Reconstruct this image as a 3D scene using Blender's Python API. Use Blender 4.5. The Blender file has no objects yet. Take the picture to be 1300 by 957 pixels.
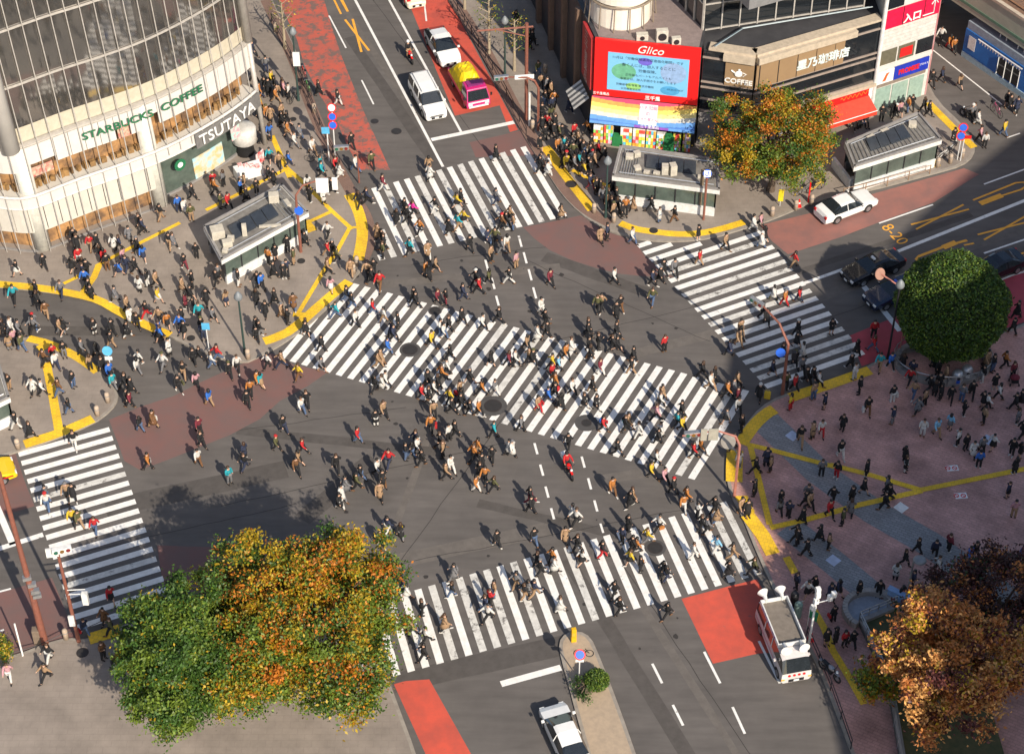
import bpy, bmesh, math, random
from mathutils import Vector, Matrix
random.seed(7)
scene = bpy.context.scene
R = math.radians
# ---------------------------------------------------------------- camera, sky, sun, exposure
H = 100.0; TILT = 43.0; FPX = 2635.0
cam_data = bpy.data.cameras.new('camera'); cam = bpy.data.objects.new('camera', cam_data)
scene.collection.objects.link(cam); scene.camera = cam
cam.location = (0, 0, H); cam.rotation_euler = (R(90 - TILT), 0, 0)
cam_data.sensor_fit = 'HORIZONTAL'; cam_data.sensor_width = 36
cam_data.lens = FPX / 1300 * 36; cam_data.shift_y = -45 / 1300
cam_data.clip_start = 1; cam_data.clip_end = 3000
SUN_EL = R(35); sdx, sdy = 0.47, -0.883          # horizontal direction towards the sun
world = bpy.data.worlds.new('World'); scene.world = world; world.use_nodes = True
nt = world.node_tree; bg = nt.nodes['Background']; bg.inputs[1].default_value = 0.12
sky = nt.nodes.new('ShaderNodeTexSky'); sky.sky_type = 'NISHITA'; sky.sun_disc = False
sky.sun_elevation = SUN_EL; sky.sun_rotation = math.atan2(sdx, sdy); sky.dust_density = 1.6
nt.links.new(sky.outputs[0], bg.inputs[0])
sl = bpy.data.lights.new('sun', 'SUN'); sl.energy = 5.0; sl.angle = R(0.5); sl.color = (1.0, 0.89, 0.74)
sun = bpy.data.objects.new('sun', sl); scene.collection.objects.link(sun)
sd = Vector((sdx * math.cos(SUN_EL), sdy * math.cos(SUN_EL), math.sin(SUN_EL)))
sun.rotation_euler = sd.to_track_quat('Z', 'Y').to_euler(); sun.location = (40, -40, 120)
scene.view_settings.view_transform = 'Standard'; scene.view_settings.look = 'None'
scene.view_settings.exposure = 0.34; scene.view_settings.gamma = 1
scene.cycles.max_bounces = 5; scene.cycles.transparent_max_bounces = 6
# ---------------------------------------------------------------- helpers
C = scene.collection
def P(u, v, h=0.0):
    a = (u - 650) / FPX; b = (v - 433.5) / FPX; t = R(TILT)
    dz = -math.sin(t) - b * math.cos(t); k = (H - h) / -dz
    return Vector((a * k, (math.cos(t) - b * math.sin(t)) * k, h))
def proj(p):
    t = R(TILT); Z = p[2] - H
    d = p[1] * math.cos(t) - Z * math.sin(t); n = -p[1] * math.sin(t) - Z * math.cos(t)
    return 650 + FPX * p[0] / d, 433.5 + FPX * n / d
def V(x0, y0, w, W):                    # a measuring window: detail coordinates -> photo coordinates
    s = w / W
    return lambda x, y: (x0 + x * s, y0 + y * s)
def T(r, c): return V((0, 320, 640, 970)[c], (0, 210, 420, 640)[r], 330, 1300)
def pts(f, seq, h=0.0): return [P(*f(x, y), h) for x, y in seq]
_m = {}
def mat(name, col, rough=0.7, metal=0.0, col2=None, scale=3.0, bump=0.0, detail=4.0, wear=None, wear_t=0.5, emit=0.0, obj=False, coat=0.0):
    if name in _m: return _m[name]
    m = bpy.data.materials.new(name); m.use_nodes = True; n = m.node_tree.nodes; l = m.node_tree.links
    b = n['Principled BSDF']; b.inputs['Roughness'].default_value = rough; b.inputs['Metallic'].default_value = metal
    if coat: b.inputs['Coat Weight'].default_value = coat
    c4 = (*col, 1)
    tc = n.new('ShaderNodeTexCoord'); no = n.new('ShaderNodeTexNoise'); no.inputs['Scale'].default_value = scale
    no.inputs['Detail'].default_value = detail; no.inputs['Roughness'].default_value = 0.65
    if obj: l.new(tc.outputs['Object'], no.inputs['Vector'])
    else:
        g = n.new('ShaderNodeNewGeometry'); l.new(g.outputs['Position'], no.inputs['Vector'])
    mx = n.new('ShaderNodeMix'); mx.data_type = 'RGBA'
    mx.inputs[6].default_value = c4; c2 = col2 or tuple(x * 0.78 for x in col); mx.inputs[7].default_value = (*c2, 1)
    rp = n.new('ShaderNodeValToRGB'); rp.color_ramp.elements[0].position = 0.35; rp.color_ramp.elements[1].position = 0.65
    l.new(no.outputs['Fac'], rp.inputs[0]); l.new(rp.outputs[0], mx.inputs[0]); out = mx.outputs[2]
    if wear:
        w = n.new('ShaderNodeTexNoise'); w.inputs['Scale'].default_value = 1.1; w.inputs['Detail'].default_value = 9; w.inputs['Roughness'].default_value = 0.78
        g2 = n.new('ShaderNodeNewGeometry'); l.new(g2.outputs['Position'], w.inputs['Vector'])
        r2 = n.new('ShaderNodeValToRGB'); r2.color_ramp.elements[0].position = wear_t; r2.color_ramp.elements[1].position = wear_t + 0.07
        l.new(w.outputs['Fac'], r2.inputs[0]); m2 = n.new('ShaderNodeMix'); m2.data_type = 'RGBA'
        l.new(r2.outputs[0], m2.inputs[0]); l.new(out, m2.inputs[6]); m2.inputs[7].default_value = (*wear, 1); out = m2.outputs[2]
    l.new(out, b.inputs['Base Color'])
    if bump:
        bu = n.new('ShaderNodeBump'); bu.inputs['Strength'].default_value = bump; bu.inputs['Distance'].default_value = 0.05
        l.new(no.outputs['Fac'], bu.inputs['Height']); l.new(bu.outputs[0], b.inputs['Normal'])
    if emit:
        l.new(out, b.inputs['Emission Color']); b.inputs['Emission Strength'].default_value = emit
    _m[name] = m; return m
class MB:
    def __init__(s): s.v = []; s.f = []; s.mi = []; s.m = 0
    def add(s, vs, fs):
        o = len(s.v); s.v += [tuple(x) for x in vs]; s.f += [tuple(i + o for i in f) for f in fs]; s.mi += [s.m] * len(fs); return s
    def box(s, c, sz, rz=0.0, taper=1.0, M=None):
        cx, cy, cz = c; a, b, h = sz[0] / 2, sz[1] / 2, sz[2]
        vs = []
        for k, (z, t) in enumerate(((cz, 1.0), (cz + h, taper))):
            for x, y in ((-a, -b), (a, -b), (a, b), (-a, b)):
                X = x * t; Y = y * t; vs.append((cx + X * math.cos(rz) - Y * math.sin(rz), cy + X * math.sin(rz) + Y * math.cos(rz), z))
        if M: vs = [tuple(M @ Vector(v)) for v in vs]
        return s.add(vs, [(3, 2, 1, 0), (4, 5, 6, 7), (0, 1, 5, 4), (1, 2, 6, 5), (2, 3, 7, 6), (3, 0, 4, 7)])
    def prism(s, poly, z0, z1, cap0=True):
        n = len(poly); A = sum(poly[i][0] * poly[(i + 1) % n][1] - poly[(i + 1) % n][0] * poly[i][1] for i in range(n))
        if A < 0: poly = poly[::-1]
        vs = [(p[0], p[1], z0) for p in poly] + [(p[0], p[1], z1) for p in poly]
        fs = [tuple(range(n, 2 * n))] + [(i, (i + 1) % n, n + (i + 1) % n, n + i) for i in range(n)]
        if cap0: fs.append(tuple(range(n - 1, -1, -1)))
        return s.add(vs, fs)
    def sheet(s, poly, z=None):
        n = len(poly); A = sum(poly[i][0] * poly[(i + 1) % n][1] - poly[(i + 1) % n][0] * poly[i][1] for i in range(n))
        if A < 0: poly = poly[::-1]
        return s.add([(p[0], p[1], p[2] if z is None else z) for p in poly], [tuple(range(n))])
    def tube(s, path, r, n=8, cap=True):
        path = [Vector(p) for p in path]; rs = r if isinstance(r, (list, tuple)) else [r] * len(path); o = len(s.v); vs = []
        up = Vector((0, 0, 1)); prev = None
        for i, p in enumerate(path):
            d = (path[min(i + 1, len(path) - 1)] - path[max(i - 1, 0)]).normalized()
            x = d.cross(up)
            if x.length < 1e-3: x = d.cross(Vector((0, 1, 0)))
            x.normalize()
            if prev and x.dot(prev) < 0: x = -x
            prev = x; y = d.cross(x)
            for k in range(n):
                a = 2 * math.pi * k / n; vs.append(p + (x * math.cos(a) + y * math.sin(a)) * rs[i])
        fs = []
        for i in range(len(path) - 1):
            for k in range(n): fs.append((i * n + k, i * n + (k + 1) % n, (i + 1) * n + (k + 1) % n, (i + 1) * n + k))
        if cap: fs += [tuple(range(n - 1, -1, -1)), tuple((len(path) - 1) * n + k for k in range(n))]
        return s.add(vs, fs)
    def lathe(s, c, prof, n=16, cap=True):
        vs = []; c = Vector(c)
        for r, z in prof:
            for k in range(n): a = 2 * math.pi * k / n; vs.append((c.x + r * math.cos(a), c.y + r * math.sin(a), c.z + z))
        fs = []
        for i in range(len(prof) - 1):
            for k in range(n): fs.append((i * n + k, i * n + (k + 1) % n, (i + 1) * n + (k + 1) % n, (i + 1) * n + k))
        if cap: fs += [tuple(range(n - 1, -1, -1)), tuple((len(prof) - 1) * n + k for k in range(n))]
        return s.add(vs, fs)
    def disc(s, c, nrm, r, t=0.04, n=20):
        nrm = Vector(nrm).normalized(); c = Vector(c); return s.tube([c, c + nrm * t], r, n)
    def ball(s, c, r, n=10, sq=(1, 1, 1)):
        pr = [(max(1e-3, math.sin(math.pi * i / 8)), -math.cos(math.pi * i / 8)) for i in range(9)]
        o = len(s.v); s.lathe((0, 0, 0), pr, n)
        for i in range(o, len(s.v)):
            v = s.v[i]; s.v[i] = (c[0] + v[0] * r * sq[0], c[1] + v[1] * r * sq[1], c[2] + v[2] * r * sq[2])
        return s
    def strip(s, path, w, z=None, dz=0.0):
        path = [Vector(p) for p in path]; L = []; Rr = []
        for i, p in enumerate(path):
            d = (path[min(i + 1, len(path) - 1)] - path[max(i - 1, 0)]); d.z = 0; d.normalize(); nn = Vector((-d.y, d.x, 0)) * (w / 2)
            L.append(p + nn); Rr.append(p - nn)
        vs = L + Rr; n = len(path)
        if z is not None: vs = [(v[0], v[1], z) for v in vs]
        return s.add(vs, [(i + n, i + 1 + n, i + 1, i) for i in range(n - 1)])
    def build(s, name, mats, parent=None, smooth=False, bevel=0.0):
        used = sorted({i for f in s.f for i in f})
        if len(used) < len(s.v): ix = {o_: n_ for n_, o_ in enumerate(used)}; s.v = [s.v[i] for i in used]; s.f = [tuple(ix[i] for i in f) for f in s.f]
        me = bpy.data.meshes.new(name); off = parent.location if parent else Vector((0, 0, 0))
        me.from_pydata([(v[0] - off[0], v[1] - off[1], v[2] - off[2]) for v in s.v], [], s.f)
        for m in (mats if isinstance(mats, (list, tuple)) else [mats]): me.materials.append(m)
        me.polygons.foreach_set('material_index', s.mi)
        if smooth: me.polygons.foreach_set('use_smooth', [True] * len(s.f))
        me.update(); o = bpy.data.objects.new(name, me); C.objects.link(o); o.parent = parent
        if bevel:
            b = o.modifiers.new('bevel', 'BEVEL'); b.width = bevel; b.segments = 2; b.limit_method = 'ANGLE'
        return o
def thing(name, label, cat, loc=(0, 0, 0), rz=0.0, group=None):
    o = bpy.data.objects.new(name, None); C.objects.link(o); o.location = loc; o.rotation_euler = (0, 0, rz); o.empty_display_size = 0.3
    o['label'] = label; o['category'] = cat
    if group: o['group'] = group
    return o
def tag(o, label, cat, group=None):
    o['label'] = label; o['category'] = cat
    if group: o['group'] = group
    return o
def struct(o): o['kind'] = 'structure'; return o
def copy_tree(o, parent=None):
    c = o.copy(); C.objects.link(c)
    if parent: c.parent = parent
    for ch in o.children: copy_tree(ch, c)
    return c
def text_mesh(s, size, depth=0.0, bold=0.0):
    cu = bpy.data.curves.new('t', 'FONT'); cu.body = s; cu.size = size; cu.extrude = depth; cu.offset = bold; cu.resolution_u = 3
    cu.align_x = 'CENTER'; cu.align_y = 'CENTER'
    o = bpy.data.objects.new('t', cu); C.objects.link(o); bpy.context.view_layer.update()
    me = bpy.data.meshes.new_from_object(o.evaluated_get(bpy.context.evaluated_depsgraph_get()))
    C.objects.unlink(o); bpy.data.objects.remove(o); return me
def put_text(s, size, org, xd, yd, m, parent, name='lettering', depth=0.02, bold=0.0, sx=1.0, curve=None, shear=0.0):
    me = text_mesh(s, size, depth, bold); org = Vector(org); off = parent.location if parent else Vector((0, 0, 0))
    if curve is None:
        xd = Vector(xd).normalized(); yd = Vector(yd).normalized(); nd = xd.cross(yd)
    for v in me.vertices:
        x, y, z = v.co; x = x * sx + shear * y
        v.co = (org + xd * x + yd * y + nd * (z + 0.004) - off) if curve is None else (curve(x, y, z) - off)
    me.materials.clear(); me.materials.append(m)
    for pl in me.polygons: pl.material_index = 0
    o = bpy.data.objects.new(name, me); C.objects.link(o); o.parent = parent; return o
def panel(mb, a, b, z0, z1, t=0.06, out=0.0, top_in=0.0):
    """slab between ground points a,b (left to right seen from outside), bottoms z0..z1, pushed outwards"""
    a = Vector((a[0], a[1], 0)); b = Vector((b[0], b[1], 0)); d = (b - a).normalized(); n = Vector((d.y, -d.x, 0))
    A = a + n * out; B = b + n * out; A2 = A - n * t; B2 = B - n * t
    vs = [(A.x, A.y, z0), (B.x, B.y, z0), (B2.x, B2.y, z0), (A2.x, A2.y, z0), (A.x, A.y, z1), (B.x, B.y, z1), (B2.x, B2.y, z1), (A2.x, A2.y, z1)]
    return mb.add(vs, [(3, 2, 1, 0), (4, 5, 6, 7), (0, 1, 5, 4), (1, 2, 6, 5), (2, 3, 7, 6), (3, 0, 4, 7)])
def lerp(a, b, t): return a + (b - a) * t
# ---------------------------------------------------------------- materials
ASPH = (0.092, 0.083, 0.077)
m_asph = mat('asphalt', ASPH, 0.85, col2=(0.120, 0.108, 0.100), scale=0.22, bump=0.15, detail=9)
m_patch = mat('asphalt_patch', (0.072, 0.069, 0.068), 0.85, scale=1.5)
m_white = mat('road_paint_white', (0.80, 0.79, 0.76), 0.6, col2=(0.68, 0.665, 0.63), scale=2.5, wear=(0.16, 0.15, 0.14), wear_t=0.605)
m_white_worn = mat('road_paint_white_worn', (0.66, 0.65, 0.61), 0.6, col2=(0.5, 0.49, 0.46), scale=2.5, wear=(0.16, 0.15, 0.14), wear_t=0.54)
m_yel = mat('tactile_yellow', (0.78, 0.49, 0.02), 0.6, col2=(0.66, 0.41, 0.03), scale=3, bump=0.3)
m_orange = mat('road_paint_orange', (0.85, 0.40, 0.04), 0.6, col2=(0.75, 0.35, 0.04), scale=3)
m_red = mat('road_red', (0.58, 0.085, 0.05), 0.75, col2=(0.42, 0.075, 0.05), scale=0.7, wear=(0.30, 0.09, 0.07), wear_t=0.60)
m_red_worn = mat('road_red_worn', (0.50, 0.095, 0.06), 0.8, col2=(0.36, 0.10, 0.075), scale=0.5, wear=(0.16, 0.105, 0.09), wear_t=0.485)
m_rbrick = mat('road_brown_red', (0.175, 0.088, 0.078), 0.8, col2=(0.145, 0.092, 0.085), scale=0.6)
m_rbrick2 = mat('road_brick', (0.30, 0.125, 0.10), 0.8, col2=(0.22, 0.11, 0.095), scale=0.6)
m_magenta = mat('road_crimson', (0.40, 0.055, 0.075), 0.75, col2=(0.33, 0.05, 0.065), scale=0.9)
m_kerb = mat('kerb_stone', (0.30, 0.27, 0.23), 0.8, col2=(0.23, 0.2, 0.17), scale=2)
m_steel = mat('steel', (0.45, 0.46, 0.47), 0.4, 0.7)
m_wmetal = mat('white_metal', (0.72, 0.72, 0.70), 0.45)
m_dark = mat('dark_metal', (0.03, 0.03, 0.035), 0.5, 0.3)
m_rust = mat('red_brown_pole_paint', (0.24, 0.085, 0.055), 0.6, col2=(0.18, 0.07, 0.05), scale=4)
m_pinkpole = mat('faded_red_pole_paint', (0.42, 0.17, 0.13), 0.6)
m_dgreen = mat('dark_green_pole_paint', (0.03, 0.06, 0.055), 0.5)
m_rubber = mat('rubber', (0.02, 0.02, 0.02), 0.8)
m_glassd = mat('dark_glass', (0.015, 0.018, 0.022), 0.06, 0.0, scale=0.5, coat=0.5)
m_glassg = mat('green_glass', (0.10, 0.13, 0.11), 0.1, col2=(0.06, 0.08, 0.07), scale=0.8)
m_blue = mat('sign_blue', (0.02, 0.12, 0.62), 0.4)
m_sred = mat('sign_red', (0.65, 0.02, 0.02), 0.4)
m_bred = mat('bright_red', (0.80, 0.012, 0.012), 0.45, col2=(0.74, 0.012, 0.012))
m_wood = mat('wood_seating', (0.35, 0.2, 0.07), 0.7, col2=(0.1, 0.06, 0.03), scale=1.6)
m_black = mat('matt_black', (0.012, 0.012, 0.013), 0.6)
def paving(name, c1, c2, cm, bw, bh, rough=0.8, rot=0.0, var=0.35):
    m = bpy.data.materials.new(name); m.use_nodes = True; n = m.node_tree.nodes; l = m.node_tree.links; b = n['Principled BSDF']
    g = n.new('ShaderNodeNewGeometry'); mp = n.new('ShaderNodeMapping'); mp.inputs['Rotation'].default_value = (0, 0, rot)
    l.new(g.outputs['Position'], mp.inputs[0]); br = n.new('ShaderNodeTexBrick'); br.inputs['Scale'].default_value = 1
    br.inputs['Brick Width'].default_value = bw; br.inputs['Row Height'].default_value = bh; br.inputs['Mortar Size'].default_value = 0.02
    br.inputs['Color1'].default_value = (*c1, 1); br.inputs['Color2'].default_value = (*c2, 1); br.inputs['Mortar'].default_value = (*cm, 1)
    l.new(mp.outputs[0], br.inputs[0]); no = n.new('ShaderNodeTexNoise'); no.inputs['Scale'].default_value = 0.35; no.inputs['Detail'].default_value = 8
    no.inputs['Roughness'].default_value = 0.7; l.new(g.outputs['Position'], no.inputs[0])
    rp = n.new('ShaderNodeMapRange'); rp.inputs[1].default_value = 0.3; rp.inputs[2].default_value = 0.7; rp.inputs[3].default_value = 1 - var; rp.inputs[4].default_value = 1 + var
    l.new(no.outputs['Fac'], rp.inputs[0]); vm = n.new('ShaderNodeVectorMath'); vm.operation = 'SCALE'
    l.new(br.outputs['Color'], vm.inputs[0]); l.new(rp.outputs[0], vm.inputs['Scale']); l.new(vm.outputs[0], b.inputs['Base Color'])
    b.inputs['Roughness'].default_value = rough; return m
m_pave = paving('grey_paving', (0.25, 0.212, 0.18), (0.242, 0.205, 0.174), (0.222, 0.187, 0.158), 0.9, 0.45, var=0.24)
m_plaza = paving('red_brick_paving', (0.50, 0.275, 0.235), (0.42, 0.23, 0.195), (0.34, 0.19, 0.16), 0.45, 0.22, 0.6, 0.5, var=0.42)
m_plaza_grey = paving('grey_brick_paving', (0.27, 0.265, 0.265), (0.21, 0.208, 0.21), (0.15, 0.15, 0.15), 0.4, 0.2, 0.6, 0.5, var=0.2)
m_browncurb = paving('brown_paving', (0.21, 0.13, 0.10), (0.19, 0.115, 0.09), (0.15, 0.1, 0.08), 0.3, 0.15, var=0.2)
# ---------------------------------------------------------------- ground
def asphalt_material():
    m = m_asph; n = m.node_tree.nodes; l = m.node_tree.links; b = n['Principled BSDF']; src = b.inputs['Base Color'].links[0].from_socket
    g = n.new('ShaderNodeNewGeometry'); mp = n.new('ShaderNodeMapping'); mp.inputs['Rotation'].default_value = (0, 0, 0.35); mp.inputs['Scale'].default_value = (0.25, 1.6, 1)
    l.new(g.outputs['Position'], mp.inputs[0]); no = n.new('ShaderNodeTexNoise'); no.inputs['Scale'].default_value = 1.2; no.inputs['Detail'].default_value = 7; l.new(mp.outputs[0], no.inputs[0])
    mr = n.new('ShaderNodeMapRange'); mr.inputs[1].default_value = 0.3; mr.inputs[2].default_value = 0.7; mr.inputs[3].default_value = 0.88; mr.inputs[4].default_value = 1.12
    l.new(no.outputs['Fac'], mr.inputs[0]); vm = n.new('ShaderNodeVectorMath'); vm.operation = 'SCALE'; l.new(src, vm.inputs[0]); l.new(mr.outputs[0], vm.inputs['Scale'])
    l.new(vm.outputs[0], b.inputs['Base Color'])
asphalt_material()
g = MB(); g.sheet([(-260, -160, 0), (260, -160, 0), (260, 420, 0), (-260, 420, 0)]); struct(g.build('road', m_asph))
KH = 0.13
def inset(poly, d):
    n = len(poly); A = sum(poly[i][0] * poly[(i + 1) % n][1] - poly[(i + 1) % n][0] * poly[i][1] for i in range(n)); sgn = 1 if A > 0 else -1
    out = []
    for i in range(n):
        p0, p, p1 = Vector(poly[i - 1][:2]), Vector(poly[i][:2]), Vector(poly[(i + 1) % n][:2])
        e0 = (p - p0).normalized(); e1 = (p1 - p).normalized(); n0 = Vector((-e0.y, e0.x)) * sgn; n1 = Vector((-e1.y, e1.x)) * sgn
        b = n0 + n1; b = b / max(0.35, b.length_squared / 2) if b.length > 1e-6 else n0
        q = p + b * d; out.append(Vector((q.x, q.y, 0)))
    return out
def smooth_poly(path, k=2):
    for _ in range(k):
        out = [path[0]]
        for a, b in zip(path, path[1:]): out += [a * 0.75 + b * 0.25, a * 0.25 + b * 0.75]
        path = out + [path[-1]]
    return path
SIDEWALKS = []
def sidewalk(name, kerb_px, back_px, material, k=1):
    kerb = smooth_poly([P(*q, KH) for q in kerb_px], k); back = [P(*q, KH) for q in back_px]; poly = kerb + back
    b = MB(); b.prism(poly, -0.05, KH); struct(b.build('kerb', m_kerb))
    t = MB(); t.sheet(inset(poly, 0.22), KH + 0.004); struct(t.build(name, material)); SIDEWALKS.append(poly); return poly
def inside(pt, poly):
    x, y = pt[0], pt[1]; c = False; n = len(poly)
    for i in range(n):
        a = poly[i]; b = poly[i - 1]
        if (a[1] > y) != (b[1] > y) and x < (b[0] - a[0]) * (y - a[1]) / (b[1] - a[1]) + a[0]: c = not c
    return c
def ground_h(pt): return KH + 0.004 if any(inside(pt, s) for s in SIDEWALKS) else 0.004
sidewalk('pavement', [(330, -40), (345, 0), (378, 68), (404, 142), (430, 205), (452, 243), (472, 271), (477, 306), (466, 334), (444, 360), (404, 403), (366, 432), (335, 450), (308, 462), (270, 452), (228, 434), (205, 420), (178, 403), (140, 384), (90, 374), (40, 368), (0, 364), (-60, 360)], [(-420, 330), (-420, -120), (300, -120)], m_pave)
sidewalk('traffic_island', [(-60, 432), (0, 428), (35, 428), (65, 434), (103, 452), (128, 473), (148, 490), (151, 505), (142, 520), (118, 538), (62, 560), (22, 573), (0, 580), (-60, 592)], [(-420, 700), (-420, 500)], m_pave)
sidewalk('pavement', [(-60, 852), (0, 835), (28, 828), (58, 816), (84, 809), (115, 811), (160, 792), (215, 768), (290, 750), (360, 742), (420, 748), (462, 775), (478, 820), (500, 880), (530, 960), (560, 1060)], [(500, 1150), (-500, 1150), (-500, 900)], m_pave)
sidewalk('pavement', [(548, -50), (568, 0), (608, 62), (650, 146), (673, 186), (694, 218), (712, 246), (735, 270), (762, 288), (790, 299), (820, 305), (860, 307), (905, 302), (945, 290), (985, 277), (1034, 255), (1100, 243), (1190, 219), (1222, 210), (1237, 197), (1238, 180), (1222, 158), (1190, 128), (1176, 100), (1168, 60), (1160, -60)], [(1120, -140), (560, -140)], m_pave)
PL = sidewalk('brick_plaza', [(1330, 398), (1267, 424), (1200, 436), (1148, 446), (1112, 458), (1092, 470), (1040, 486), (990, 502), (965, 516), (945, 540), (927, 567), (921, 600), (927, 628), (942, 655), (962, 705), (990, 765), (1020, 810), (1040, 850), (1060, 900), (1090, 980), (1130, 1100)], [(1500, 1150), (1900, 900), (1900, 300), (1500, 330)], m_plaza)
isl = sidewalk('traffic_island', [(758, 1000), (731, 905), (722, 870), (712, 835), (709, 815), (718, 803), (735, 800), (750, 808), (760, 830), (768, 850), (778, 875), (800, 935), (822, 1000)], [], mat('concrete_island', (0.40, 0.31, 0.22), 0.85, col2=(0.33, 0.26, 0.19)))
# brown kerb bands, grey bands on the plaza
b = MB(); r1 = T(2, 3)
for a, c, w in (((20, 470), (470, 800), 2.0), ((470, 760), (1150, 1300), 2.2), ((260, 560), (900, 1300), 1.6)): pass
b.strip(pts(lambda x, y: (x, y), [(965, 528), (1040, 600), (1110, 650), (1180, 690), (1300, 775)], KH), 2.2, KH + 0.008)
b.strip(pts(lambda x, y: (x, y), [(1000, 668), (1060, 715), (1120, 765), (1180, 830)], KH), 2.0, KH + 0.008)
b.strip(pts(lambda x, y: (x, y), [(1150, 640), (1200, 678), (1260, 720), (1330, 775)], KH), 0.01, KH + 0.006)
struct(b.build('plaza_grey_band', m_plaza_grey))
b = MB()
b.strip(smooth_poly(pts(lambda x, y: (x, y), [(337, 0), (370, 68), (396, 140), (425, 205), (449, 250), (466, 275), (471, 306), (460, 332)], KH)), 0.9, KH + 0.008)
b.strip(smooth_poly(pts(lambda x, y: (x, y), [(576, 0), (616, 62), (658, 146), (682, 186), (703, 218), (722, 246), (745, 268), (775, 284)], KH)), 1.0, KH + 0.008)
struct(b.build('kerbside_brown_paving', m_browncurb))
# road colours
def road_sheet(name, px, z, m, f=None):
    f = f or (lambda x, y: (x, y)); s = MB(); s.sheet(pts(f, px), z); return struct(s.build(name, m))
A01 = T(0, 1)
road_sheet('bus_lane_red', [(695, -200), (870, -200), (985, 0), (1330, 650), (1290, 662), (1238, 528), (1170, 545), (1015, 580)], 0.004, m_red, A01)
road_sheet('faded_red_lane', [(70, -200), (300, -200), (360, 0), (400, 140), (450, 290), (550, 540), (690, 850), (540, 850), (470, 715), (420, 600), (340, 480), (262, 330), (225, 200), (140, 20)], 0.004, m_red_worn, A01)
A12 = T(1, 2)
road_sheet('brown_red_surface', [(95, 310), (250, 280), (385, 250), (455, 300), (520, 335), (600, 360), (660, 385), (700, 450), (780, 520), (850, 560), (700, 555), (560, 540), (450, 510), (340, 475), (230, 425), (150, 365)], 0.004, m_rbrick, A12)
A20 = T(2, 0)
road_sheet('brown_red_surface', [(545, 445), (700, 380), (870, 325), (1000, 258), (1210, 165), (1300, 105), (1390, 120), (1470, 170), (1640, 205), (1540, 275), (1400, 350), (1300, 440), (1150, 520), (1000, 580), (850, 640), (700, 695), (622, 650), (590, 560)], 0.004, m_rbrick, A20)
road_sheet('brown_red_surface', [(199, 692), (260, 694), (320, 694), (400, 705), (470, 740), (478, 800), (420, 760), (290, 765), (207, 740)], 0.004, m_rbrick)
road_sheet('brown_red_surface', [(596, 181), (662, 166), (690, 190), (690, 197), (604, 200)], 0.003, m_rbrick)
A13 = T(1, 3)
road_sheet('brick_red_lane', [(-20, 300), (250, 235), (520, 150), (1000, 15), (1075, 45), (850, 185), (575, 285), (380, 360), (120, 445), (40, 380)], 0.004, m_rbrick2, A13)
road_sheet('crimson_lane', [(1079, 426), (1125, 407), (1300, 343), (1380, 320), (1400, 375), (1267, 420), (1150, 445), (1094, 465)], 0.004, m_magenta)
B5 = V(700, 620, 300, 1148)
road_sheet('red_bus_bay', [(632, 535), (870, 472), (1000, 440), (1110, 650), (1175, 790), (1005, 800), (785, 850)], 0.004, m_red, B5)
V6 = V(0, 540, 240, 1148)
road_sheet('brick_red_lane', [(-80, 220), (95, 172), (150, 340), (210, 490), (30, 540), (-100, 560)], 0.004, m_rbrick, V6)
road_sheet('brick_red_lane', [(-100, 740), (0, 752), (66, 733), (98, 812), (20, 832), (-100, 860)], 0.004, m_rbrick)
road_sheet('red_lane_start', [(500, 868), (515, 864), (545, 862), (600, 960), (560, 1000)], 0.003, m_red)
# ---------------------------------------------------------------- painted markings
def fitline(samples):                   # [(k, px)] -> origin, step by least squares
    n = len(samples); ks = [s[0] for s in samples]; ps = [P(*s[1]) for s in samples]; mk = sum(ks) / n
    mp = Vector((sum(p.x for p in ps) / n, sum(p.y for p in ps) / n, 0)); den = sum((k - mk) ** 2 for k in ks)
    st = Vector((sum((k - mk) * (p.x - mp.x) for k, p in zip(ks, ps)) / den, sum((k - mk) * (p.y - mp.y) for k, p in zip(ks, ps)) / den, 0))
    return mp - st * mk, st
def zebra(upper, lower, ks, w=0.46, cuts={}, name='zebra_crossing'):
    (ua, us), (la, ls) = fitline(upper), fitline(lower); b = MB()
    for k in ks:
        a = ua + us * k; c = la + ls * k
        if k in cuts: t0, t1 = cuts[k]; a, c = a + (c - a) * t0, a + (c - a) * t1
        d = (c - a).normalized(); e = us.normalized(); cr = abs(d.x * e.y - d.y * e.x); h = e * (w / 2 / cr) 
        b.m = 1 if random.random() < 0.22 else 0
        e2 = ls.normalized(); h2 = e2 * (w / 2 / max(0.3, abs(d.x * e2.y - d.y * e2.x)))
        b.sheet([a + h, a - h, c - h2, c + h2], 0.009)
    return struct(b.build(name, [m_white, m_white_worn]))
Z1 = V(440, 170, 300, 1300)
zebra([(2, Z1(150, 300)), (9, Z1(567, 178)), (16, Z1(970, 75))], [(2, Z1(325, 665)), (8, Z1(703, 570)), (12, Z1(953, 515)), (16, Z1(1197, 457))], range(0, 17), cuts={0: (0.92, 1), 1: (0.6, 1)})
Z8 = V(790, 280, 320, 1300)
zebra([(-2, Z8(718, 62)), (3, Z8(875, 250)), (8, Z8(1038, 435)), (14, Z8(1245, 680))], [(0, Z8(245, 315)), (3, Z8(345, 425)), (7, Z8(485, 575)), (10, Z8(590, 693)), (14, Z8(740, 858))], range(-5, 15), cuts={-5: (0.88, 1), -4: (0.74, 1), -3: (0.52, 1), -2: (0.0, 1)})
diaU = [(1, (453.9, 362.2)), (7, (538.4, 383.3)), (11, (595, 399.7)), (14, (642.1, 411.2)), (22, (760.2, 443.9)), (26, (821.8, 460.6)), (34, (948.2, 496.9))]
diaL = [(1, (374, 460)), (7, (457.5, 485.6)), (11, (517.6, 501.7)), (20, (653.6, 542.1)), (29, (797.2, 583.8)), (34, (879.3, 608.7))]
zebra(diaU, diaL, range(0, 35), cuts={0: (0.48, 1)})
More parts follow.
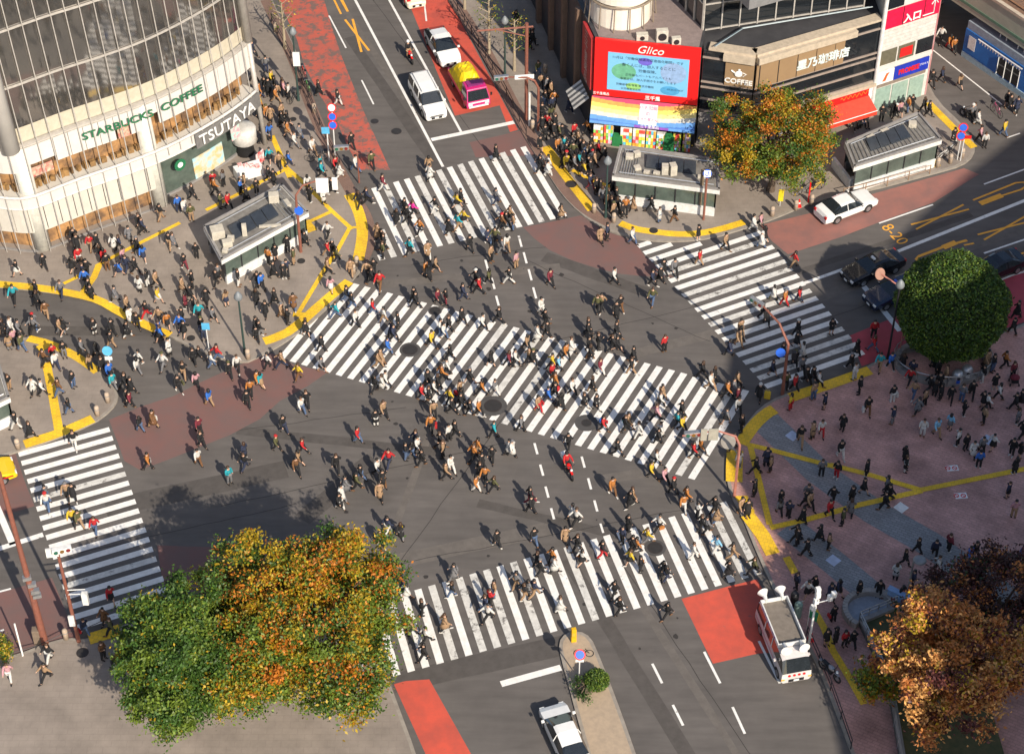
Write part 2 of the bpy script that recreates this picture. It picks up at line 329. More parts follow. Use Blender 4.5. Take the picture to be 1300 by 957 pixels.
zebra([(4, (530.2, 749.1)), (7, (582.9, 732.8)), (11, (651.9, 712.3)), (14, (702.6, 698.4)), (23, (851.6, 655.3)), (27, (918.2, 638.3))], [(0, (485.1, 863.3)), (7, (614.3, 825.7)), (14, (738.9, 791.2)), (20, (842.4, 762.4)), (27, (963.9, 729.8))], range(-1, 28))
zebra([(0, (139, 545.2)), (8, (172.5, 635.7)), (15, (202.8, 721.9))], [(0, (25.1, 577.6)), (8, (53.3, 668.6)), (13, (72, 733.2)), (18, (99.7, 797))], range(0, 19))
w = MB()
def line(f, a, b, wd, z=0.0095): w.strip([P(*f(*a)), P(*f(*b))], wd, z)
line(A01, (515, 0), (955, 835), 0.22); line(A01, (330, -350), (515, 0), 0.22); line(A01, (685, 0), (1045, 660), 0.2); line(A01, (500, -350), (685, 0), 0.2)
line(A01, (385, 80), (470, 242), 0.13); line(A01, (548, 402), (608, 523), 0.13); line(A01, (897, 700), (1310, 613), 0.42); line(A01, (862, 20), (872, 108), 0.14, 0.0105)
ident = lambda x, y: (x, y)
for x, y in ((618, 337), (626, 360), (631.7, 382.6), (660.3, 306.5), (666.7, 327.5), (673, 349), (678.8, 372), (680.4, 569.5), (687.7, 596.7), (694.4, 624.5), (701.5, 652), (740.3, 586.5), (748.5, 614), (756.4, 642)):
    line(ident, (x - 1.9, y - 7), (x + 1.9, y + 7), 0.16)
line(B5, (490, 850), (538, 945), 0.16); line(B5, (742, 792), (820, 945), 0.16); line(B5, (1008, 740), (1110, 945), 0.16); line(B5, (238, 170), (252, 215), 0.14)
line(B5, (880, 1060), (940, 1190), 0.16); line(B5, (590, 1050), (640, 1150), 0.16)
line(ident, (636, 868), (712, 847), 0.45)
line(A13, (670, 430), (1300, 178), 0.30); line(A13, (1300, 178), (1900, -60), 0.3); line(A13, (180, 597), (395, 520), 0.28); line(A13, (488, 592), (680, 828), 0.42)
line(A13, (575, 290), (845, 197), 0.14); line(A13, (1100, 95), (1400, -15), 0.14); line(A13, (1100, 440), (1400, 338), 0.16); line(A13, (1235, 552), (1500, 470), 0.16); line(A13, (690, 775), (1235, 552), 0.16)
line(V6, (-60, 765), (262, 662), 0.4); line(V6, (-20, 490), (78, 722), 0.42); line(ident, (-20, 756), (14, 747), 0.14); line(ident, (0, 801), (5, 799), .14)
A03 = T(0, 3)
line(A03, (845, 252), (1190, 525), 0.12); line(A03, (1215, 690), (1280, 668), 0.12)
struct(w.build('white_lane_marking', m_white))
w = MB()
def oline(f, seq, wd=0.17): w.strip([P(*f(*q)) for q in seq], wd, 0.011 + 0.0002 * len(w.f))
oline(A01, [(405, -10), (445, 72)]); oline(A01, [(438, -10), (478, 60)]); oline(A01, [(445, -10), (480, 60)]); oline(A01, [(465, 100), (585, 255)], 0.2); oline(A01, [(503, 97), (547, 262)], 0.2)
oline(A13, [(735, 297), (1025, 220)]); oline(A13, [(760, 320), (998, 197)]); oline(A13, [(1068, 347), (1380, 268)]); oline(A13, [(1100, 373), (1330, 242)])
oline(A13, [(1045, 175), (1260, 88), (1300, 85), (1310, 105), (1285, 122), (1180, 155)]); oline(A13, [(1080, 192), (1190, 150)], 0.5)
oline(A13, [(1015, 375), (905, 405), (775, 455), (760, 470), (775, 482), (805, 478)], 0.24); oline(A13, [(895, 412), (960, 385)], 0.5)
oline(A13, [(1200, 465), (1330, 430)]); oline(A13, [(1235, 490), (1330, 440)]); oline(A13, [(1000, 400), (1050, 390)])
struct(w.build('orange_lane_marking', m_orange))
S2 = V(1030, 130, 210, 1005); e0 = P(*S2(430, 790)); e1 = P(*S2(525, 755)); xd = (e1 - e0).normalized(); up = Vector((xd.y, -xd.x, 0))
yd = Vector((-xd.y, xd.x, 0))
o = put_text('8-20', 1.35, P(*S2(505, 803)) + Vector((0, 0, 0.012)), Vector((xd.y, -xd.x, 0)), xd, m_orange, None, name='painted_hours', depth=0.0, sx=1.0); struct(o)
# tactile paving
A11, A10, A02 = T(1, 1), T(1, 0), T(0, 2); B7 = V(860, 480, 200, 957)
tw = MB(); tn = [0]
def tac(f, seq, wd, sm=1):
    tn[0] += 1; tw.strip(smooth_poly(pts(f, seq, KH), sm), wd, KH + 0.012 + 0.0008 * tn[0])
tac(A11, [(485, 145), (520, 200), (545, 270), (553, 330), (548, 390), (530, 475)], 0.85); tac(A11, [(485, 580), (360, 680), (200, 825), (105, 867), (60, 880)], 0.8)
tac(A11, [(0, 105), (150, 30), (180, 15)], 0.35, 0); tac(A11, [(170, 10), (270, 100), (400, 230), (500, 320)], 0.35, 0); tac(A11, [(400, 230), (270, 290)], 0.33, 0); tac(A11, [(262, 280), (305, 330)], 0.75, 0)
tac(A11, [(545, 312), (490, 310), (430, 420), (360, 525), (230, 742)], 0.33, 0); tac(A11, [(205, 745), (265, 748)], 0.5, 0)
tac(A10, [(-60, 590), (0, 595), (200, 612), (400, 648), (500, 675), (600, 735), (720, 795), (850, 850)], 0.7); tac(A10, [(260, 620), (385, 560), (410, 535)], 0.3, 0)
tac(A10, [(405, 650), (470, 560), (495, 500)], 0.5, 0); tac(A10, [(480, 505), (600, 440), (900, 288)], 0.32, 0); tac(A10, [(1030, 225), (1300, 90)], 0.32, 0)
tac(A01, [(10, 440), (50, 540)], 0.35, 0); tac(A01, [(100, 680), (180, 867), (190, 890)], 0.4, 0)
tac(A02, [(205, 735), (255, 800), (300, 867)], 0.8, 0); tac(A12, [(262, -8), (320, 70), (395, 165), (440, 225)], 0.75); tac(A12, [(580, 290), (650, 318), (720, 330), (850, 345), (960, 345), (1080, 322), (1200, 285)], 0.65)
tac(A12, [(340, 25), (440, 75), (540, 110)], 0.35, 0); tac(A03, [(820, 515), (940, 635), (1050, 740)], 0.65, 0); tac(A03, [(790, 745), (865, 835)], 0.65, 0)
tac(A20, [(140, 38), (240, 62), (340, 105), (430, 160), (487, 205)], 0.65); tac(A20, [(190, 95), (250, 60)], 0.7, 0); tac(A20, [(232, 160), (265, 330), (295, 500)], 0.6, 0); tac(A20, [(122, 568), (300, 512), (465, 440)], 0.8)
A23 = T(2, 3)
tac(A23, [(130, 335), (330, 268), (530, 198)], 0.85, 0); tac(B7, [(590, 190), (540, 215), (460, 290), (385, 400)], 0.9); tac(B7, [(350, 440), (345, 540), (345, 630)], 1.1, 0)
tac(B7, [(430, 405), (560, 435), (957, 540)], 0.4, 0); tac(A23, [(330, 670), (500, 712), (790, 798)], 0.4, 0); tac(A23, [(790, 795), (1300, 692), (1500, 650)], 0.4, 0); tac(A23, [(790, 800), (480, 870), (210, 945), (30, 985)], 0.42, 0)
tac(B7, [(440, 405), (490, 600), (560, 890)], 0.4, 0); tac(B7, [(360, 740), (400, 728), (440, 820)], 0.7, 0); tac(B7, [(425, 830), (520, 957), (580, 1070)], 0.95, 0)
A33 = T(3, 3)
tac(A33, [(110, 265), (155, 345)], 0.5, 0); tac(A33, [(250, 530), (300, 620), (345, 735), (440, 890), (500, 1000)], 0.45, 0)
A30 = T(3, 0); tac(A30, [(445, 675), (600, 628)], 0.9, 0)
m_tac = paving('tactile_tiles', (0.80, 0.50, 0.02), (0.70, 0.44, 0.03), (0.58, 0.37, 0.03), 0.3, 0.3, 0.6, 0.3, var=0.3); struct(tw.build('tactile_paving', m_tac))
# repairs and seams in the asphalt
sr = random.Random(11); w = MB(); wd_ = [0]
def patch(px, ang_, L_, W_, mi):
    c = P(*px); wd_[0] += 1; w.m = mi; d = Vector((math.cos(ang_), math.sin(ang_), 0)); e = Vector((-d.y, d.x, 0)); n_ = 8; top = [c + d * (L_ * (i / n_ - .5)) + e * (W_ / 2 + sr.uniform(-.04, .04)) for i in range(n_ + 1)]; bot = [c + d * (L_ * (i / n_ - .5)) - e * (W_ / 2 + sr.uniform(-.04, .04)) for i in range(n_, -1, -1)]
    w.sheet(top + bot, 0.0022 + wd_[0] * 0.00006)
for px, a, L_, W_, mi in (((760, 350), -.5, 9, 1.1, 0), ((840, 440), .35, 12, .9, 1), ((520, 620), 1.35, 16, .5, 1), ((430, 560), -.15, 14, .8, 0), ((560, 700), .28, 18, 1.2, 1), ((250, 620), .3, 12, 1.6, 0), ((700, 660), -.3, 10, .7, 0), ((600, 350), .15, 13, .8, 1), ((500, 130), -1.15, 20, .9, 0), ((470, 60), -1.15, 16, .5, 1), ((800, 840), -1.15, 18, .9, 0), ((880, 870), -1.15, 14, .5, 1), ((620, 840), .28, 12, 1.5, 0), ((1180, 330), .45, 20, 1.0, 1), ((1120, 310), .45, 16, .6, 0), ((160, 420), .0, 14, 1.0, 0), ((700, 440), -.42, 12, .4, 1), ((430, 620), .9, 7, 1.3, 0), ((820, 600), .2, 6, .8, 1)): patch(px, a, L_, W_, mi)
w.m = 2
for px, a, L_ in (((560, 640), 1.1, 22), ((470, 600), .3, 20), ((640, 690), .25, 24), ((780, 380), -.6, 16), ((840, 400), .33, 18), ((640, 320), .2, 14), ((540, 90), -1.13, 30), ((350, 540), .2, 18), ((860, 820), -1.13, 20), ((240, 670), .3, 14), ((1180, 360), .45, 18)):
    c = P(*px); pth = [c + Vector((math.cos(a), math.sin(a), 0)) * (L_ * (i / 14 - .5)) + Vector((sr.uniform(-.07, .07), sr.uniform(-.07, .07), 0)) for i in range(15)]; w.strip(pth, .045, .0038)
for i in range(46):
    c = P(sr.uniform(380, 900), sr.uniform(300, 840)); r_ = sr.uniform(.05, .22); w.m = 2; w.sheet([c + Vector((r_ * sr.uniform(.6, 1.2) * math.cos(k * .7), r_ * sr.uniform(.6, 1.2) * math.sin(k * .7), 0)) for k in range(9)], .0036)
struct(w.build('asphalt_repairs', [mat('asphalt_old', (.066, .059, .054), .85, scale=1.5, col2=(.085, .076, .07)), mat('asphalt_pale', (.135, .12, .108), .85, scale=1.5), mat('asphalt_seam', (.035, .031, .029), .8)]))
# manholes
def manhole(f, x, y, r, patch=0, on=0, sq=False):
    c = P(*f(x, y), KH if on else 0); h = (KH + 0.02 if on else 0.0125)
    if patch:
        m = MB(); m.lathe((c.x, c.y, h - 0.001), [(patch, 0)], 18, False); m.f.append(tuple(range(18))); m.mi.append(0); struct(m.build('asphalt_patch', m_patch))
    m = MB(); m.m = 0; m.lathe((c.x, c.y, h), [(r, 0.0), (r, 0.006), (r * 0.86, 0.008)], 20); m.m = 1; m.lathe((c.x, c.y, h + 0.009), [(r * 0.8, 0.0), (r * 0.25, 0.003)], 16)
    return struct(m.build('manhole_cover', [mat('cast_iron', (0.05, 0.042, 0.04), 0.6, 0.3), mat('cast_iron_dark', (0.03, 0.028, 0.028), 0.7)]))
for a in ((T(2, 1), 790, 95, 0.55, 0.75), (T(2, 1), 1205, 375, 0.62, 0.98), (T(1, 1), 915, 728, 0.4, 0.5), (A01, 613, 608, 0.33), (A01, 722, 658, 0.42), (T(3, 2), 755, 218, 0.5, 0.7), (V(640, 400, 200, 957), 500, 655, 0.35, 0.8)): manhole(*a)
for a in ((A20, 955, 37, 0.3, 0, 1), (A30, 413, 742, 0.38, 0, 1), (V(240, 210, 180, 1148), 908, 776, 0.3, 0, 1), (A12, 747, 327, 0.35, 0, 1), (A12, 335, 95, 0.45, 0, 1), (A01, 205, 598, 0.28, 0, 1)): manhole(*a)
# ================================================================ buildings
m_cream = mat('cream_panel', (0.56, 0.53, 0.47), 0.6, col2=(0.50, 0.475, 0.42), scale=1.2)
m_wpanel = mat('white_panel', (0.61, 0.59, 0.555), 0.5, col2=(0.55, 0.53, 0.50), scale=0.8)
m_mull = mat('facade_mullion', (0.50, 0.47, 0.43), 0.5, 0.2)
m_curtain = mat('curtain_glass', (0.42, 0.40, 0.37), 0.05, 0.9, col2=(0.34, 0.33, 0.32), scale=0.25)
m_int = mat('shop_interior', (0.46, 0.25, 0.10), 0.5, col2=(0.06, 0.045, 0.04), scale=.8, detail=9)
m_tile = mat('white_tile', (0.62, 0.60, 0.56), 0.5)
m_green_sign = mat('green_letter', (0.02, 0.16, 0.07), 0.5)
m_wl = mat('white_letter', (0.82, 0.82, 0.80), 0.5)
m_grey = mat('grey_concrete', (0.27, 0.26, 0.25), 0.8, col2=(0.2, 0.19, 0.185), scale=1.2)
m_dwall = mat('dark_wall', (0.05, 0.05, 0.055), 0.6, col2=(0.035, 0.035, 0.04), scale=1)
def resample(path, n):
    L = [0]
    for a, c in zip(path, path[1:]): L.append(L[-1] + (c - a).length)
    out = []
    for i in range(n + 1):
        s = L[-1] * i / n; j = max(k for k in range(len(L)) if L[k] <= s + 1e-9); j = min(j, len(path) - 2)
        out.append(path[j] + (path[j + 1] - path[j]) * ((s - L[j]) / (L[j + 1] - L[j])))
    return out, L[-1]
VA = V(0, 150, 200, 1007); VB = V(170, 60, 170, 775)
rail = [P(*VA(*q), 5.5) for q in ((-700, 330), (-350, 450), (0, 488), (100, 502), (205, 490), (390, 415), (560, 350), (760, 285))] + [P(*VB(*q), 5.5) for q in ((150, 580), (330, 490), (520, 378), (640, 290), (700, 236))]
rail = [Vector((p.x, p.y, 0)) for p in smooth_poly(rail, 3)]; ARC, ARCL = resample(rail, 90)
def arc_at(s):
    t = min(max(s / ARCL * 90, 0), 89.999); i = int(t); return ARC[i] + (ARC[i + 1] - ARC[i]) * (t - i)
def arc_n(s):
    d = (arc_at(s + 0.4) - arc_at(s - 0.4)).normalized(); return Vector((d.y, -d.x, 0))
def arc_pt(s, h, out=0.0): return arc_at(s) + arc_n(s) * out + Vector((-0.05 * (h - 5.5), 0, h))
def arc_s(px, h):                         # arc length whose point at height h is seen at photo x
    best = None
    for i in range(400):
        s = ARCL * i / 399; q = proj(arc_pt(s, h)); e = abs(q[0] - px)
        if best is None or e < best[0]: best = (e, s)
    return best[1]
def band(mb, s0, s1, h0, h1, out, t, n=None):
    n = n or max(2, int((s1 - s0) / 0.6)); vs = []; fs = []
    for i in range(n + 1):
        s = s0 + (s1 - s0) * i / n; vs += [arc_pt(s, h0, out), arc_pt(s, h1, out), arc_pt(s, h1, out - t), arc_pt(s, h0, out - t)]
    for i in range(n):
        o = i * 4; fs += [(o, o + 4, o + 5, o + 1), (o + 1, o + 5, o + 6, o + 2), (o + 2, o + 6, o + 7, o + 3), (o + 3, o + 7, o + 4, o)]
    fs += [(0, 1, 2, 3), (n * 4 + 3, n * 4 + 2, n * 4 + 1, n * 4)]; return mb.add(vs, fs)
B = thing('curved_glass_building', 'tall curved glass fronted building with white panels above a cafe and bookshop', 'building', arc_at(20) + Vector((0, 3, 0)))
sE = arc_s(200, 4.0); sT = arc_s(252, 5.0)
g = MB(); g.prism([arc_pt(ARCL * i / 40, 5.5, -1.6) for i in range(41)] + [Vector((-42, 190, 0)), Vector((-120, 190, 0)), Vector((-120, 90, 0))], 0, 34); g.build('core', m_dwall, B)
g = MB(); band(g, 0, sE, 0.0, 2.0, -0.8, 0.1); band(g, 0, ARCL, 5.3, 7.7, -1.2, 0.1); g.build('shop_interior_wall', m_int, B)
g = MB(); band(g, 0, ARCL, 5.28, 5.42, 0.0, 1.6); band(g, 0, ARCL, 9.6, 9.75, 0.0, 1.6); band(g, 0, sE, 1.97, 2.06, -0.02, 1.5); g.build('floor_slab', m_cream, B)
g = MB(); s = 0.2
while s < sE - 0.4: band(g, s, min(s + 1.12, sE), 2.05, 4.3, 0.0, 0.1, 2); s += 1.18
g.build('beige_panel_row', m_cream, B)
g = MB(); band(g, 0, sT, 4.3, 5.3, 0.12, 0.3); band(g, sT, ARCL, 4.6, 5.3, 0.12, 0.3)
g.build('balcony_band', m_wpanel, B)
g = MB(); band(g, arc_s(246, 4.6), ARCL, 3.95, 5.25, 0.32, 0.1); g.build('letter_backing', mat('backing_grey', (.17, .165, .16), .6), B)
g = MB(); g.tube([arc_pt(ARCL * i / 60, 5.42, 0.2) for i in range(61)], 0.13, 8); g.tube([arc_pt(ARCL * i / 60, 4.3, 0.14) for i in range(61)], 0.06, 6); g.build('rail_pipe', mat('rail_pipe_paint', (0.62, 0.60, 0.57), 0.4), B, smooth=True)
g = MB(); gaps = [(arc_s(152, 8.0), arc_s(172, 8.0)), (arc_s(189, 8), arc_s(197, 8)), (arc_s(35, 7.6), arc_s(72, 7.6))]
s = 0.0
while s < ARCL - 0.3:
    e = min(s + 1.12, ARCL); lo = 7.5
    for k, (a, c) in enumerate(gaps):
        if a < (s + e) / 2 < c: lo = 8.6 if k == 2 and False else (8.55 if k < 2 else 8.0)
    band(g, s, e, lo, 9.62, 0.0, 0.1, 2); s += 1.16
g.build('white_panel_row', m_wpanel, B)
g = MB(); band(g, 0, ARCL, 9.9, 11.25, -0.25, 0.1); g.build('cream_band', mat('cream_band', (0.50, 0.455, 0.36), 0.7, col2=(0.44, 0.4, 0.31)), B)
g = MB(); band(g, 0, ARCL, 11.25, 34, -0.12, 0.08); g.build('upper_glass', m_curtain, B)
g = MB(); band(g, 0, ARCL, 9.72, 9.92, 0.08, 0.25); band(g, 0, ARCL, 9.55, 9.62, 0.06, 0.1)
for h in (14.72, 19.2, 23.7, 28.2): band(g, 0, ARCL, h, h + 0.1, 0.06, 0.14)
g.build('transom', m_mull, B)
k = 0; s = 0.1
while s < ARCL:
    g = MB(); h0 = 0.14 if s < sE else 4.6
    g.tube([arc_pt(s, h0, 0.24), arc_pt(s, 5.5, 0.26)], 0.035, 5, True); g.tube([arc_pt(s, 5.5, 0.26), arc_pt(s, 9.8, 0.22), arc_pt(s, 12, 0.08), arc_pt(s, 34, 0.08)], 0.045, 4); g.build('mullion', m_mull, B); s += 1.05; k += 1
for px, hb in ((51, 1.0), (203, 1.0)):
    s = arc_s(px + 3, 1.0); g = MB(); c = arc_pt(s, 0, -0.55); c2 = arc_pt(s, 9.6, -0.55); g.tube([c, c2], 0.62, 20); g.build('column', mat('column_white', (0.68, 0.67, 0.60), 0.45), B, smooth=True)
g = MB(); s = arc_s(8, 11); g.tube([arc_pt(s, 9.6, 0.02), arc_pt(s, 34, 0.02)], 0.66, 20); g.build('column', m_wpanel, B, smooth=True)
g = MB(); g.tube([arc_pt(ARCL, 0.1, 0.1), arc_pt(ARCL, 9.7, 0.1)], 0.2, 12); g.tube([arc_pt(ARCL, 9.9, 0.1), arc_pt(ARCL, 34, 0.1)], 0.35, 12); g.build('corner_post', m_mull, B, smooth=True)
g = MB()
for i in range(60):                       # seats and counter behind the window strip
    s = 0.3 + (i + random.uniform(-.3, .3)) * (ARCL - 1) / 60; g.box(arc_pt(s, 5.45, -0.7), (random.uniform(.2, .45), 0.3, random.uniform(.35, .6)), random.uniform(0, 1))
g.build('counter_seats', m_wood, B)
g = MB(); band(g, arc_s(30, 6), arc_s(75, 6), 6.5, 7.3, -0.5, 0.05); m_disp = mat('shop_display', (0.45, 0.12, 0.10), 0.7, col2=(0.5, 0.45, 0.33), scale=3.2, detail=3); g.build('shop_display', m_disp, B); g = MB(); band(g, arc_s(152, 8), arc_s(173, 8), 7.1, 8.5, -0.5, 0.05); g.build('shop_display', m_disp, B)
g = MB(); band(g, sE, ARCL - 1.2, 0.13, 4.5, -1.0, 0.1); g.build('entrance_glass', m_glassg, B)
g = MB(); band(g, arc_s(254, 2.2), arc_s(292, 2.2), 0.3, 2.2, -0.92, 0.05); g.build('entrance_poster', mat('poster_blue', (0.35, 0.6, 0.66), 0.5, col2=(0.7, 0.45, 0.2), scale=1.6, detail=2), B)
g = MB(); a1, a2 = arc_s(291, 4), arc_s(301, 4); band(g, a1, a2, 2.6, 4.4, 0.1, 0.06); g.build('hanging_banner', mat('banner_teal', (0.35, 0.66, 0.58), 0.5, col2=(0.7, 0.3, 0.35), scale=2.4, detail=1), B)
g = MB(); s0 = arc_s(90, 1.0); band(g, s0, s0 + 0.9, 0.3, 1.5, -1.05, 0.04); g.build('window_poster', mat('poster_white', (0.6, 0.66, 0.6), 0.5, col2=(0.75, 0.35, 0.12), scale=2.2, detail=1), B)
g = MB(); band(g, 0, sE, 0.0, 0.2, -0.05, 0.2); band(g, sE, ARCL - 1.2, 0.0, 0.3, -0.85, 0.2); g.build('plinth', m_grey, B)
def arc_text(txt, size, px0, px1, hc, m, out, name):
    sa, sb = arc_s(px0, hc), arc_s(px1, hc); me = text_mesh(txt, size, 0.04, 0.004); xs = [v.co.x for v in me.vertices]; x0, x1 = min(xs), max(xs)
    off = B.location
    for v in me.vertices:
        x, y, z = v.co; s = sa + (x - x0) / (x1 - x0) * (sb - sa); v.co = arc_pt(s, hc + y, out + z) - off
    me.materials.clear(); me.materials.append(m)
    o = bpy.data.objects.new(name, me); C.objects.link(o); o.parent = B
arc_text('STARBUCKS', 0.86, 103, 191, 8.9, m_green_sign, 0.36, 'cafe_lettering')
arc_text('COFFEE', 0.86, 202, 253, 8.9, m_green_sign, 0.36, 'cafe_lettering')
arc_text('TSUTAYA', 1.3, 249, 317, 4.6, m_wl, 0.45, 'bookshop_lettering')
g = MB(); c = arc_pt(arc_s(228, 3), 3.2, 0.05); g.disc(c, arc_n(arc_s(228, 3)), 0.5, 0.05); g.build('round_cafe_emblem', m_green_sign, B)
g = MB(); c = c + arc_n(arc_s(228, 3)) * 0.055; g.disc(c, arc_n(arc_s(228, 3)), 0.24, 0.02, 12); g.build('emblem_centre', m_wl, B)
# white drum lamp under the corner
c = P(312, 194, KH); L = thing('drum_sign', 'big white drum sign on a black base beneath the glass building corner', 'sign', c)
g = MB(); g.lathe(c, [(0.7, 0), (0.72, 0.2), (0.62, 0.9), (0.66, 1.1)], 18); g.build('base', m_black, L, smooth=True)
g = MB(); g.lathe(c + Vector((0, 0, 1.1)), [(0.8, 0), (0.98, 0.15), (1.0, 1.25), (0.9, 1.4), (0.4, 1.5)], 22); g.build('drum', m_tile, L, smooth=True)
# ---------------- drugstore building with the screen
G0, G1 = P(752, 175), P(881, 189); GL = P(660, -30)
gd = (G1 - G0).normalized(); gn = Vector((gd.y, -gd.x, 0))
def U(u, z, out=0.0, a=G0, d=gd, n=gn): return a + d * u + n * out + Vector((0, 0, z))
GW = (G1 - G0).length
B = thing('drugstore_building', 'low red fronted drugstore building with a video screen and big white tank on its roof', 'building', (G0 + G1) / 2)
g = MB(); g.prism([G0, G1, G1 - gn * 16, Vector((GL.x + 12, GL.y, 0)), GL], 0, 9.45); g.build('wall', m_dwall, B)
g = MB(); g.prism([G0 + gd * 0.2 - gn * .2, G1 - gd * 0.2 - gn * .2, G1 - gn * 15, Vector((GL.x + 11, GL.y, 0)), Vector((GL.x + 1, GL.y, 0))], 9.45, 9.5); g.build('roof', mat('roof_pink_grey', (0.24, 0.19, 0.18), 0.8), B)
g = MB()
for i in range(5): q = G0 + (GL - G0) * (0.18 + i * 0.17); ld = (GL - G0).normalized(); ln = Vector((-ld.y, ld.x, 0)); g.box(q + ln * 0.15, (0.5, 0.5, 9.4), math.atan2(ld.y, ld.x))
g.build('side_pillars', mat('pillar_brown', (0.16, 0.10, 0.07), 0.7), B)
g = MB(); panel(g, G0, G1, 4.4, 9.6, 0.25, 0.3); g.build('screen_frame', m_bred, B)
g = MB(); panel(g, U(1.05, 0), U(7.25, 0), 5.1, 8.55, 0.05, 0.36); g.build('screen', mat('screen_blue', (0.17, 0.44, 0.68), 0.5, col2=(0.19, 0.46, 0.69), emit=0.08), B)
for (u, z, rx, rz, col) in ((2.3, 6.9, 0.95, 0.75, (0.14, 0.42, 0.26)), (3.9, 8.0, 0.55, 0.35, (0.16, 0.13, 0.6)), (6.1, 7.2, 1.0, 0.95, (0.28, 0.42, 0.66)), (3.1, 5.62, 0.6, 0.33, (0.3, 0.6, 0.2)), (5.9, 5.55, 0.75, 0.42, (0.08, 0.34, 0.62))):
    g = MB(); cc = U(u, z, 0.362 + 0.002 * rx); g.add([cc + gd * (rx * math.cos(2 * math.pi * i / 20)) + Vector((0, 0, rz * math.sin(2 * math.pi * i / 20))) for i in range(20)], [tuple(range(20))]); g.build('screen_dot', mat('screen_spot_%d' % int(u * 10), col, 0.5, emit=0.05), B)
m_ink = mat('screen_ink', (0.01, 0.02, 0.05), 0.5)
for tx, sz, u, z in (('11月は「労働保険適用促進強化期間」です', 0.36, 4.1, 8.15), ('働く人には、加入することに', 0.4, 4.2, 7.55), ('労働保険。', 0.4, 4.2, 7.1), ('正社員もパートもアルバイトも', 0.32, 4.2, 6.65), ('事業主は、加入手続きをお願いします', 0.32, 4.2, 6.25), ('労働基準監督署 東京労働局', 0.3, 3.2, 5.7), ('03-3512-1627', 0.28, 6.3, 5.66), ('公共職業安定所', 0.28, 2.9, 5.33)):
    put_text(tx, sz * .8, U(u, z, 0.372), gd, (0, 0, 1), m_ink, B, 'screen_text', 0.0)
put_text('Glico', 0.95, U(4.3, 9.02, 0.32), gd, (0, 0, 1), m_wl, B, 'lettering', 0.02, 0.0, shear=0.3)
put_text('matsukiyo', 0.45, U(4.6, 4.52, 0.32), gd, (0, 0, 1), m_wl, B, 'lettering', 0.02, 0.02, shear=0.25) if False else put_text('三千里', 0.4, U(4.6, 4.62, 0.32), gd, (0, 0, 1), m_wl, B, 'lettering', 0.02, 0.01)
put_text('三千里薬品', 0.26, U(0.6, 4.6, 0.32), gd, (0, 0, 1), m_wl, B, 'lettering', 0.02)
# rainbow awning
cols = [(0.62, 0.04, 0.12), (0.75, 0.30, 0.06), (0.80, 0.60, 0.12), (0.80, 0.66, 0.25), (0.55, 0.55, 0.5), (0.10, 0.28, 0.62), (0.04, 0.16, 0.5), (0.22, 0.06, 0.42)]
mats = [mat('awning_band_%d' % i, c, 0.6) for i, c in enumerate(cols)]
g = MB(); nx, nz = 110, 44
for i in range(nx):
    for j in range(nz):
        u0, u1 = 0.02 + i / nx * (GW + 0.1), 0.02 + (i + 1) / nx * (GW + 0.1); t0, t1 = j / nz, (j + 1) / nz
        x = i / nx; y = j / nz; v = y * 0.95 + 0.55 * (x - 0.45) ** 2 * (1.6 - y) * (1 if x > 0.45 else 0.6)
        if y > 0.90: g.m = 5 if x < 0.42 else (7 if x < 0.75 else 5)
        else: g.m = min(6, max(0, int((v if x < 0.45 else v - 0.02) * 7.2)))
        f = lambda u, t: U(u - 0.1, 4.35 - 1.75 * t, 0.35 + 1.15 * t)
        g.add([f(u0, t0), f(u1, t0), f(u1, t1), f(u0, t1)], [(3, 2, 1, 0)])
aw = g.build('rainbow_awning', mats, B)
sl_ = (U(0, 4.35, 0.35) - U(0, 2.6, 1.5)).normalized()
g = MB(); g.add([U(3.7, 4.15, 0.49), U(5.1, 4.15, 0.49), U(5.1, 2.85, 1.35), U(3.7, 2.85, 1.35)], [(3, 2, 1, 0)]); g.build('awning_label', m_wl, B)
m_pk = mat('pink_letter', (0.75, 0.05, 0.25), 0.5)
for i, tx in enumerate(('ハチ公前', 'の', 'くすり屋さん')): put_text(tx, 0.36 if i != 2 else 0.27, U(4.4, 3.98 - 0.37 * i, 0.72 + 0.25 * i), gd, sl_, m_pk, B, 'awning_text', 0.0)
put_text('三千里薬品', 0.3, U(4.6, 2.78, 1.52), gd, sl_, m_wl, B, 'awning_text', 0.0)
g = MB(); ld = (GL - G0).normalized(); ln = Vector((-ld.y, ld.x, 0))
panel(g, G0 + ld * 2.6 + ln * 0.3, G0 + ld * 0.1 + ln * 0.3, 4.6, 9.3, 0.25, 0.0); g.build('side_sign', mat('side_sign_red', (0.42, 0.03, 0.03), 0.6), B)
for i, ch in enumerate('三千里薬品'): put_text(ch, 0.95, G0 + ld * 1.4 + ln * 0.32 + Vector((0, 0, 8.75 - i * 0.95)), -ld, (0, 0, 1), mat('side_letter', (0.65, 0.5, 0.45), 0.6), B, 'side_lettering', 0.0)
g = MB()
for i in range(9):
    g.m = i % 2; u = 0.4 + i * 0.28; f = lambda t, w_: G0 + ld * (w_) + ln * (0.25 + 1.2 * t) + Vector((0, 0, 3.6 - 0.9 * t))
    g.add([f(0, u), f(0, u + 0.28), f(1, u + 0.28), f(1, u)], [(0, 1, 2, 3)])
g.build('striped_awning', [mat('awning_white', (0.6, 0.58, 0.54), 0.6), mat('awning_grey', (0.12, 0.12, 0.12), 0.6)], B)
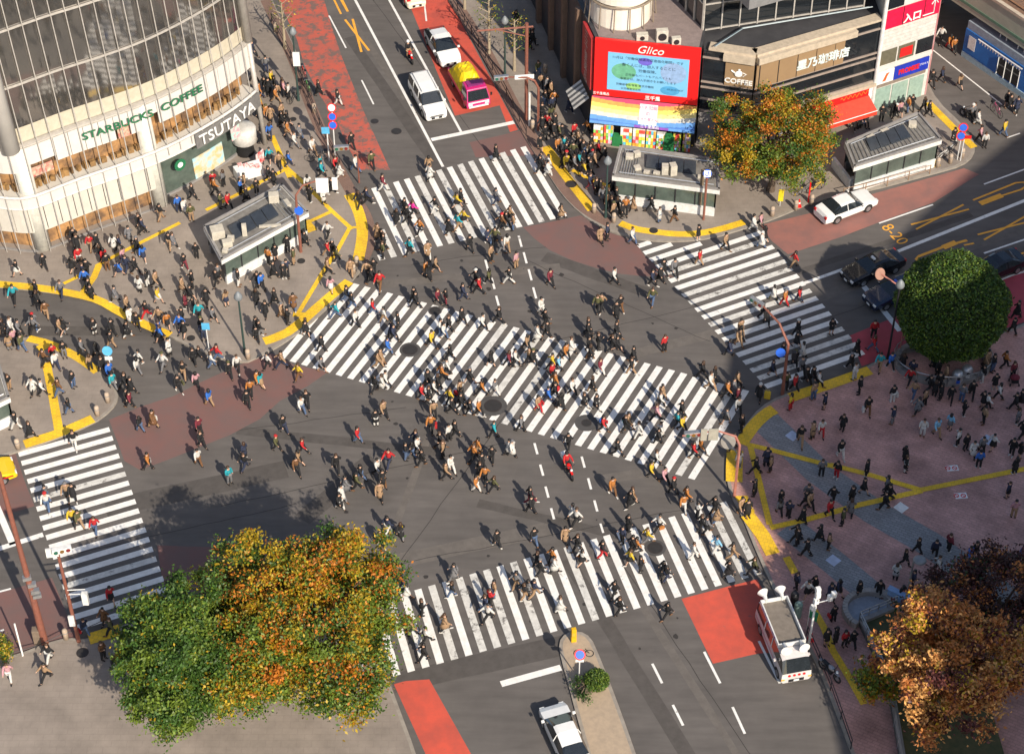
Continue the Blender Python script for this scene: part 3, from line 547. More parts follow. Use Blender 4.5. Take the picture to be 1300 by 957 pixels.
c = P(789, 41, 9.5) + Vector((0, 2.5, 0)); tk = MB(); tk.lathe(c, [(2.35, 0), (2.4, 0.1), (2.4, 1.9), (2.15, 2.0)], 36); tk.lathe(c + Vector((0, 0, 2.3)), [(2.55, 0), (2.55, 9)], 36); tk.build('tank', mat('tank_white', (0.76, 0.71, 0.62), 0.5, col2=(0.7, 0.64, 0.55), scale=0.8), B, smooth=False)
g = MB()
for i in range(14): a = 2 * math.pi * i / 14; g.tube([c + Vector((2.75 * math.cos(a), 2.75 * math.sin(a), 0)), c + Vector((2.6 * math.cos(a), 2.6 * math.sin(a), 2.2))], 0.05, 5)
g.tube([c + Vector((2.62 * math.cos(2 * math.pi * i / 36), 2.62 * math.sin(2 * math.pi * i / 36), 2.15)) for i in range(37)], 0.09, 6, False); g.tube([c + Vector((2.62 * math.cos(2 * math.pi * i / 36), 2.62 * math.sin(2 * math.pi * i / 36), 4.5)) for i in range(37)], 0.04, 6, False)
g.build('tank_ring', mat('ring_brown', (0.25, 0.2, 0.15), 0.6), B)
def ac_unit(c, sz, rz, parent=None, label=None):
    o = thing('air_conditioner', label, 'air conditioner', c, rz); z = Vector((0, 0, 0))
    g = MB(); g.box((0, 0, 0), sz); b_ = g.build('casing', mat('ac_beige', (0.55, 0.52, 0.45), 0.6), None, bevel=0.02); b_.parent = o
    g = MB(); g.disc((0, -sz[1] / 2 - 0.02, sz[2] * 0.5), (0, -1, 0), min(sz[0], sz[2]) * 0.36, 0.03, 16); f_ = g.build('fan_grille', m_dark, None); f_.parent = o; return o
ac_unit(P(840, 52, 9.5), (0.9, 0.5, 1.0), 0.1, label='beige air conditioner beside the white tank above the screen')
ac_unit(P(858, 56, 9.5), (0.7, 0.4, 0.6), 0.15, label='smaller beige air conditioner at the right end above the screen')
ac_unit(P(815, 50, 9.5), (0.9, 0.5, 0.5), 0.05, label='low beige air conditioner right in front of the white tank')
# goods under the awning
gc = [mat('goods_%d' % i, c_, 0.5, col2=tuple(min(0.9, x * 1.5) for x in c_), scale=9, detail=1) for i, c_ in enumerate(((0.75, 0.08, 0.06), (0.8, 0.62, 0.08), (0.8, 0.78, 0.7), (0.1, 0.45, 0.65), (0.75, 0.35, 0.05), (0.75, 0.4, 0.5), (0.2, 0.5, 0.1)))]
for i, (u, w_, hh) in enumerate(((0.55, 0.75, 1.7), (1.35, 0.7, 1.9), (2.75, 0.9, 1.8), (3.75, 0.95, 1.8), (4.7, 0.75, 1.8), (5.5, 0.7, 1.5), (6.75, 0.6, 1.8), (7.5, 0.6, 2.0))):
    pos = ['white and yellow goods at the far left', 'pink and white goods, second from the left', 'snack packs right of the green panel', 'bright packs in the middle', 'packs right of the middle', 'clothes and small goods', 'goods behind the green panel, second from the right', 'red and yellow posters at the far right'][i]
    D = thing('display_rack', 'shop rack under the rainbow awning with ' + pos, 'display rack', U(u, 0, 0.55), math.atan2(gd.y, gd.x), 'racks of goods under the rainbow awning')
    g = MB(); g.box((0, 0, KH), (w_, 0.35, hh)); f_ = g.build('frame', m_dark if i > 5 else m_wmetal, None); f_.parent = D
    g = MB()
    for a in range(4):
        for c_ in range(5):
            g.m = random.choice([0, 1, 2, 2, 4, 1, 3, 5, 6]); g.box((-w_ / 2 + (a + 0.5) * w_ / 4, -0.22, KH + 0.12 + c_ * (hh - 0.2) / 5), (w_ / 4.4, 0.14, (hh - 0.3) / 5.6))
    f_ = g.build('goods', gc, None); f_.parent = D; f_['kind'] = 'stuff'
for i, (u, h_) in enumerate(((2.1, 1.0), (6.15, 1.5))):
    D = MB(); D.box(U(u, KH, 0.7), (0.85, 0.5, h_), math.atan2(gd.y, gd.x), taper=0.85); tag(D.build('green_partition', mat('green_cloth', (0.02, 0.2, 0.06), 0.7)), ('low green cloth stand between the left racks', 'taller green cloth stand between the right racks')[i] + ' under the rainbow awning', 'stand')
# ---------------- coffee house building (dark glass podium)
K0, K1, K2 = P(884, 183), P(948, 193), P(1102, 146)
B = thing('cafe_building', 'dark glass corner building with tan cafe signs and a red shop awning', 'building', K1 + Vector((0, 3, 0)))
K0i = K0 + Vector((0.02, 0.0, 0))
g = MB(); bk = [K2 + Vector((0, 22, 0)), K0 + Vector((0, 22, 0))]; g.prism([K0i, K1, K2] + bk, 0, 9.0); g.build('wall', m_dwall, B)
def pan(a, b_, z0, z1, t, out, m, name): g = MB(); panel(g, a, b_, z0, z1, t, out); return g.build(name, m, B)
def PT(a, b_, f): return a + (b_ - a) * f
m_stone = mat('grey_stone', (0.26, 0.245, 0.24), 0.7, col2=(0.2, 0.19, 0.19)); m_tan = mat('tan_sign_band', (0.30, 0.20, 0.11), 0.45, col2=(0.27, 0.18, 0.10), scale=0.6)
m_corn = mat('cornice_beige', (0.50, 0.42, 0.32), 0.6); m_slat = mat('window_bar', (0.34, 0.28, 0.24), 0.5)
pan(K0i, K1, 0, 3.3, 0.2, 0.2, m_stone, 'ground_floor_stone'); pan(K1, PT(K1, K2, 0.35), 0, 3.3, 0.2, 0.2, m_stone, 'ground_floor_stone')
pan(PT(K0i, K1, .35), PT(K0i, K1, .75), 0.2, 2.7, 0.05, 0.24, m_glassg, 'window')
for a, b_ in ((K0i, K1), (K1, K2)):
    pan(a, b_, 3.3, 8.9, 0.1, 0.12, m_glassd, 'glass_wall')
    g = MB()
    for z in (3.4, 4.5, 5.6, 6.1, 8.35): panel(g, a, b_, z, z + 0.14, 0.12, 0.22)
    g.build('window_bars', m_slat, B)
pan(PT(K0i, K1, .45), K1, 6.25, 8.3, 0.1, 0.3, m_tan, 'tan_sign'); pan(K1, PT(K1, K2, .70), 6.25, 8.3, 0.1, 0.3, m_tan, 'tan_sign')
g = MB()
for i in range(5): q = PT(K1, K2, 0.02 + i * 0.15); panel(g, q, PT(q, K2, 0.008), 6.25, 8.3, 0.02, 0.32)
g.build('sign_joint', m_dark, B)
g = MB(); panel(g, PT(K0i, K1, .4), K1, 8.55, 9.1, 0.7, 0.55); panel(g, K1, PT(K1, K2, .78), 8.55, 9.1, 0.7, 0.55); panel(g, PT(K0i, K1, .1), K1, 9.1, 9.3, 0.9, 0.2); panel(g, K1, K2, 9.1, 9.3, 0.9, 0.2); g.build('cornice', m_corn, B)
kd = (K1 - K0).normalized(); kn = Vector((kd.y, -kd.x, 0)); c = PT(K0i, K1, .72)
put_text('COFFEE', 0.62, c + kn * 0.32 + Vector((0, 0, 6.72)), kd, (0, 0, 1), m_wl, B, 'cafe_lettering', 0.02, 0.015)
g = MB(); c2 = c + kn * 0.33 + Vector((0, 0, 7.45)); g.ball(c2, 0.34, 12, (1, 0.15, 0.85)); g.tube([c2 + kd * -0.25, c2 + kd * -0.62 + Vector((0, 0, 0.25))], 0.06, 6); g.tube([c2 + kd * 0.25 + Vector((0, 0, .15)), c2 + kd * 0.55 + Vector((0, 0, 0.05)), c2 + kd * 0.3 + Vector((0, 0, -0.2))], 0.035, 6); g.ball(c2 + Vector((0, 0, 0.36)), 0.1, 8, (1, .3, 1)); g.build('teapot_emblem', m_wl, B)
ed = (K2 - K1).normalized(); en = Vector((ed.y, -ed.x, 0))
put_text('星乃珈琲店', 0.95, PT(K1, K2, .53) + en * 0.34 + Vector((0, 0, 7.2)), ed, (0, 0, 1), mat('pale_blue_letter', (0.68, 0.76, 0.74), 0.5), B, 'cafe_lettering', 0.03, 0.025)
a, b_ = PT(K1, K2, .50), PT(K1, K2, .955)
pan(PT(K1, K2, .36), K2, 3.1, 3.4, 0.5, 0.5, m_corn, 'shop_cornice'); pan(a, b_, 2.3, 3.1, 0.1, 0.35, m_bred, 'red_fascia'); pan(b_, K2, 1.0, 3.1, 0.1, 0.3, m_wl, 'white_end_panel')
pan(PT(K1, K2, .36), b_, 0, 2.3, 0.1, 0.05, m_int, 'shop_window')
g = MB(); ew = (b_ - a).length; g.add([a + en * 0.4 + Vector((0, 0, 2.35)), b_ + en * 0.4 + Vector((0, 0, 2.35)), b_ + en * 1.75 + Vector((0, 0, 1.75)), a + en * 1.75 + Vector((0, 0, 1.75)), b_ + en * 1.75 + Vector((0, 0, 1.35)), a + en * 1.75 + Vector((0, 0, 1.35)), a + en * 0.4 + Vector((0, 0, 2.31)), b_ + en * 0.4 + Vector((0, 0, 2.31))], [(3, 2, 1, 0), (5, 4, 2, 3), (6, 7, 4, 5)]); g.build('red_awning', mat('awning_red', (0.78, 0.06, 0.03), 0.6), B)
g = MB(); g.tube([a + en * 1.76 + Vector((0, 0, 1.76)), b_ + en * 1.76 + Vector((0, 0, 1.76))], 0.035, 5); g.build('awning_edge', m_wl, B)
g = MB(); q0 = PT(K1, K2, .72) + en * 0.37 + Vector((0, 0, 2.7)); g.tube([q0 + ed * (i * 0.07) + Vector((0, 0, 0.14 * math.sin(i * 1.1) * (1 if i % 7 else 1.8))) for i in range(38)], 0.022, 4); g.build('gold_script', mat('gold_paint', (0.6, 0.3, 0.03), 0.5), B)
# glass tower above
B2 = thing('glass_tower', 'upper dark glass tower with slim mullions rising behind the tan cafe sign', 'building', K1 + Vector((4, 8, 9.3)))
t0, t1, t2 = PT(K0i, K1, .05) - kn * 1.4, K1 - kn * 1.6 + ed * 0.2, K2 - en * 1.9 - ed * 0.5
t1 = PT(K0i, K1, .15) - en * 2.0 + Vector((0.3, 0.3, 0)); t0 = t1 + Vector((-2.2, 5.0, 0))
g = MB(); g.prism([t0, t1, t2, t2 + Vector((0, 18, 0)), t0 + Vector((0, 16, 0))], 9.3, 36); g.build('glass', m_glassd, B2)
for a, b_, n_ in ((t0, t1, 4), (t1, t2, 9)):
    for i in range(n_ + 1): g = MB(); q = PT(a, b_, i / n_); dd = (b_ - a).normalized(); qn = Vector((dd.y, -dd.x, 0)); g.box(q + qn * 0.05 + Vector((0, 0, 9.3)), (0.1, 0.14, 26), math.atan2(dd.y, dd.x)); g.build('mullion', m_mull, B2)
    g = MB()
    for z in range(11): panel(g, a, b_, 9.35 + z * 2.3, 9.45 + z * 2.3, 0.1, 0.08)
    g.build('transom', m_mull, B2)
g = MB(); q = P(975, 8, 13.2); g.box((q.x + 0.4, q.y + 1.6, 13.2), (5.2, 2.2, 8), math.atan2(ed.y, ed.x)); g.build('grey_box_bay', mat('bay_grey', (0.22, 0.22, 0.225), 0.5), B2)
g = MB(); q = [P(*V(870, 0, 260, 1185)(*c_), 9.4) for c_ in ((170, 268), (330, 165), (1080, 40), (1110, 62), (400, 215))]; g.tube(q[:3], 0.06, 5); g.tube([x + Vector((0, -0.4, 0.25)) for x in q[:3]], 0.04, 5); g.build('terrace_rail', mat('rail_blue_grey', (0.3, 0.38, 0.42), 0.4), B2)
# ---------------- narrow tiled building
S0, S1 = K2, P(1173, 122); B = thing('tiled_building', 'narrow white tiled building with red entrance sign above a blue loan shop sign', 'building', (S0 + S1) / 2 + Vector((0, 2, 0)))
S0b = S0 + (S1 - S0).normalized() * 0.1
g = MB(); g.prism([S0b, S1, S1 + Vector((-1.0, 20, 0)), S0b + Vector((-1.5, 20, 0))], 0, 26); g.build('wall', m_tile, B)
def pan(a, b_, z0, z1, t, out, m, name): g = MB(); panel(g, a, b_, z0, z1, t, out); return g.build(name, m, B)
F = lambda f: PT(S0b, S1, f)
pan(F(0.05), F(.33), .15, 2.35, .05, .06, mat('frosted_green', (0.30, 0.42, 0.36), .3), 'shop_window'); pan(F(.36), F(.64), .15, 2.3, .05, .06, mat('frosted_green', (0.3, .42, .36), .3), 'shop_door'); pan(F(.67), F(.93), .15, 2.3, .05, .06, mat('frosted_green', (0.3, .42, .36), .3), 'shop_window')
pan(F(.03), F(.94), 2.45, 2.75, .05, .07, mat('shutter_brown', (0.25, 0.2, 0.16), .6), 'shutter_box'); pan(F(.02), F(.33), 2.85, 4.05, .1, .15, m_wl, 'white_sign')
pan(F(.335), F(.96), 2.85, 4.05, .1, .15, mat('loan_blue', (0.015, 0.04, 0.42), .4), 'blue_sign'); pan(F(0), F(1), 4.2, 4.5, .1, .1, m_wpanel, 'ledge')
pan(F(.02), F(.34), 4.6, 5.95, .05, .05, mat('window_olive', (0.14, 0.13, 0.09), .15), 'window'); pan(F(.37), F(.66), 4.6, 5.95, .05, .05, mat('window_olive', (0.14, .13, .09), .15), 'window'); pan(F(.70), F(.99), 4.6, 5.95, .05, .05, m_glassd, 'window')
pan(F(.40), F(.62), 4.85, 5.7, .03, .09, m_sred, 'window_poster'); pan(F(.02), F(1), 8.05, 9.75, .06, .1, mat('entrance_red', (0.68, 0.01, 0.06), .45), 'red_entrance_sign')
pan(F(.02), F(.34), 9.85, 12.2, .05, .05, m_glassd, 'window'); pan(F(.345), F(.355), 8.05, 9.8, .02, .13, m_dark, 'sign_joint'); pan(F(.72), F(.728), 8.05, 9.8, .02, .13, m_dark, 'sign_joint')
pan(F(.36), F(1), 12.5, 15, .05, .05, m_glassd, 'window'); pan(F(0), F(.34), 14, 16, .05, .05, m_glassd, 'window')
td = (S1 - S0).normalized(); tn_ = Vector((td.y, -td.x, 0)); z1 = Vector((0, 0, 1))
put_text('入口', 0.85, F(.52) + tn_ * .12 + z1 * 8.5, td, z1, m_wl, B, 'entrance_lettering', 0.01, 0.03)
g = MB(); q = F(.70) + tn_ * .14 + z1 * 8.3; g.tube([q, q + td * 1.05, q + td * 1.05 + z1 * 1.15], .05, 5); g.tube([q + td * .75 + z1 * .85, q + td * 1.05 + z1 * 1.25, q + td * 1.35 + z1 * .85], .05, 5); g.build('entrance_arrow', m_wl, B)
put_text('PROMISE', .62, F(.60) + tn_ * .16 + z1 * 3.42, td, z1, m_sred, B, 'shop_lettering', .01, .03, sx=.82); put_text('プロミス', .22, F(.87) + tn_ * .16 + z1 * 3.5, td, z1, m_wl, B, 'shop_lettering', .01)
g = MB(); q = F(.17) + tn_ * .16 + z1 * 3.05; g.add([q + td * -.2, q + td * .12, q + td * .22 + z1 * .4, q + td * .42 + z1 * .75, q + td * .1 + z1 * .72, q + td * -.05 + z1 * .35], [(0, 1, 2, 3, 4, 5)]); g.build('orange_emblem', mat('emblem_orange', (.75, .12, .02), .5), B)
g = MB(); q = S0 + tn_ * .28; g.tube([q, q + z1 * 24], .17, 12); tag(g.build('white_drainpipe', m_wmetal), 'tall white post standing between the red awning and the tiled building', 'post')
g = MB(); 
for z in range(7): panel(g, F(0), F(1), 6.0 + z * .34, 6.02 + z * .34, .01, .015)
g.build('tile_joint', mat('grout', (.42, .4, .37), .8), B)
pan(PT(S1, S1 + Vector((-1, 20, 0)), .0), S1 + Vector((-.5, 8, 0)), 0, 26, .1, .12, mat('pink_side_wall', (.45, .16, .17), .7, col2=(.5, .3, .3), scale=.6), 'side_wall')
# ---------------- blue shop and railway viaduct
Q0, Q1 = P(1222, 70), P(1300, 124); qd = (Q1 - Q0).normalized(); qn = Vector((qd.y, -qd.x, 0)); Q2 = Q0 + qd * 22
B = thing('blue_shop', 'blue fronted shop with white bunting under the railway viaduct', 'shop', Q0 + qd * 4)
g = MB(); g.prism([Q0, Q2, Q2 - qn * 3, Q0 - qn * 3], 0, 3.4); g.build('wall', mat('blue_grey_wall', (.25, .3, .36), .7), B)
g = MB(); panel(g, Q0, Q2, .5, 2.7, .1, .12); g.build('blue_front', mat('shop_blue', (.02, .14, .45), .5, col2=(.02, .11, .36), scale=1), B)
g = MB(); panel(g, Q0, Q2, 0, .5, .1, .2); g.build('plinth', mat('pale_blue_plinth', (.3, .42, .5), .6), B)
g = MB(); panel(g, Q0 + qd * 4.0, Q0 + qd * 6.4, .6, 2.2, .03, .16); g.build('door_glass', m_glassd, B)
g = MB()
for i in range(4): q = Q0 + qd * (4.0 + i * .8) + qn * .2; g.box((q.x, q.y, .6), (.06, .06, 1.6))
panel(g, Q0 + qd * .5, Q0 + qd * 1.3, 1.1, 2.3, .02, .17); g.build('window_frame', m_wmetal, B)
g = MB()
for i in range(16): q = Q0 + qd * (1.9 + i * .3) + qn * .5; g.add([q + z1 * 2.75, q + qd * .28 + z1 * 2.75, q + qd * .14 + qn * .02 + z1 * 2.45], [(0, 1, 2)])
g.tube([Q0 + qd * 1.8 + qn * .5 + z1 * 2.78, Q0 + qd * 6.8 + qn * .5 + z1 * 2.78], .05, 5); g.build('bunting', m_wl, B)
g = MB()
for i in range(2): q = Q0 + qd * (3.5 + i * 2.0) - qn * .5 + z1 * 3.4; g.tube([q - qd * .35, q - qd * .33 + z1 * .5, q + z1 * .75, q + qd * .33 + z1 * .5, q + qd * .35], .06, 6)
g.build('roof_arch', m_wmetal, B)
B = thing('railway_viaduct', 'railway viaduct with beige green side wall and brown trackbed at the top right', 'viaduct', Q0 + Vector((4, 4, 0)))
W0 = Q0 - qd * 9 - qn * 0.3; W1 = Q0 + qd * 30 - qn * .3
g = MB(); g.prism([W0, W1, W1 - qn * 16, W0 - qn * 16], 4.1, 5.4); g.build('deck', m_grey, B)
g = MB(); panel(g, W0, W1, 4.1, 6.5, .2, .25); g.build('side_wall', mat('viaduct_panel', (.34, .35, .28), .7, col2=(.28, .3, .24), scale=1), B)
g = MB(); panel(g, W0, W1, 6.5, 6.75, .35, .35); g.build('coping', m_corn, B)
g = MB(); panel(g, W0, W1, 4.6, 4.85, .05, .3); g.build('green_stripe', mat('stripe_green', (.1, .2, .14), .6), B)
g = MB(); g.prism([W0 - qn * .5, W1 - qn * .5, W1 - qn * 15, W0 - qn * 15], 5.4, 5.8); g.build('trackbed', mat('ballast_brown', (.22, .13, .08), .9, col2=(.12, .07, .05), scale=4), B)
g = MB()
for i in range(8): g.tube([W0 - qn * (1.6 + i * 1.55) + z1 * 5.95, W1 - qn * (1.6 + i * 1.55) + z1 * 5.95], .09, 4)
g.build('rail', mat('rail_rust', (.38, .22, .13), .5, .3), B)
g = MB()
for i in range(5): q = Q0 + qd * (-7 + i * 8) - qn * 3.5; g.box(q, (.9, .9, 4.1), math.atan2(qd.y, qd.x))
g.build('pier', m_grey, B)
# ---------------- subway entrances
def entrance(label, corners, hroof, wall_px, slats, panes, blue=None, roofcol=(0.22, 0.21, 0.19)):
    FL, FR, BR, BL = [P(*q, hroof) for q in corners]; ctr = (FL + FR + BR + BL) / 4
    B = thing('subway_entrance', label, 'subway entrance', (ctr.x, ctr.y, KH)); z = KH
    fl, fr, br, bl = [Vector((p.x, p.y, 0)) for p in (FL, FR, BR, BL)]
    ins = [q + (Vector((ctr.x, ctr.y, 0)) - q) * .07 for q in (fl, fr, br, bl)]
    for i in range(4):
        if i == 3: continue
        a, b_ = ins[i], ins[(i + 1) % 4]; g = MB(); panel(g, a, b_, z, z + .75, .2, .05); panel(g, a, b_, z + .75, z + .85, .3, .1); g.build('low_wall', m_wmetal if i == 0 else m_grey, B)
        g = MB(); panel(g, a, b_, z + .85, hroof - .35, .04, 0); g.build('glass_wall', m_glassg, B)
        L_ = (b_ - a).length; n_ = max(1, int(L_ / 1.3))
        for k in range(n_ + 1): g = MB(); q = a + (b_ - a) * (k / n_); g.box((q.x, q.y, z + .75), (.09, .09, hroof - z - 1.0)); g.build('frame_post', m_dark, B)
    g = MB(); g.prism([fl, fr, br, bl], hroof - .4, hroof - .02); g.build('roof_fascia', m_wmetal, B)
    inn = inset([fl, fr, br, bl], .22); g = MB(); g.prism(inn, hroof - .02, hroof + .02); g.build('roof_deck', mat('entrance_roof', roofcol, .8, col2=(.13, .12, .11), scale=1.5, detail=7), B)
    g = MB()
    for i in range(4):
        a, b_ = (fl, fr, br, bl)[i], (fl, fr, br, bl)[(i + 1) % 4]; panel(g, a, b_, hroof - .02, hroof + .14, .16, 0)
    g.build('parapet', m_grey, B)
    def rp(u, v, h=0): p = lerp(lerp(inn[0], inn[1], u), lerp(inn[3], inn[2], u), v); return Vector((p.x, p.y, hroof + h))
    pa = panes; 
    for i in range(pa[4]):
        u0 = pa[0] + (pa[1] - pa[0]) * i / pa[4]; u1 = pa[0] + (pa[1] - pa[0]) * (i + 1) / pa[4] - .008
        g = MB(); g.add([rp(u0, pa[2], .16), rp(u1, pa[2], .16), rp(u1, pa[3], .34), rp(u0, pa[3], .34), rp(u0, pa[2], .02), rp(u1, pa[2], .02), rp(u1, pa[3], .02), rp(u0, pa[3], .02)], [(0, 1, 2, 3), (4, 5, 1, 0), (5, 6, 2, 1), (6, 7, 3, 2), (7, 4, 0, 3)]); g.build('skylight', mat('skylight_glass', (.10, .115, .09) if pa[5] else (.05, .06, .075), .12, .2), B)
    g = MB()
    for i in range(slats[2]):
        u = slats[0] + (slats[1] - slats[0]) * i / slats[2]; g.tube([rp(u, .05, .07), rp(u, .95, .07)], .045, 4)
    for v in (.08, .92): g.tube([rp(.03, v, .1), rp(.97, v, .1)], .05, 4)
    g.build('roof_ribs', m_steel, B); return B, rp
m_box = mat('rooftop_box', (.52, .48, .40), .6)
def clutter(B, rp, items):
    for u, v, sx, sy, sz, nm in items:
        g = MB(); p = rp(u, v, .03); g.box((p.x, p.y, p.z), (sx, sy, sz), random.uniform(-.3, .6)); g.box((p.x + .05, p.y - sy / 2, p.z + sz * .3), (sx * .6, .05, sz * .4), 0); g.build(nm, m_box, B, bevel=.02)
B, rp = entrance('glass sided subway entrance with white fascia in front of the drugstore', [(777, 224), (914, 242), (912, 203), (787, 185)], 2.75, None, (.04, .22, 7), (.28, .8, .38, .78, 4, 0))
clutter(B, rp, [(.1, .65, .6, .5, .35, 'vent_box'), (.17, .75, .5, .4, .45, 'vent_box'), (.48, .28, .5, .5, .8, 'roof_unit'), (.56, .3, .5, .6, .9, 'roof_unit'), (.4, .22, .5, .3, .2, 'vent_box'), (.3, .2, .45, .3, .2, 'vent_box'), (.85, .3, .6, .3, .2, 'vent_box'), (.2, .3, .5, .5, .25, 'vent_box')])
B, rp = entrance('subway entrance with beige rooftop boxes and greenish skylights beside the glass building', [(281, 331), (392, 270), (358, 234), (258, 288)], 2.65, None, (.8, .97, 5), (.2, .76, .28, .62, 4, 1), roofcol=(.26, .23, .17))
clutter(B, rp, [(.06, .6, .95, .9, .75, 'roof_unit'), (.1, .22, .7, .5, .5, 'vent_box'), (.16, .3, .5, .4, .4, 'vent_box'), (.32, .25, .35, .35, 1.0, 'camera_mast'), (.82, .72, .75, .6, .7, 'roof_unit'), (.6, .12, 1.6, .25, .12, 'vent_box'), (.05, .1, .4, .4, .25, 'vent_box'), (.9, .45, .5, .8, .25, 'vent_box')])
B, rp = entrance('subway entrance with ribbed roof and four dark skylights beside the parked white sedan', [(1084, 213), (1196, 178), (1166, 143), (1072, 182)], 2.75, None, (.02, .99, 20), (.22, .74, .34, .78, 4, 0), roofcol=(.3, .27, .24))
clutter(B, rp, [(.84, .7, .6, .5, .4, 'roof_unit'), (.3, .85, .7, .4, .2, 'vent_box'), (.5, .88, .7, .4, .2, 'vent_box')])
B, rp = entrance('small subway entrance roof cut by the left edge of the traffic island', [(-70, 545), (13, 505), (-2, 455), (-90, 485)], 2.6, None, (.1, .4, 4), (.45, .9, .3, .7, 2, 0))
# stair well walls beside the right entrance
g = MB(); a, b_ = P(1077, 241, KH), P(1183, 210, KH); panel(g, a, b_, KH, 1.0, .2, 0); panel(g, a, b_, 1.0, 1.1, .35, .06); a2 = P(1055, 212, KH); panel(g, a2, a, KH, 1.05, .25, 0); tag(g.build('stair_wall', m_wmetal), 'low white wall with capping in front of the ribbed roof entrance', 'wall')
# off-frame tower blocks across the street (their shadows fall on the plaza)
SH = 42.0; shv = Vector((sdx, sdy, 0)) * (SH / math.tan(SUN_EL))
def tower(name, label, px, extra, m):
    poly = [P(*q) + shv for q in px] + [Vector(e) for e in extra]; B = thing(name, label, 'building', poly[0]); g = MB(); g.prism(poly, 0, SH); g.build('wall', m, B)
    g = MB()
    for i in range(len(px) - 1):
        a, b_ = poly[i], poly[i + 1]
        for z in range(2, 40, 4): panel(g, b_, a, z, z + 2.2, .05, .06)
    g.build('window_band', m_glassd, B); g = MB(); g.prism(inset(poly, .5), SH, SH + .02); g.build('roof', m_grey, B)
sh_px = [(1340, 135), (1235, 215), (1180, 262), (1140, 300), (1108, 332), (1062, 362), (1005, 385), (955, 405), (928, 440), (922, 475), (915, 520), (925, 585), (945, 635), (1000, 655), (1012, 715), (985, 742), (1030, 800), (1075, 1000)]
tower('station_building', 'tall station block outside the frame whose shadow covers the brick plaza', sh_px, [(120, -10, 0), (170, 60, 0)], m_grey)
# ================================================================ vehicles
import numpy as np
hd = (P(562, 212) - P(450, 0)).normalized()              # down the top road, towards the crossing
rd = (P(*A13(1300, 178)) - P(*A13(670, 428))).normalized()  # along the right road, away from the crossing
ang = lambda d: math.atan2(d.y, d.x)
m_cglass = mat('car_glass', (.02, .025, .03), .05, coat=.6); m_tyre = m_rubber; m_rim = mat('wheel_rim', (.45, .45, .46), .35, .7)
m_head = mat('headlight_glass', (.7, .72, .72), .15); m_tail = mat('taillight_red', (.5, .01, .01), .3)
def paint(name, c, rough=.28): return mat(name, c, rough, coat=.5, col2=tuple(x * .94 for x in c))
PROF = {
 'sedan': dict(st=[(2.42, .60, .74, 0), (2.32, .72, .84, 0), (1.9, .84, .89, 0), (.98, .95, .9, 1), (.28, 1.38, .9, 2), (-.25, 1.45, .9, 2), (-1.0, 1.40, .9, 2), (-1.72, 1.02, .89, 3), (-2.28, .98, .84, 0), (-2.42, .72, .76, 0)], belt=.90, top=.66, ax=(1.45, -1.4)),
 'hatch': dict(st=[(2.2, .60, .72, 0), (2.1, .74, .82, 0), (1.75, .9, .87, 0), (1.15, 1.0, .87, 1), (.2, 1.46, .87, 2), (-.4, 1.49, .87, 2), (-1.3, 1.36, .87, 2), (-2.02, 1.05, .84, 3), (-2.2, .8, .78, 0)], belt=.95, top=.62, ax=(1.32, -1.35)),
 'van': dict(st=[(2.42, .72, .80, 0), (2.36, .92, .88, 0), (1.9, 1.05, .91, 0), (1.45, 1.12, .91, 1), (.75, 1.78, .91, 2), (-.6, 1.86, .91, 2), (-2.0, 1.84, .91, 2), (-2.32, 1.70, .9, 2), (-2.42, 1.05, .9, 3), (-2.45, .7, .86, 0)], belt=1.08, top=.78, ax=(1.5, -1.4)),
 'cabover': dict(st=[(2.5, .8, .86, 0), (2.48, 1.05, .92, 1), (2.05, 1.85, .93, 2), (1.6, 1.95, .93, 2), (-.5, 1.97, .93, 2), (-2.3, 1.95, .93, 2), (-2.5, 1.85, .92, 2), (-2.58, 1.1, .92, 3), (-2.6, .8, .9, 0)], belt=1.15, top=.82, ax=(1.75, -1.55)),
}
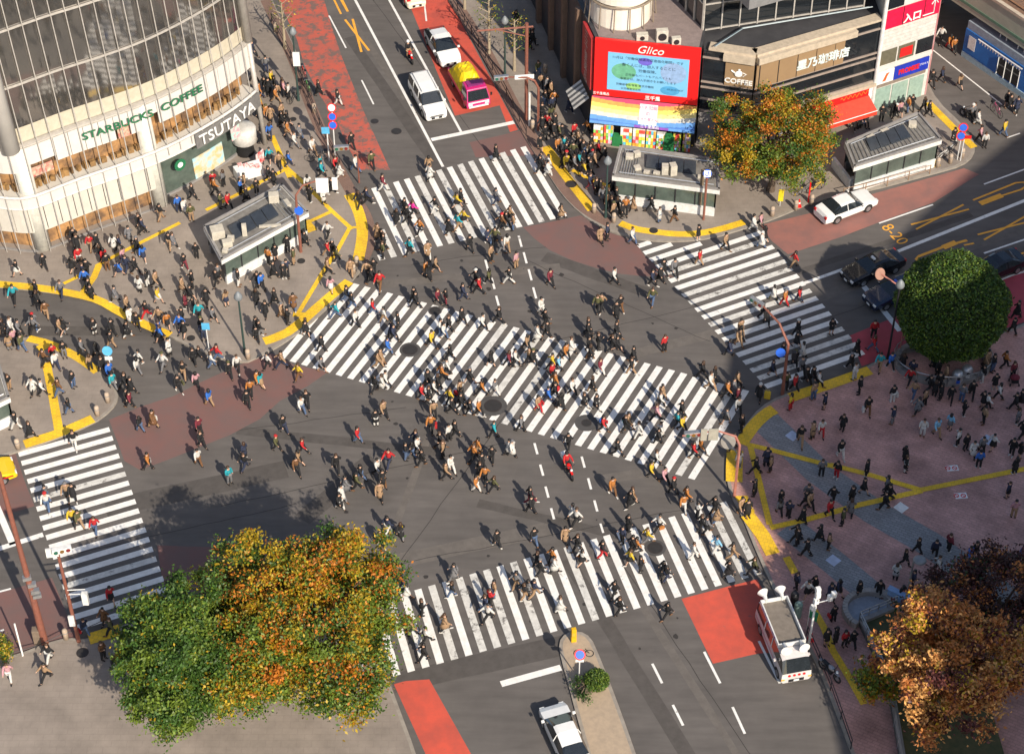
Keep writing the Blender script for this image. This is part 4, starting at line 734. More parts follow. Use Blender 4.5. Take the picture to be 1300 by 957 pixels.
def car(name, label, kind, body, loc, rz, cat='car', scale=1.0, lamp=None):
    pr = PROF[kind]; st = pr['st']; o = thing(name, label, cat, (0, 0, 0)); belt = pr['belt']; zb = .24
    rings = []
    for x, zt, w_, k in st:
        cab = k in (2,) or (k in (1, 3)); b_ = min(belt, zt - .02); wt = pr['top'] if k == 2 else w_ * .93
        half = [(w_ * .9, zb), (w_ * .99, zb + .12), (w_, (zb + b_) / 2 + .05), (w_ * .97, b_), (wt, zt - (.07 if k == 2 else .015)), (wt * .72, zt)]
        rings.append([(x, -a, z) for a, z in half] + [(x, a, z) for a, z in reversed(half)])
    n = 12; vs = [p for r_ in rings for p in r_]; body_f = []; glass = []; side = []
    for i in range(len(st) - 1):
        k0, k1 = st[i][3], st[i + 1][3]
        for j in range(n - 1):
            f = (i * n + j, i * n + j + 1, (i + 1) * n + j + 1, (i + 1) * n + j)
            if (k0, k1) in ((1, 2), (2, 3)) and j in (4, 5, 6): (glass if 1 else 0).append((f, 'windscreen' if k0 == 1 else 'rear_window'))
            elif k0 + k1 >= 3 and k0 and k1 and j in (3, 7): side.append(f)
            else: body_f.append(f)
    body_f += [tuple(range(n)), tuple((len(st) - 1) * n + k for k in reversed(range(n)))]
    g = MB(); g.add(vs, body_f); b_ = g.build('body', body, None, bevel=.025); b_.parent = o
    for nm in ('windscreen', 'rear_window'):
        fs = [f for f, q in glass if q == nm]
        if fs: g = MB(); g.add(vs, fs); q = g.build(nm, m_cglass, None); q.parent = o
    for s_ in (0, 1):
        g = MB(); g.add(vs, [f for f in side if (f[0] % n < 6) == (s_ == 0)]); q = g.build('side_window', m_cglass, None); q.parent = o
    # pillars
    for sy in (-1, 1):
        g = MB()
        for fx in ([-.45] if kind in ('sedan', 'hatch') else [.35, -.95]):
            g.tube([(fx, sy * st[3][2] * .975, belt), (fx, sy * (pr['top'] + .02), st[5][1] - .08)], .035, 4)
        q = g.build('door_pillar', body, None); q.parent = o
        g = MB(); g.box((st[3][0] - .15, sy * (st[3][2] + .1), belt), (.12, .18, .13)); q = g.build('wing_mirror', body, None); q.parent = o
    xf, xr = st[0][0], st[-1][0]; w0 = st[0][2]
    for sy in (-1, 1):
        g = MB(); g.box((xf - .12, sy * (w0 - .12), .56 if kind != 'cabover' else .68), (.26, .3, .14)); q = g.build('headlight', m_head, None); q.parent = o
        g = MB(); g.box((xr + .1, sy * (st[-1][2] - .1), .68), (.26, .22, .2)); q = g.build('taillight', m_tail, None); q.parent = o
    g = MB(); g.box((xf - .02, 0, .3), (.1, w0 * 1.1, .22)); q = g.build('grille', m_dark, None); q.parent = o
    g = MB(); g.box((xf + .03, 0, .34), (.03, .33, .15)); q = g.build('number_plate', m_wl, None); q.parent = o
    g = MB(); g.prism([(xf - .3, -.75), (xf - .3, .75), (xr + .3, .75), (xr + .3, -.75)], .18, .3); q = g.build('underbody', m_black, None); q.parent = o
    for ax in pr['ax']:
        for sy in (-1, 1):
            yy = sy * (st[4][2] - .1); g = MB(); g.tube([(ax, yy - .11, .33), (ax, yy + .11, .33)], .33, 18); q = g.build('wheel', m_tyre, None); q.parent = o
            g = MB(); g.tube([(ax, yy + sy * .105, .33), (ax, yy + sy * .125, .33)], .21, 12); r_ = g.build('rim', m_rim, None); r_.parent = q
            g = MB(); g.tube([(ax, sy * (st[4][2] - .03), .36), (ax, sy * (st[4][2] + .004), .36)], .385, 18); q = g.build('wheel_arch', m_black, None); q.parent = o
            for v in q.data.vertices: v.co.z = max(v.co.z, .25)
    if lamp: g = MB(); g.box((.1, 0, 1.45), (.16, .4, .13)); q = g.build('roof_lamp', lamp, None); q.parent = o
    o.location = (loc[0], loc[1], .012); o.rotation_euler = (0, 0, rz); o.scale = (scale,) * 3; return o
def at_local(o, g, name, m, bevel=0): q = g.build(name, m, None, bevel=bevel); q.parent = o; return q
pw = paint('paint_white', (.78, .78, .76)); pk = paint('paint_black', (.008, .008, .012), .15); pn = paint('paint_navy', (.008, .018, .05), .15); pm = paint('paint_magenta', (.50, .02, .16))
car('hatchback', 'white hatchback with dark rear roof in the red bus lane behind the truck', 'hatch', pw, P(562, 67), ang(hd), scale=1.08)
vn = car('minivan', 'white minivan waiting in the grey lane at the stop line of the top road', 'van', pw, P(543, 133), ang(hd))
g = MB(); g.box((2.44, 0, .5), (.05, 1.2, .07)); g.box((2.46, 0, .62), (.05, 1.0, .05)); at_local(vn, g, 'chrome_trim', m_rim)
g = MB(); [g.tube([(.6, s_ * .62, 1.84), (-2.0, s_ * .62, 1.89)], .025, 5) for s_ in (-1, 1)]; at_local(vn, g, 'roof_rail', m_rim)
tx = car('taxi', 'cream and red taxi cut by the top edge in the red bus lane', 'sedan', paint('paint_cream', (.72, .66, .5)), P(519, -6), ang(hd), 'taxi', lamp=m_wl)
g = MB(); [g.box((-.2, s_ * .895, .42), (4.0, .02, .32)) for s_ in (-1, 1)]; g.box((1.6, .62, .86), (1.3, .3, .02)); g.box((1.6, -.62, .86), (1.3, .3, .02)); at_local(tx, g, 'red_side_panel', m_bred)
car('sedan', 'white sedan parked on the brick red lane beside the ribbed roof subway entrance', 'sedan', pw, P(1073, 269), ang(rd))
tb = car('taxi', 'black taxi waiting at the right crossing, upper of the two', 'sedan', pk, P(1107, 347), ang(-rd), 'taxi', lamp=m_wl, group=None) if False else car('taxi', 'black taxi with green tinted glass at the right stop line, the upper of two', 'sedan', pk, P(1107, 347), ang(-rd), 'taxi', lamp=m_wl)
tb2 = car('taxi', 'dark navy taxi with blue lamp at the right stop line, the lower of two', 'sedan', pn, P(1136, 377), ang(-rd), 'taxi', lamp=m_blue)
car('sedan', 'black car half hidden behind the round clipped tree', 'sedan', pk, P(1262, 347), ang(-rd))
yl = car('taxi', 'yellow taxi with red stripes cut by the left edge beside the zebra crossing', 'sedan', paint('paint_yellow', (.74, .50, .01)), P(-26, 612), ang((P(139, 545) - P(25, 577.6)).normalized()), 'taxi')
g = MB(); [g.box((0, s_ * .9, .55), (4.3, .02, .1)) for s_ in (-1, 1)]; at_local(yl, g, 'red_stripe', m_bred)
car('hatchback', 'white car waiting beside the traffic island at the bottom of the picture', 'hatch', pw, P(716, 940), ang(-hd))
# kei truck with tarp
o = thing('small_truck', 'magenta small truck with a bright yellow tarpaulin over its load', 'truck', (0, 0, 0)); 
g = MB(); cabp = [(2.15, .45), (2.15, .95), (1.75, 1.75), (1.2, 1.85), (.75, 1.85), (.72, .45)]
vs = [(x, -.85 if z < 1.2 else -.72, z) for x, z in cabp] + [(x, .85 if z < 1.2 else .72, z) for x, z in cabp]; n = 6
g.add(vs, [tuple(range(n)), tuple(range(2 * n - 1, n - 1, -1))] + [(i, i + n, (i + 1) % n + n, (i + 1) % n) for i in range(n)]); at_local(o, g, 'cab', pm, .03)
g = MB(); g.add([(2.15, -.76, 1.02), (2.15, .76, 1.02), (1.8, .66, 1.68), (1.8, -.66, 1.68)], [(0, 1, 2, 3)]); [v for v in g.v]; g.v = [(x + .02, y, z) for x, y, z in g.v]; at_local(o, g, 'windscreen', m_cglass)
for s_ in (-1, 1): g = MB(); g.add([(2.0, s_ * .84, 1.02), (1.68, s_ * .75, 1.62), (.9, s_ * .75, 1.62), (.85, s_ * .845, 1.02)], [(0, 1, 2, 3)]); at_local(o, g, 'side_window', m_cglass); g = MB(); g.box((2.13, s_ * .6, .62), (.1, .3, .14)); at_local(o, g, 'headlight', m_head); g = MB(); g.box((1.95, s_ * .98, 1.1), (.08, .12, .22)); at_local(o, g, 'mirror', m_black)
g = MB(); g.box((2.16, 0, .80), (.04, 1.5, .1)); g.box((2.17, 0, .45), (.05, 1.4, .12)); at_local(o, g, 'white_bumper_band', m_wl)
g = MB(); g.box((1.2, 0, 1.86), (.75, 1.1, .04)); at_local(o, g, 'roof_panel', mat('roof_purple', (.28, .03, .17), .4))
g = MB(); g.box((-.85, 0, .55), (3.0, 1.66, .08)); [g.box((-.85, s_ * .82, .6), (3.0, .05, .42)) for s_ in (-1, 1)]; g.box((-2.33, 0, .6), (.05, 1.66, .42)); at_local(o, g, 'cargo_bed', pm, .01)
rng = random.Random(3); g = MB(); nx, ny = 14, 10; vs = []
for i in range(nx + 1):
    for j in range(ny + 1):
        u, v = i / nx, j / ny; e = min(1, 4 * min(u, 1 - u)) * min(1, 4 * min(v, 1 - v)); vs.append((.68 - u * 2.9 + rng.uniform(-.05, .05), (v - .5) * (1.74), 1.0 + e ** .6 * (1.0 - .25 * abs(u - .4)) + rng.uniform(-.07, .07) * e))
g.add(vs, [(i * (ny + 1) + j, (i + 1) * (ny + 1) + j, (i + 1) * (ny + 1) + j + 1, i * (ny + 1) + j + 1) for i in range(nx) for j in range(ny)]); g.box((-.78, 0, .66), (2.75, 1.6, .42)); at_local(o, g, 'tarpaulin', mat('tarp_yellow', (.78, .56, .01), .45), 0); o.scale = (1.1, 1.16, 1.12)
for ax in (1.35, -1.4):
    for s_ in (-1, 1): g = MB(); g.tube([(ax, s_ * .62, .3), (ax, s_ * .82, .3)], .3, 16); w_ = at_local(o, g, 'wheel', m_tyre); g = MB(); g.tube([(ax, s_ * .815, .3), (ax, s_ * .83, .3)], .18, 12); r_ = g.build('rim', m_rim, None); r_.parent = w_
o.location = P(596, 121) + Vector((0, 0, .012)); o.rotation_euler = (0, 0, ang(hd))
# campaign van
cv = car('campaign_van', 'white campaign van with roof deck and four horn loudspeakers parked by the plaza kerb', 'cabover', paint('paint_pearl', (.62, .58, .57)), P(993, 826), ang((P(1022, 860) - P(975, 745)).normalized()), 'van', scale=1.02)
g = MB(); g.box((-.5, 0, 1.97), (3.3, 1.6, .06)); at_local(cv, g, 'roof_deck', mat('deck_floor', (.2, .17, .14), .8))
g = MB()
for s_ in (-1, 1): g.box((-.5, s_ * .82, 2.0), (3.4, .08, .32))
g.box((1.2, 0, 2.0), (.08, 1.7, .3)); g.box((-2.2, 0, 2.0), (.08, 1.7, .3)); at_local(cv, g, 'deck_wall', m_wmetal, .01)
for x in (1.55, -2.45):
    for s_ in (-1, 1):
        g = MB(); d = 1 if x > 0 else -1; g.tube([(x - d * .35, s_ * .5, 2.3), (x, s_ * .52, 2.35), (x + d * .3, s_ * .55, 2.38)], [.08, .14, .34], 14); g.tube([(x - d * .3, s_ * .5, 2.0), (x - d * .3, s_ * .5, 2.3)], .04, 6); at_local(cv, g, 'horn_speaker', m_wmetal)
for s_ in (-1, 1):
    me = put_text('政治を前へ 改革', .34, (-.5, s_ * .865, 2.16), (s_ * -1.0 if False else (1 if s_ < 0 else -1), 0, 0), (0, 0, 1), mat('purple_letter', (.12, .06, .45), .5), None, 'side_lettering', 0, 0); me.parent = cv
    g = MB(); g.box((-.6, s_ * .935, .68), (3.6, .012, .12)); at_local(cv, g, 'side_stripe', mat('stripe_pink', (.55, .25, .3), .5))
g = MB(); [g.disc((2.5, (i - 1.5) * .3, .86), (1, 0, .1), .09, .03, 8) for i in range(4)]; at_local(cv, g, 'red_front_marks', m_bred)
g = MB(); [g.box((2.46, s_ * .82, .5), (.12, .2, .1)) for s_ in (-1, 1)]; at_local(cv, g, 'indicator', m_orange)
# two wheelers
def motorcycle(label, loc, rz, col, group=None, box=False):
    o = thing('motorcycle', label, 'motorcycle', (0, 0, 0), group=group)
    for x in (.68, -.62):
        g = MB(); g.tube([(x + .28 * math.cos(a), 0, .3 + .28 * math.sin(a)) for a in [2 * math.pi * i / 14 for i in range(15)]], .055, 6, False); w_ = at_local(o, g, 'wheel', m_tyre); g = MB(); g.tube([(x, -.03, .3), (x, .03, .3)], .13, 8); r_ = g.build('hub', m_rim, None); r_.parent = w_
    g = MB(); g.tube([(.6, 0, .35), (.38, 0, .85), (-.1, 0, .55), (-.62, 0, .32)], .06, 6); g.box((0, 0, .3), (.5, .26, .3)); at_local(o, g, 'frame', m_dark)
    g = MB(); g.ball((.15, 0, .78), .24, 10, (1.2, .7, .6)); g.box((.62, 0, .62), (.4, .14, .05)); g.box((-.6, 0, .6), (.5, .2, .12)); at_local(o, g, 'tank_and_fairing', col)
    g = MB(); g.box((-.3, 0, .74), (.62, .26, .09)); at_local(o, g, 'seat', m_black, .02)
    g = MB(); g.tube([(.3, -.35, 1.0), (.42, -.1, .98), (.42, .1, .98), (.3, .35, 1.0)], .022, 5); at_local(o, g, 'handlebar', m_dark)
    g = MB(); g.ball((.62, 0, .85), .1, 8); at_local(o, g, 'headlight', m_head)
    if box: g = MB(); g.box((-.75, 0, .8), (.4, .4, .35)); at_local(o, g, 'luggage_box', m_wl)
    o.location = loc; o.rotation_euler = (0, 0, rz); return o
def bicycle(label, loc, rz, col, lean=0, group=None):
    o = thing('bicycle', label, 'bicycle', (0, 0, 0), group=group)
    for x in (.55, -.5):
        g = MB(); g.tube([(x + .32 * math.cos(a), 0, .34 + .32 * math.sin(a)) for a in [2 * math.pi * i / 16 for i in range(17)]], .022, 5, False); [g.tube([(x, 0, .34), (x + .3 * math.cos(a), 0, .34 + .3 * math.sin(a))], .006, 3) for a in [i * math.pi / 4 for i in range(8)]]; at_local(o, g, 'wheel', m_tyre)
    g = MB()
    for a, b_ in (((.55, 0, .34), (.42, 0, .95)), ((.45, 0, .8), (-.05, 0, .35)), ((-.05, 0, .35), (-.5, 0, .34)), ((-.5, 0, .34), (-.18, 0, .8)), ((-.05, 0, .35), (-.2, 0, .88)), ((.44, 0, .85), (-.16, 0, .72))): g.tube([a, b_], .022, 5)
    at_local(o, g, 'frame', col); g = MB(); g.box((-.22, 0, .9), (.26, .14, .06)); at_local(o, g, 'saddle', m_black)
    g = MB(); g.tube([(.3, -.28, 1.02), (.42, 0, 1.0), (.3, .28, 1.02)], .018, 5); at_local(o, g, 'handlebar', m_steel)
    g = MB(); g.box((.68, 0, .75), (.25, .3, .2)); at_local(o, g, 'basket', m_dark)
    o.location = loc; o.rotation_euler = (lean, 0, rz); return o
SC1 = motorcycle('red motorcycle ridden in the grey lane beside the white hatchback', P(520, 76), ang(hd), m_bred)
SC2 = motorcycle('red scooter ridden across the junction just below the diagonal crossing', P(721, 600), ang(hd), m_bred, box=True)
motorcycle('silver motorcycle parked by the plaza kerb below the campaign van', P(1052, 856, KH) + Vector((0, 0, .01)), ang(hd) + .3, mat('silver_paint', (.4, .4, .42), .3, .6))
SC3 = motorcycle('dark scooter ridden up the side street past the blue shop', P(1229, 152), 2.2, m_dark)
K2_ = Vector((0, 0, KH + .01))
for i, (q, rz, c_, lb) in enumerate((((403, 204), .3, m_dark, 'dark bicycle standing on the pavement by the round no parking signs'), ((374, 128), 1.1, m_dark, 'black bicycle beside the group of people under the top left street lamp'), ((386, 100), 2.0, m_sred, 'red bicycle leaning at the kerb rail below the lamp post'), ((391, 118), 2.0, mat('bike_green', (.1, .4, .1), .4), 'green bicycle leaning at the kerb rail under the lamp post'),
        ((1194, 203), .6, m_wmetal, 'white bicycle beside the stone bollards near the twin no parking signs'), ((1203, 197), .8, m_wmetal, 'second white bicycle by the bollards, nearer the sign posts'), ((1264, 146), 2.0, mat('bike_pink', (.6, .05, .2), .4), 'pink bicycle ridden past the blue shop front'), ((1034, 243), .5, m_yel, 'yellow bicycle parked under the autumn tree behind the white sedan'), ((1020, 247), .4, m_steel, 'silver bicycle parked under the autumn tree left of the yellow bicycle'))):
    c = P(*q, KH if i not in (6,) else 0); bicycle(lb, c + Vector((0, 0, .01)), rz, c_, .1)
# ================================================================ street furniture
def pole(mb, base, top, r, n=10): mb.tube([base, top], r, n)
def up(px, h, hb=KH): b_ = P(*px, hb); return b_, b_ + Vector((0, 0, h))
def lamp_post(px, h, label, hb=KH, head='globe', m=None):
    b_, t = up(px, h, hb); o = thing('street_lamp', label, 'street lamp', b_); g = MB(); g.tube([b_, b_ + Vector((0, 0, .8)), t], [.13, .085, .06], 10); g.build('post', m or m_dgreen, o)
    g = MB()
    if head == 'globe': g.lathe(t, [(.08, -.12), (.22, 0), (.31, .18), (.28, .36), (.15, .58), (.04, .7)], 16)
    else: g.lathe(t + Vector((.35, 0, 0)), [(.35, 0), (.42, .08), (.3, .2)], 16); g.tube([t, t + Vector((.35, 0, .05))], .04, 5)
    g.build('lamp_head', mat('lamp_grey', (.20, .22, .235), .5), o, smooth=True); return o, b_
def hpx(px, top, hb=KH):
    b_ = P(*px, hb); best = None
    for i in range(1500):
        q = proj((b_.x, b_.y, hb + i * .01)); e = abs(q[1] - top)
        if best is None or e < best[0]: best = (e, i * .01)
    return best[1]
def disc_sign(o, c, r, col, ring=None, nrm=(-.1, -1, .35)):
    nrm = Vector(nrm).normalized(); g = MB(); g.disc(c, nrm, r, .03, 20); s_ = g.build('sign_disc', ring or col, o)
    if ring: g = MB(); g.disc(Vector(c) + nrm * .032, nrm, r * .76, .01, 18); q = g.build('sign_face', col, None); q.parent = s_; q.matrix_parent_inverse = Matrix.Translation(-o.location); return nrm
    return nrm
lamp_post((379, 128), hpx((379, 128), 44), 'street lamp with grey head on the left pavement of the top road')
g = MB(); b_ = P(377, 128, KH); g.box((b_.x + .25, b_.y - .1, 3.6), (.55, .08, 1.3)); tag(g.build('hanging_sign', m_wl), 'white board hanging on the top left street lamp', 'sign')
lamp_post((311, 449), hpx((311, 449), 380), 'street lamp on the corner pavement above the brown red road')
lamp_post((768.7, 276), hpx((768.7, 276), 208), 'street lamp at the left corner of the glass sided subway entrance')
lamp_post((641, 96), hpx((641, 96), 30), 'street lamp between the bare trees on the upper pavement')
lamp_post((1146, 782), hpx((1146, 782), 712), 'plaza lamp with a flat round head left of the copper tree', head='flat', m=m_steel)
o, b_ = lamp_post((1127, 455), hpx((1127, 455), 365), 'tall black lamp post left of the round clipped tree', head='globe', m=m_dark)
o = thing('traffic_mirror', 'pinkish arm with a round brown disc above the two dark taxis', 'mirror', P(1142, 447, KH)); b_ = P(1142, 447, KH); t = b_ + Vector((0, 0, hpx((1142, 447), 372))); g = MB(); g.tube([b_, t, t + Vector((-2.0, 1.0, .9))], .06, 7); g.build('arm', m_pinkpole, o); g = MB(); g.disc(t + Vector((-2.05, .95, .9)), (.5, -.8, .5), .42, .06, 18); g.build('disc', mat('disc_brown', (.36, .2, .15), .5), o)
def signal_box(o, c, rz, m=None, n=3):
    g = MB(); g.box(c, (1.15, .3, .38), rz); s_ = g.build('signal_head', m or m_steel, o, bevel=.03)
    cs = (mat('lens_green', (.02, .12, .08), .3), mat('lens_amber', (.2, .1, .02), .3), mat('lens_red', (.2, .02, .02), .3))
    for i in range(n): g = MB(); cc = Vector(c) + Vector((math.cos(rz) * (i - 1) * .36, math.sin(rz) * (i - 1) * .36, .19)); g.disc(cc + Vector((math.sin(rz) * .15, -math.cos(rz) * .15, 0)), (math.sin(rz), -math.cos(rz), 0), .13, .03, 12); q = g.build('lens', cs[i % 3], None); q.parent = s_; q.matrix_parent_inverse = Matrix.Translation(-o.location)
# signal on the plaza apex
b_ = P(932, 630, KH); o = thing('traffic_signal', 'curved red brown signal mast with white boards at the plaza apex beside the diagonal crossing', 'traffic signal', b_)
h = hpx((932, 630), 565); ex = P(*B7(30, 350), h + 1.0); ez = P(*B7(240, 318), h + 1.2)
g = MB(); g.tube([b_, b_ + Vector((0, 0, h)), (b_ * .8 + ez * .2) + Vector((0, 0, 0)) * 0 + Vector((0, 0, 0)) if False else Vector((b_.x - .3, b_.y, h + .8 + KH)), ez, ex], [.11, .09, .075, .065, .05], 10); g.build('mast', m_pinkpole, o)
ad = (ex - ez).normalized(); az = math.atan2(ad.y, ad.x) + math.pi
signal_box(o, (ex.x + .7, ex.y + .2, ex.z - .2), az); 
g = MB(); q = ez + (ex - ez) * .1; g.box((q.x, q.y - .1, q.z - .7), (.62, .08, 1.0), 0); g.build('back_board', mat('board_cream', (.38, .36, .3), .6), o)
g = MB(); q = ez + (ex - ez) * .38; g.box((q.x, q.y - .1, q.z - .6), (.4, .08, 1.0), 0); g.build('back_board', mat('board_cream', (.38, .36, .3), .6), o)
g = MB(); q = P(*B7(310, 385), 4.0); g.disc(q, (-.4, -.6, .7), .5, .04, 20); g.tube([q, Vector((b_.x, b_.y, 4.0))], .04, 5); g.build('round_mirror', mat('mirror_back', (.33, .3, .26), .5), o)
# signal at the right crossing
b_ = P(993, 500, KH); h = hpx((993, 500), 437); o = thing('traffic_signal', 'red brown signal mast leaning its arm over the lower end of the right crossing', 'traffic signal', b_)
t = b_ + Vector((0, 0, h)); e1_ = P(*Z8(810, 530), h + 1.2 + KH); e2_ = P(*Z8(720, 435), h + 1.8)
g = MB(); g.tube([b_, t, e1_, e2_], [.13, .1, .08, .06], 10); g.build('mast', m_rust, o); signal_box(o, (e2_.x - .3, e2_.y + .3, e2_.z - .2), -.8); disc_sign(o, b_ + Vector((-.45, 0, 3.9)), .33, m_blue)
g = MB(); g.box((b_.x + .45, b_.y - .1, 3.6), (.3, .3, .6)); g.build('pedestrian_signal', m_dark, o)
# twin / triple signs
b_ = P(426, 203, KH); o = thing('road_sign', 'white post with three round signs stacked at the top left kerb', 'road sign', b_); hh = hpx((426, 203), 148)
g = MB(); g.tube([b_, b_ + Vector((0, 0, hh + .9))], .05, 8); g.build('post', m_wmetal, o)
disc_sign(o, b_ + Vector((0, -.1, hh + .9)), .36, m_wl, m_sred); disc_sign(o, b_ + Vector((0, -.1, hh + .05)), .36, m_blue, m_sred); disc_sign(o, b_ + Vector((0, -.1, hh - .75)), .36, m_blue, m_sred)
b_ = P(418, 205, KH); o = thing('road_sign', 'post with a light blue square sign left of the stacked round signs', 'road sign', b_); g = MB(); g.tube([b_, b_ + Vector((0, 0, 3.0))], .05, 8); g.build('post', m_wmetal, o); g = MB(); g.box((b_.x - .1, b_.y - .1, 2.9), (.6, .05, .6)); g.build('sign_plate', mat('light_blue', (.1, .42, .7), .5), o)
b_ = P(893, 279, KH); o = thing('road_sign', 'brown post with a round blue arrow sign at the glass sided subway entrance', 'road sign', b_); hh = hpx((893, 279), 219)
g = MB(); g.tube([b_, b_ + Vector((0, 0, hh))], .09, 8); g.build('post', m_rust, o); nn = disc_sign(o, b_ + Vector((0, -.14, hh)), .33, m_blue); put_text('⤴', .5, b_ + Vector((0, -.2, hh)), (1, 0, 0), (0, .33, .94), m_wl, o, 'arrow', 0)
g = MB(); b_ = P(888, 271, KH); tag(g.tube([b_, b_ + Vector((0, 0, 4.2))], .14, 8).build('utility_post', mat('post_brown', (.2, .15, .1), .7)), 'thick brown post beside the blue arrow sign', 'post')
b_ = P(382, 320, KH); o = thing('road_sign', 'dark mast with blue disc and white boards right of the beige roofed entrance', 'road sign', b_); hh = hpx((382, 320), 262)
t = b_ + Vector((0, 0, hh)); g = MB(); g.tube([b_, t, t + Vector((0, 0, 1.0)), t + Vector((.5, .4, 1.6)), t + Vector((2.2, .8, 2.0))], [.12, .1, .08, .07, .06], 8); g.build('mast', m_rust, o); disc_sign(o, t + Vector((.15, -.15, -.3)), .33, m_blue)
g = MB(); g.box((t.x + 1.9, t.y + .6, t.z + .8), (.9, .08, 1.3)); g.build('white_board', m_wl, o); g = MB(); g.box((t.x + 2.8, t.y + .8, t.z + .9), (.4, .08, 1.1)); g.build('white_board', m_wl, o)
for px, lb, hh, sq in (((266, 449), 'white post with a blue square sign near the corner street lamp', 2.6, 1), ((142, 475), 'white post with a round blue sign on the right end of the traffic island', 2.2, 0)):
    b_ = P(*px, KH); o = thing('road_sign', lb, 'road sign', b_); g = MB(); g.tube([b_, b_ + Vector((0, 0, hh))], .04, 8); g.build('post', m_wmetal, o)
    if sq: g = MB(); g.box((b_.x, b_.y - .08, hh - .1), (.55, .05, .6)); g.build('sign_plate', mat('light_blue', (.1, .42, .7), .5), o)
    else: disc_sign(o, b_ + Vector((0, -.08, hh + .1)), .36, mat('light_blue', (.1, .42, .7), .5)); g = MB(); g.box((b_.x, b_.y - .1, hh - .6), (.5, .04, .3)); g.build('sign_plate', m_wl, o)
for i, (px, lb) in enumerate((((1215, 203), 'left post of the twin no parking signs near the side street'), ((1219, 204), 'right post with red arrow plate of the twin no parking signs'))):
    b_ = P(*px, KH); o = thing('road_sign', lb, 'road sign', b_); hh = hpx(px, 161 if i == 0 else 171); g = MB(); g.tube([b_, b_ + Vector((0, 0, hh))], .045, 8); g.build('post', m_wmetal, o)
    if i == 0: disc_sign(o, b_ + Vector((0, -.1, hh)), .38, m_blue, m_sred); disc_sign(o, b_ + Vector((-.05, -.1, hh - .8)), .38, m_blue, m_sred)
    else: g = MB(); g.box((b_.x + .25, b_.y - .1, hh - .2), (.5, .04, .3)); g.build('arrow_plate', m_sred, o)
b_ = P(735, 862, KH); o = thing('road_sign', 'round red rimmed blue sign on a white post on the bottom traffic island', 'road sign', b_); hh = hpx((735, 862), 829); g = MB(); g.tube([b_, b_ + Vector((0, 0, hh))], .04, 8); g.build('post', m_wmetal, o); disc_sign(o, b_ + Vector((0, -.1, hh)), .34, m_blue, m_sred, (0, -.75, .66)); g = MB(); g.box((b_.x, b_.y - .1, hh - .55), (.5, .04, .2)); g.build('sign_plate', m_wl, o)
b_ = P(728, 813, KH); o = thing('yellow_bollard', 'yellow box bollard at the tip of the bottom traffic island', 'bollard', b_); g = MB(); g.box(b_, (.34, .3, 1.15), .2, .9); g.build('body', mat('bollard_yellow', (.72, .42, .01), .4), o, bevel=.03); g = MB(); g.box((b_.x, b_.y - .155, KH + .6), (.2, .02, .3), .2); g.build('reflector', m_orange, o)
sl_m = mat('bike_mark_black', (.03, .03, .03), .7); g = MB(); c = P(741, 829, KH + .006)
for dx in (-.35, .35): g.tube([c + Vector((dx + .25 * math.cos(a), .25 * math.sin(a), .006)) for a in [2 * math.pi * i / 14 for i in range(15)]], .03, 4, False)
g.tube([c + Vector((-.35, 0, .006)), c + Vector((0, .25, .006)), c + Vector((.35, 0, .006)), c + Vector((.1, .35, .006))], .03, 4); struct(g.build('painted_bicycle_symbol', sl_m))
# tall brown poles bottom left
b_ = P(57, 816, KH); t = P(*A30(100, 250), 6.2); o = thing('utility_pole', 'tall red brown pole rising from the bottom left pavement', 'pole', b_); hp = 15.0; g = MB(); g.tube([b_, b_ + Vector((-.1, 0, 7)), b_ + Vector((-.3, .1, hp))], [.24, .17, .13], 12); g.build('shaft', m_rust, o)
g = MB(); [g.box((b_.x + dx, b_.y - .1, z), (.5, .3, .25), .3) for dx, z in ((.1, 5.6), (-.1, 6.2), (.25, 4.6), (.2, 5.0))]; g.build('brackets', m_steel, o); g = MB(); g.box((b_.x - .35, b_.y + .05, KH), (.55, .45, 1.3), .1); g.build('control_box', mat('box_brown', (.2, .15, .11), .7), o, bevel=.02)
b_ = P(100, 814, KH); hh = hpx((100, 814), 700); o = thing('traffic_signal', 'slim red brown signal pole at the lower end of the left zebra crossing', 'traffic signal', b_); t = b_ + Vector((-.1, .1, hh)); g = MB(); g.tube([b_, t], [.13, .09], 10); g.build('mast', m_rust, o)
for z, nm in ((hh, 0), (hh * .55, 1), (hh * .22, 2)):
    if nm == 0: signal_box(o, (b_.x + .2, b_.y, z + .1), .3, m_wmetal); g = MB(); g.box((b_.x - .4, b_.y, z - .3), (.7, .12, .7), .2); g.build('signal_visor', m_wmetal, o)
    elif nm == 1: g = MB(); [g.tube([(b_.x, b_.y, z + dz), (b_.x + 1.1, b_.y - .1, z + dz + .2)], .04, 5) for dz in (0, .4)]; g.box((b_.x + 1.0, b_.y - .1, z - .7), (.35, .3, .95)); g.build('pedestrian_signal', m_wmetal, o)
    else: g = MB(); g.box((b_.x - .1, b_.y - .15, z), (.35, .12, .9)); g.build('wrapped_notice', m_wmetal, o)
g = MB(); b_ = P(29, 832, KH); tag(g.tube([b_, b_ + Vector((-.05, .1, 2.9))], .055, 8).build('white_post', m_wl), 'thin white post left of the tall red brown pole', 'post')
m_boll = mat('stone_bollard', (.46, .36, .27), .8); BOL = []
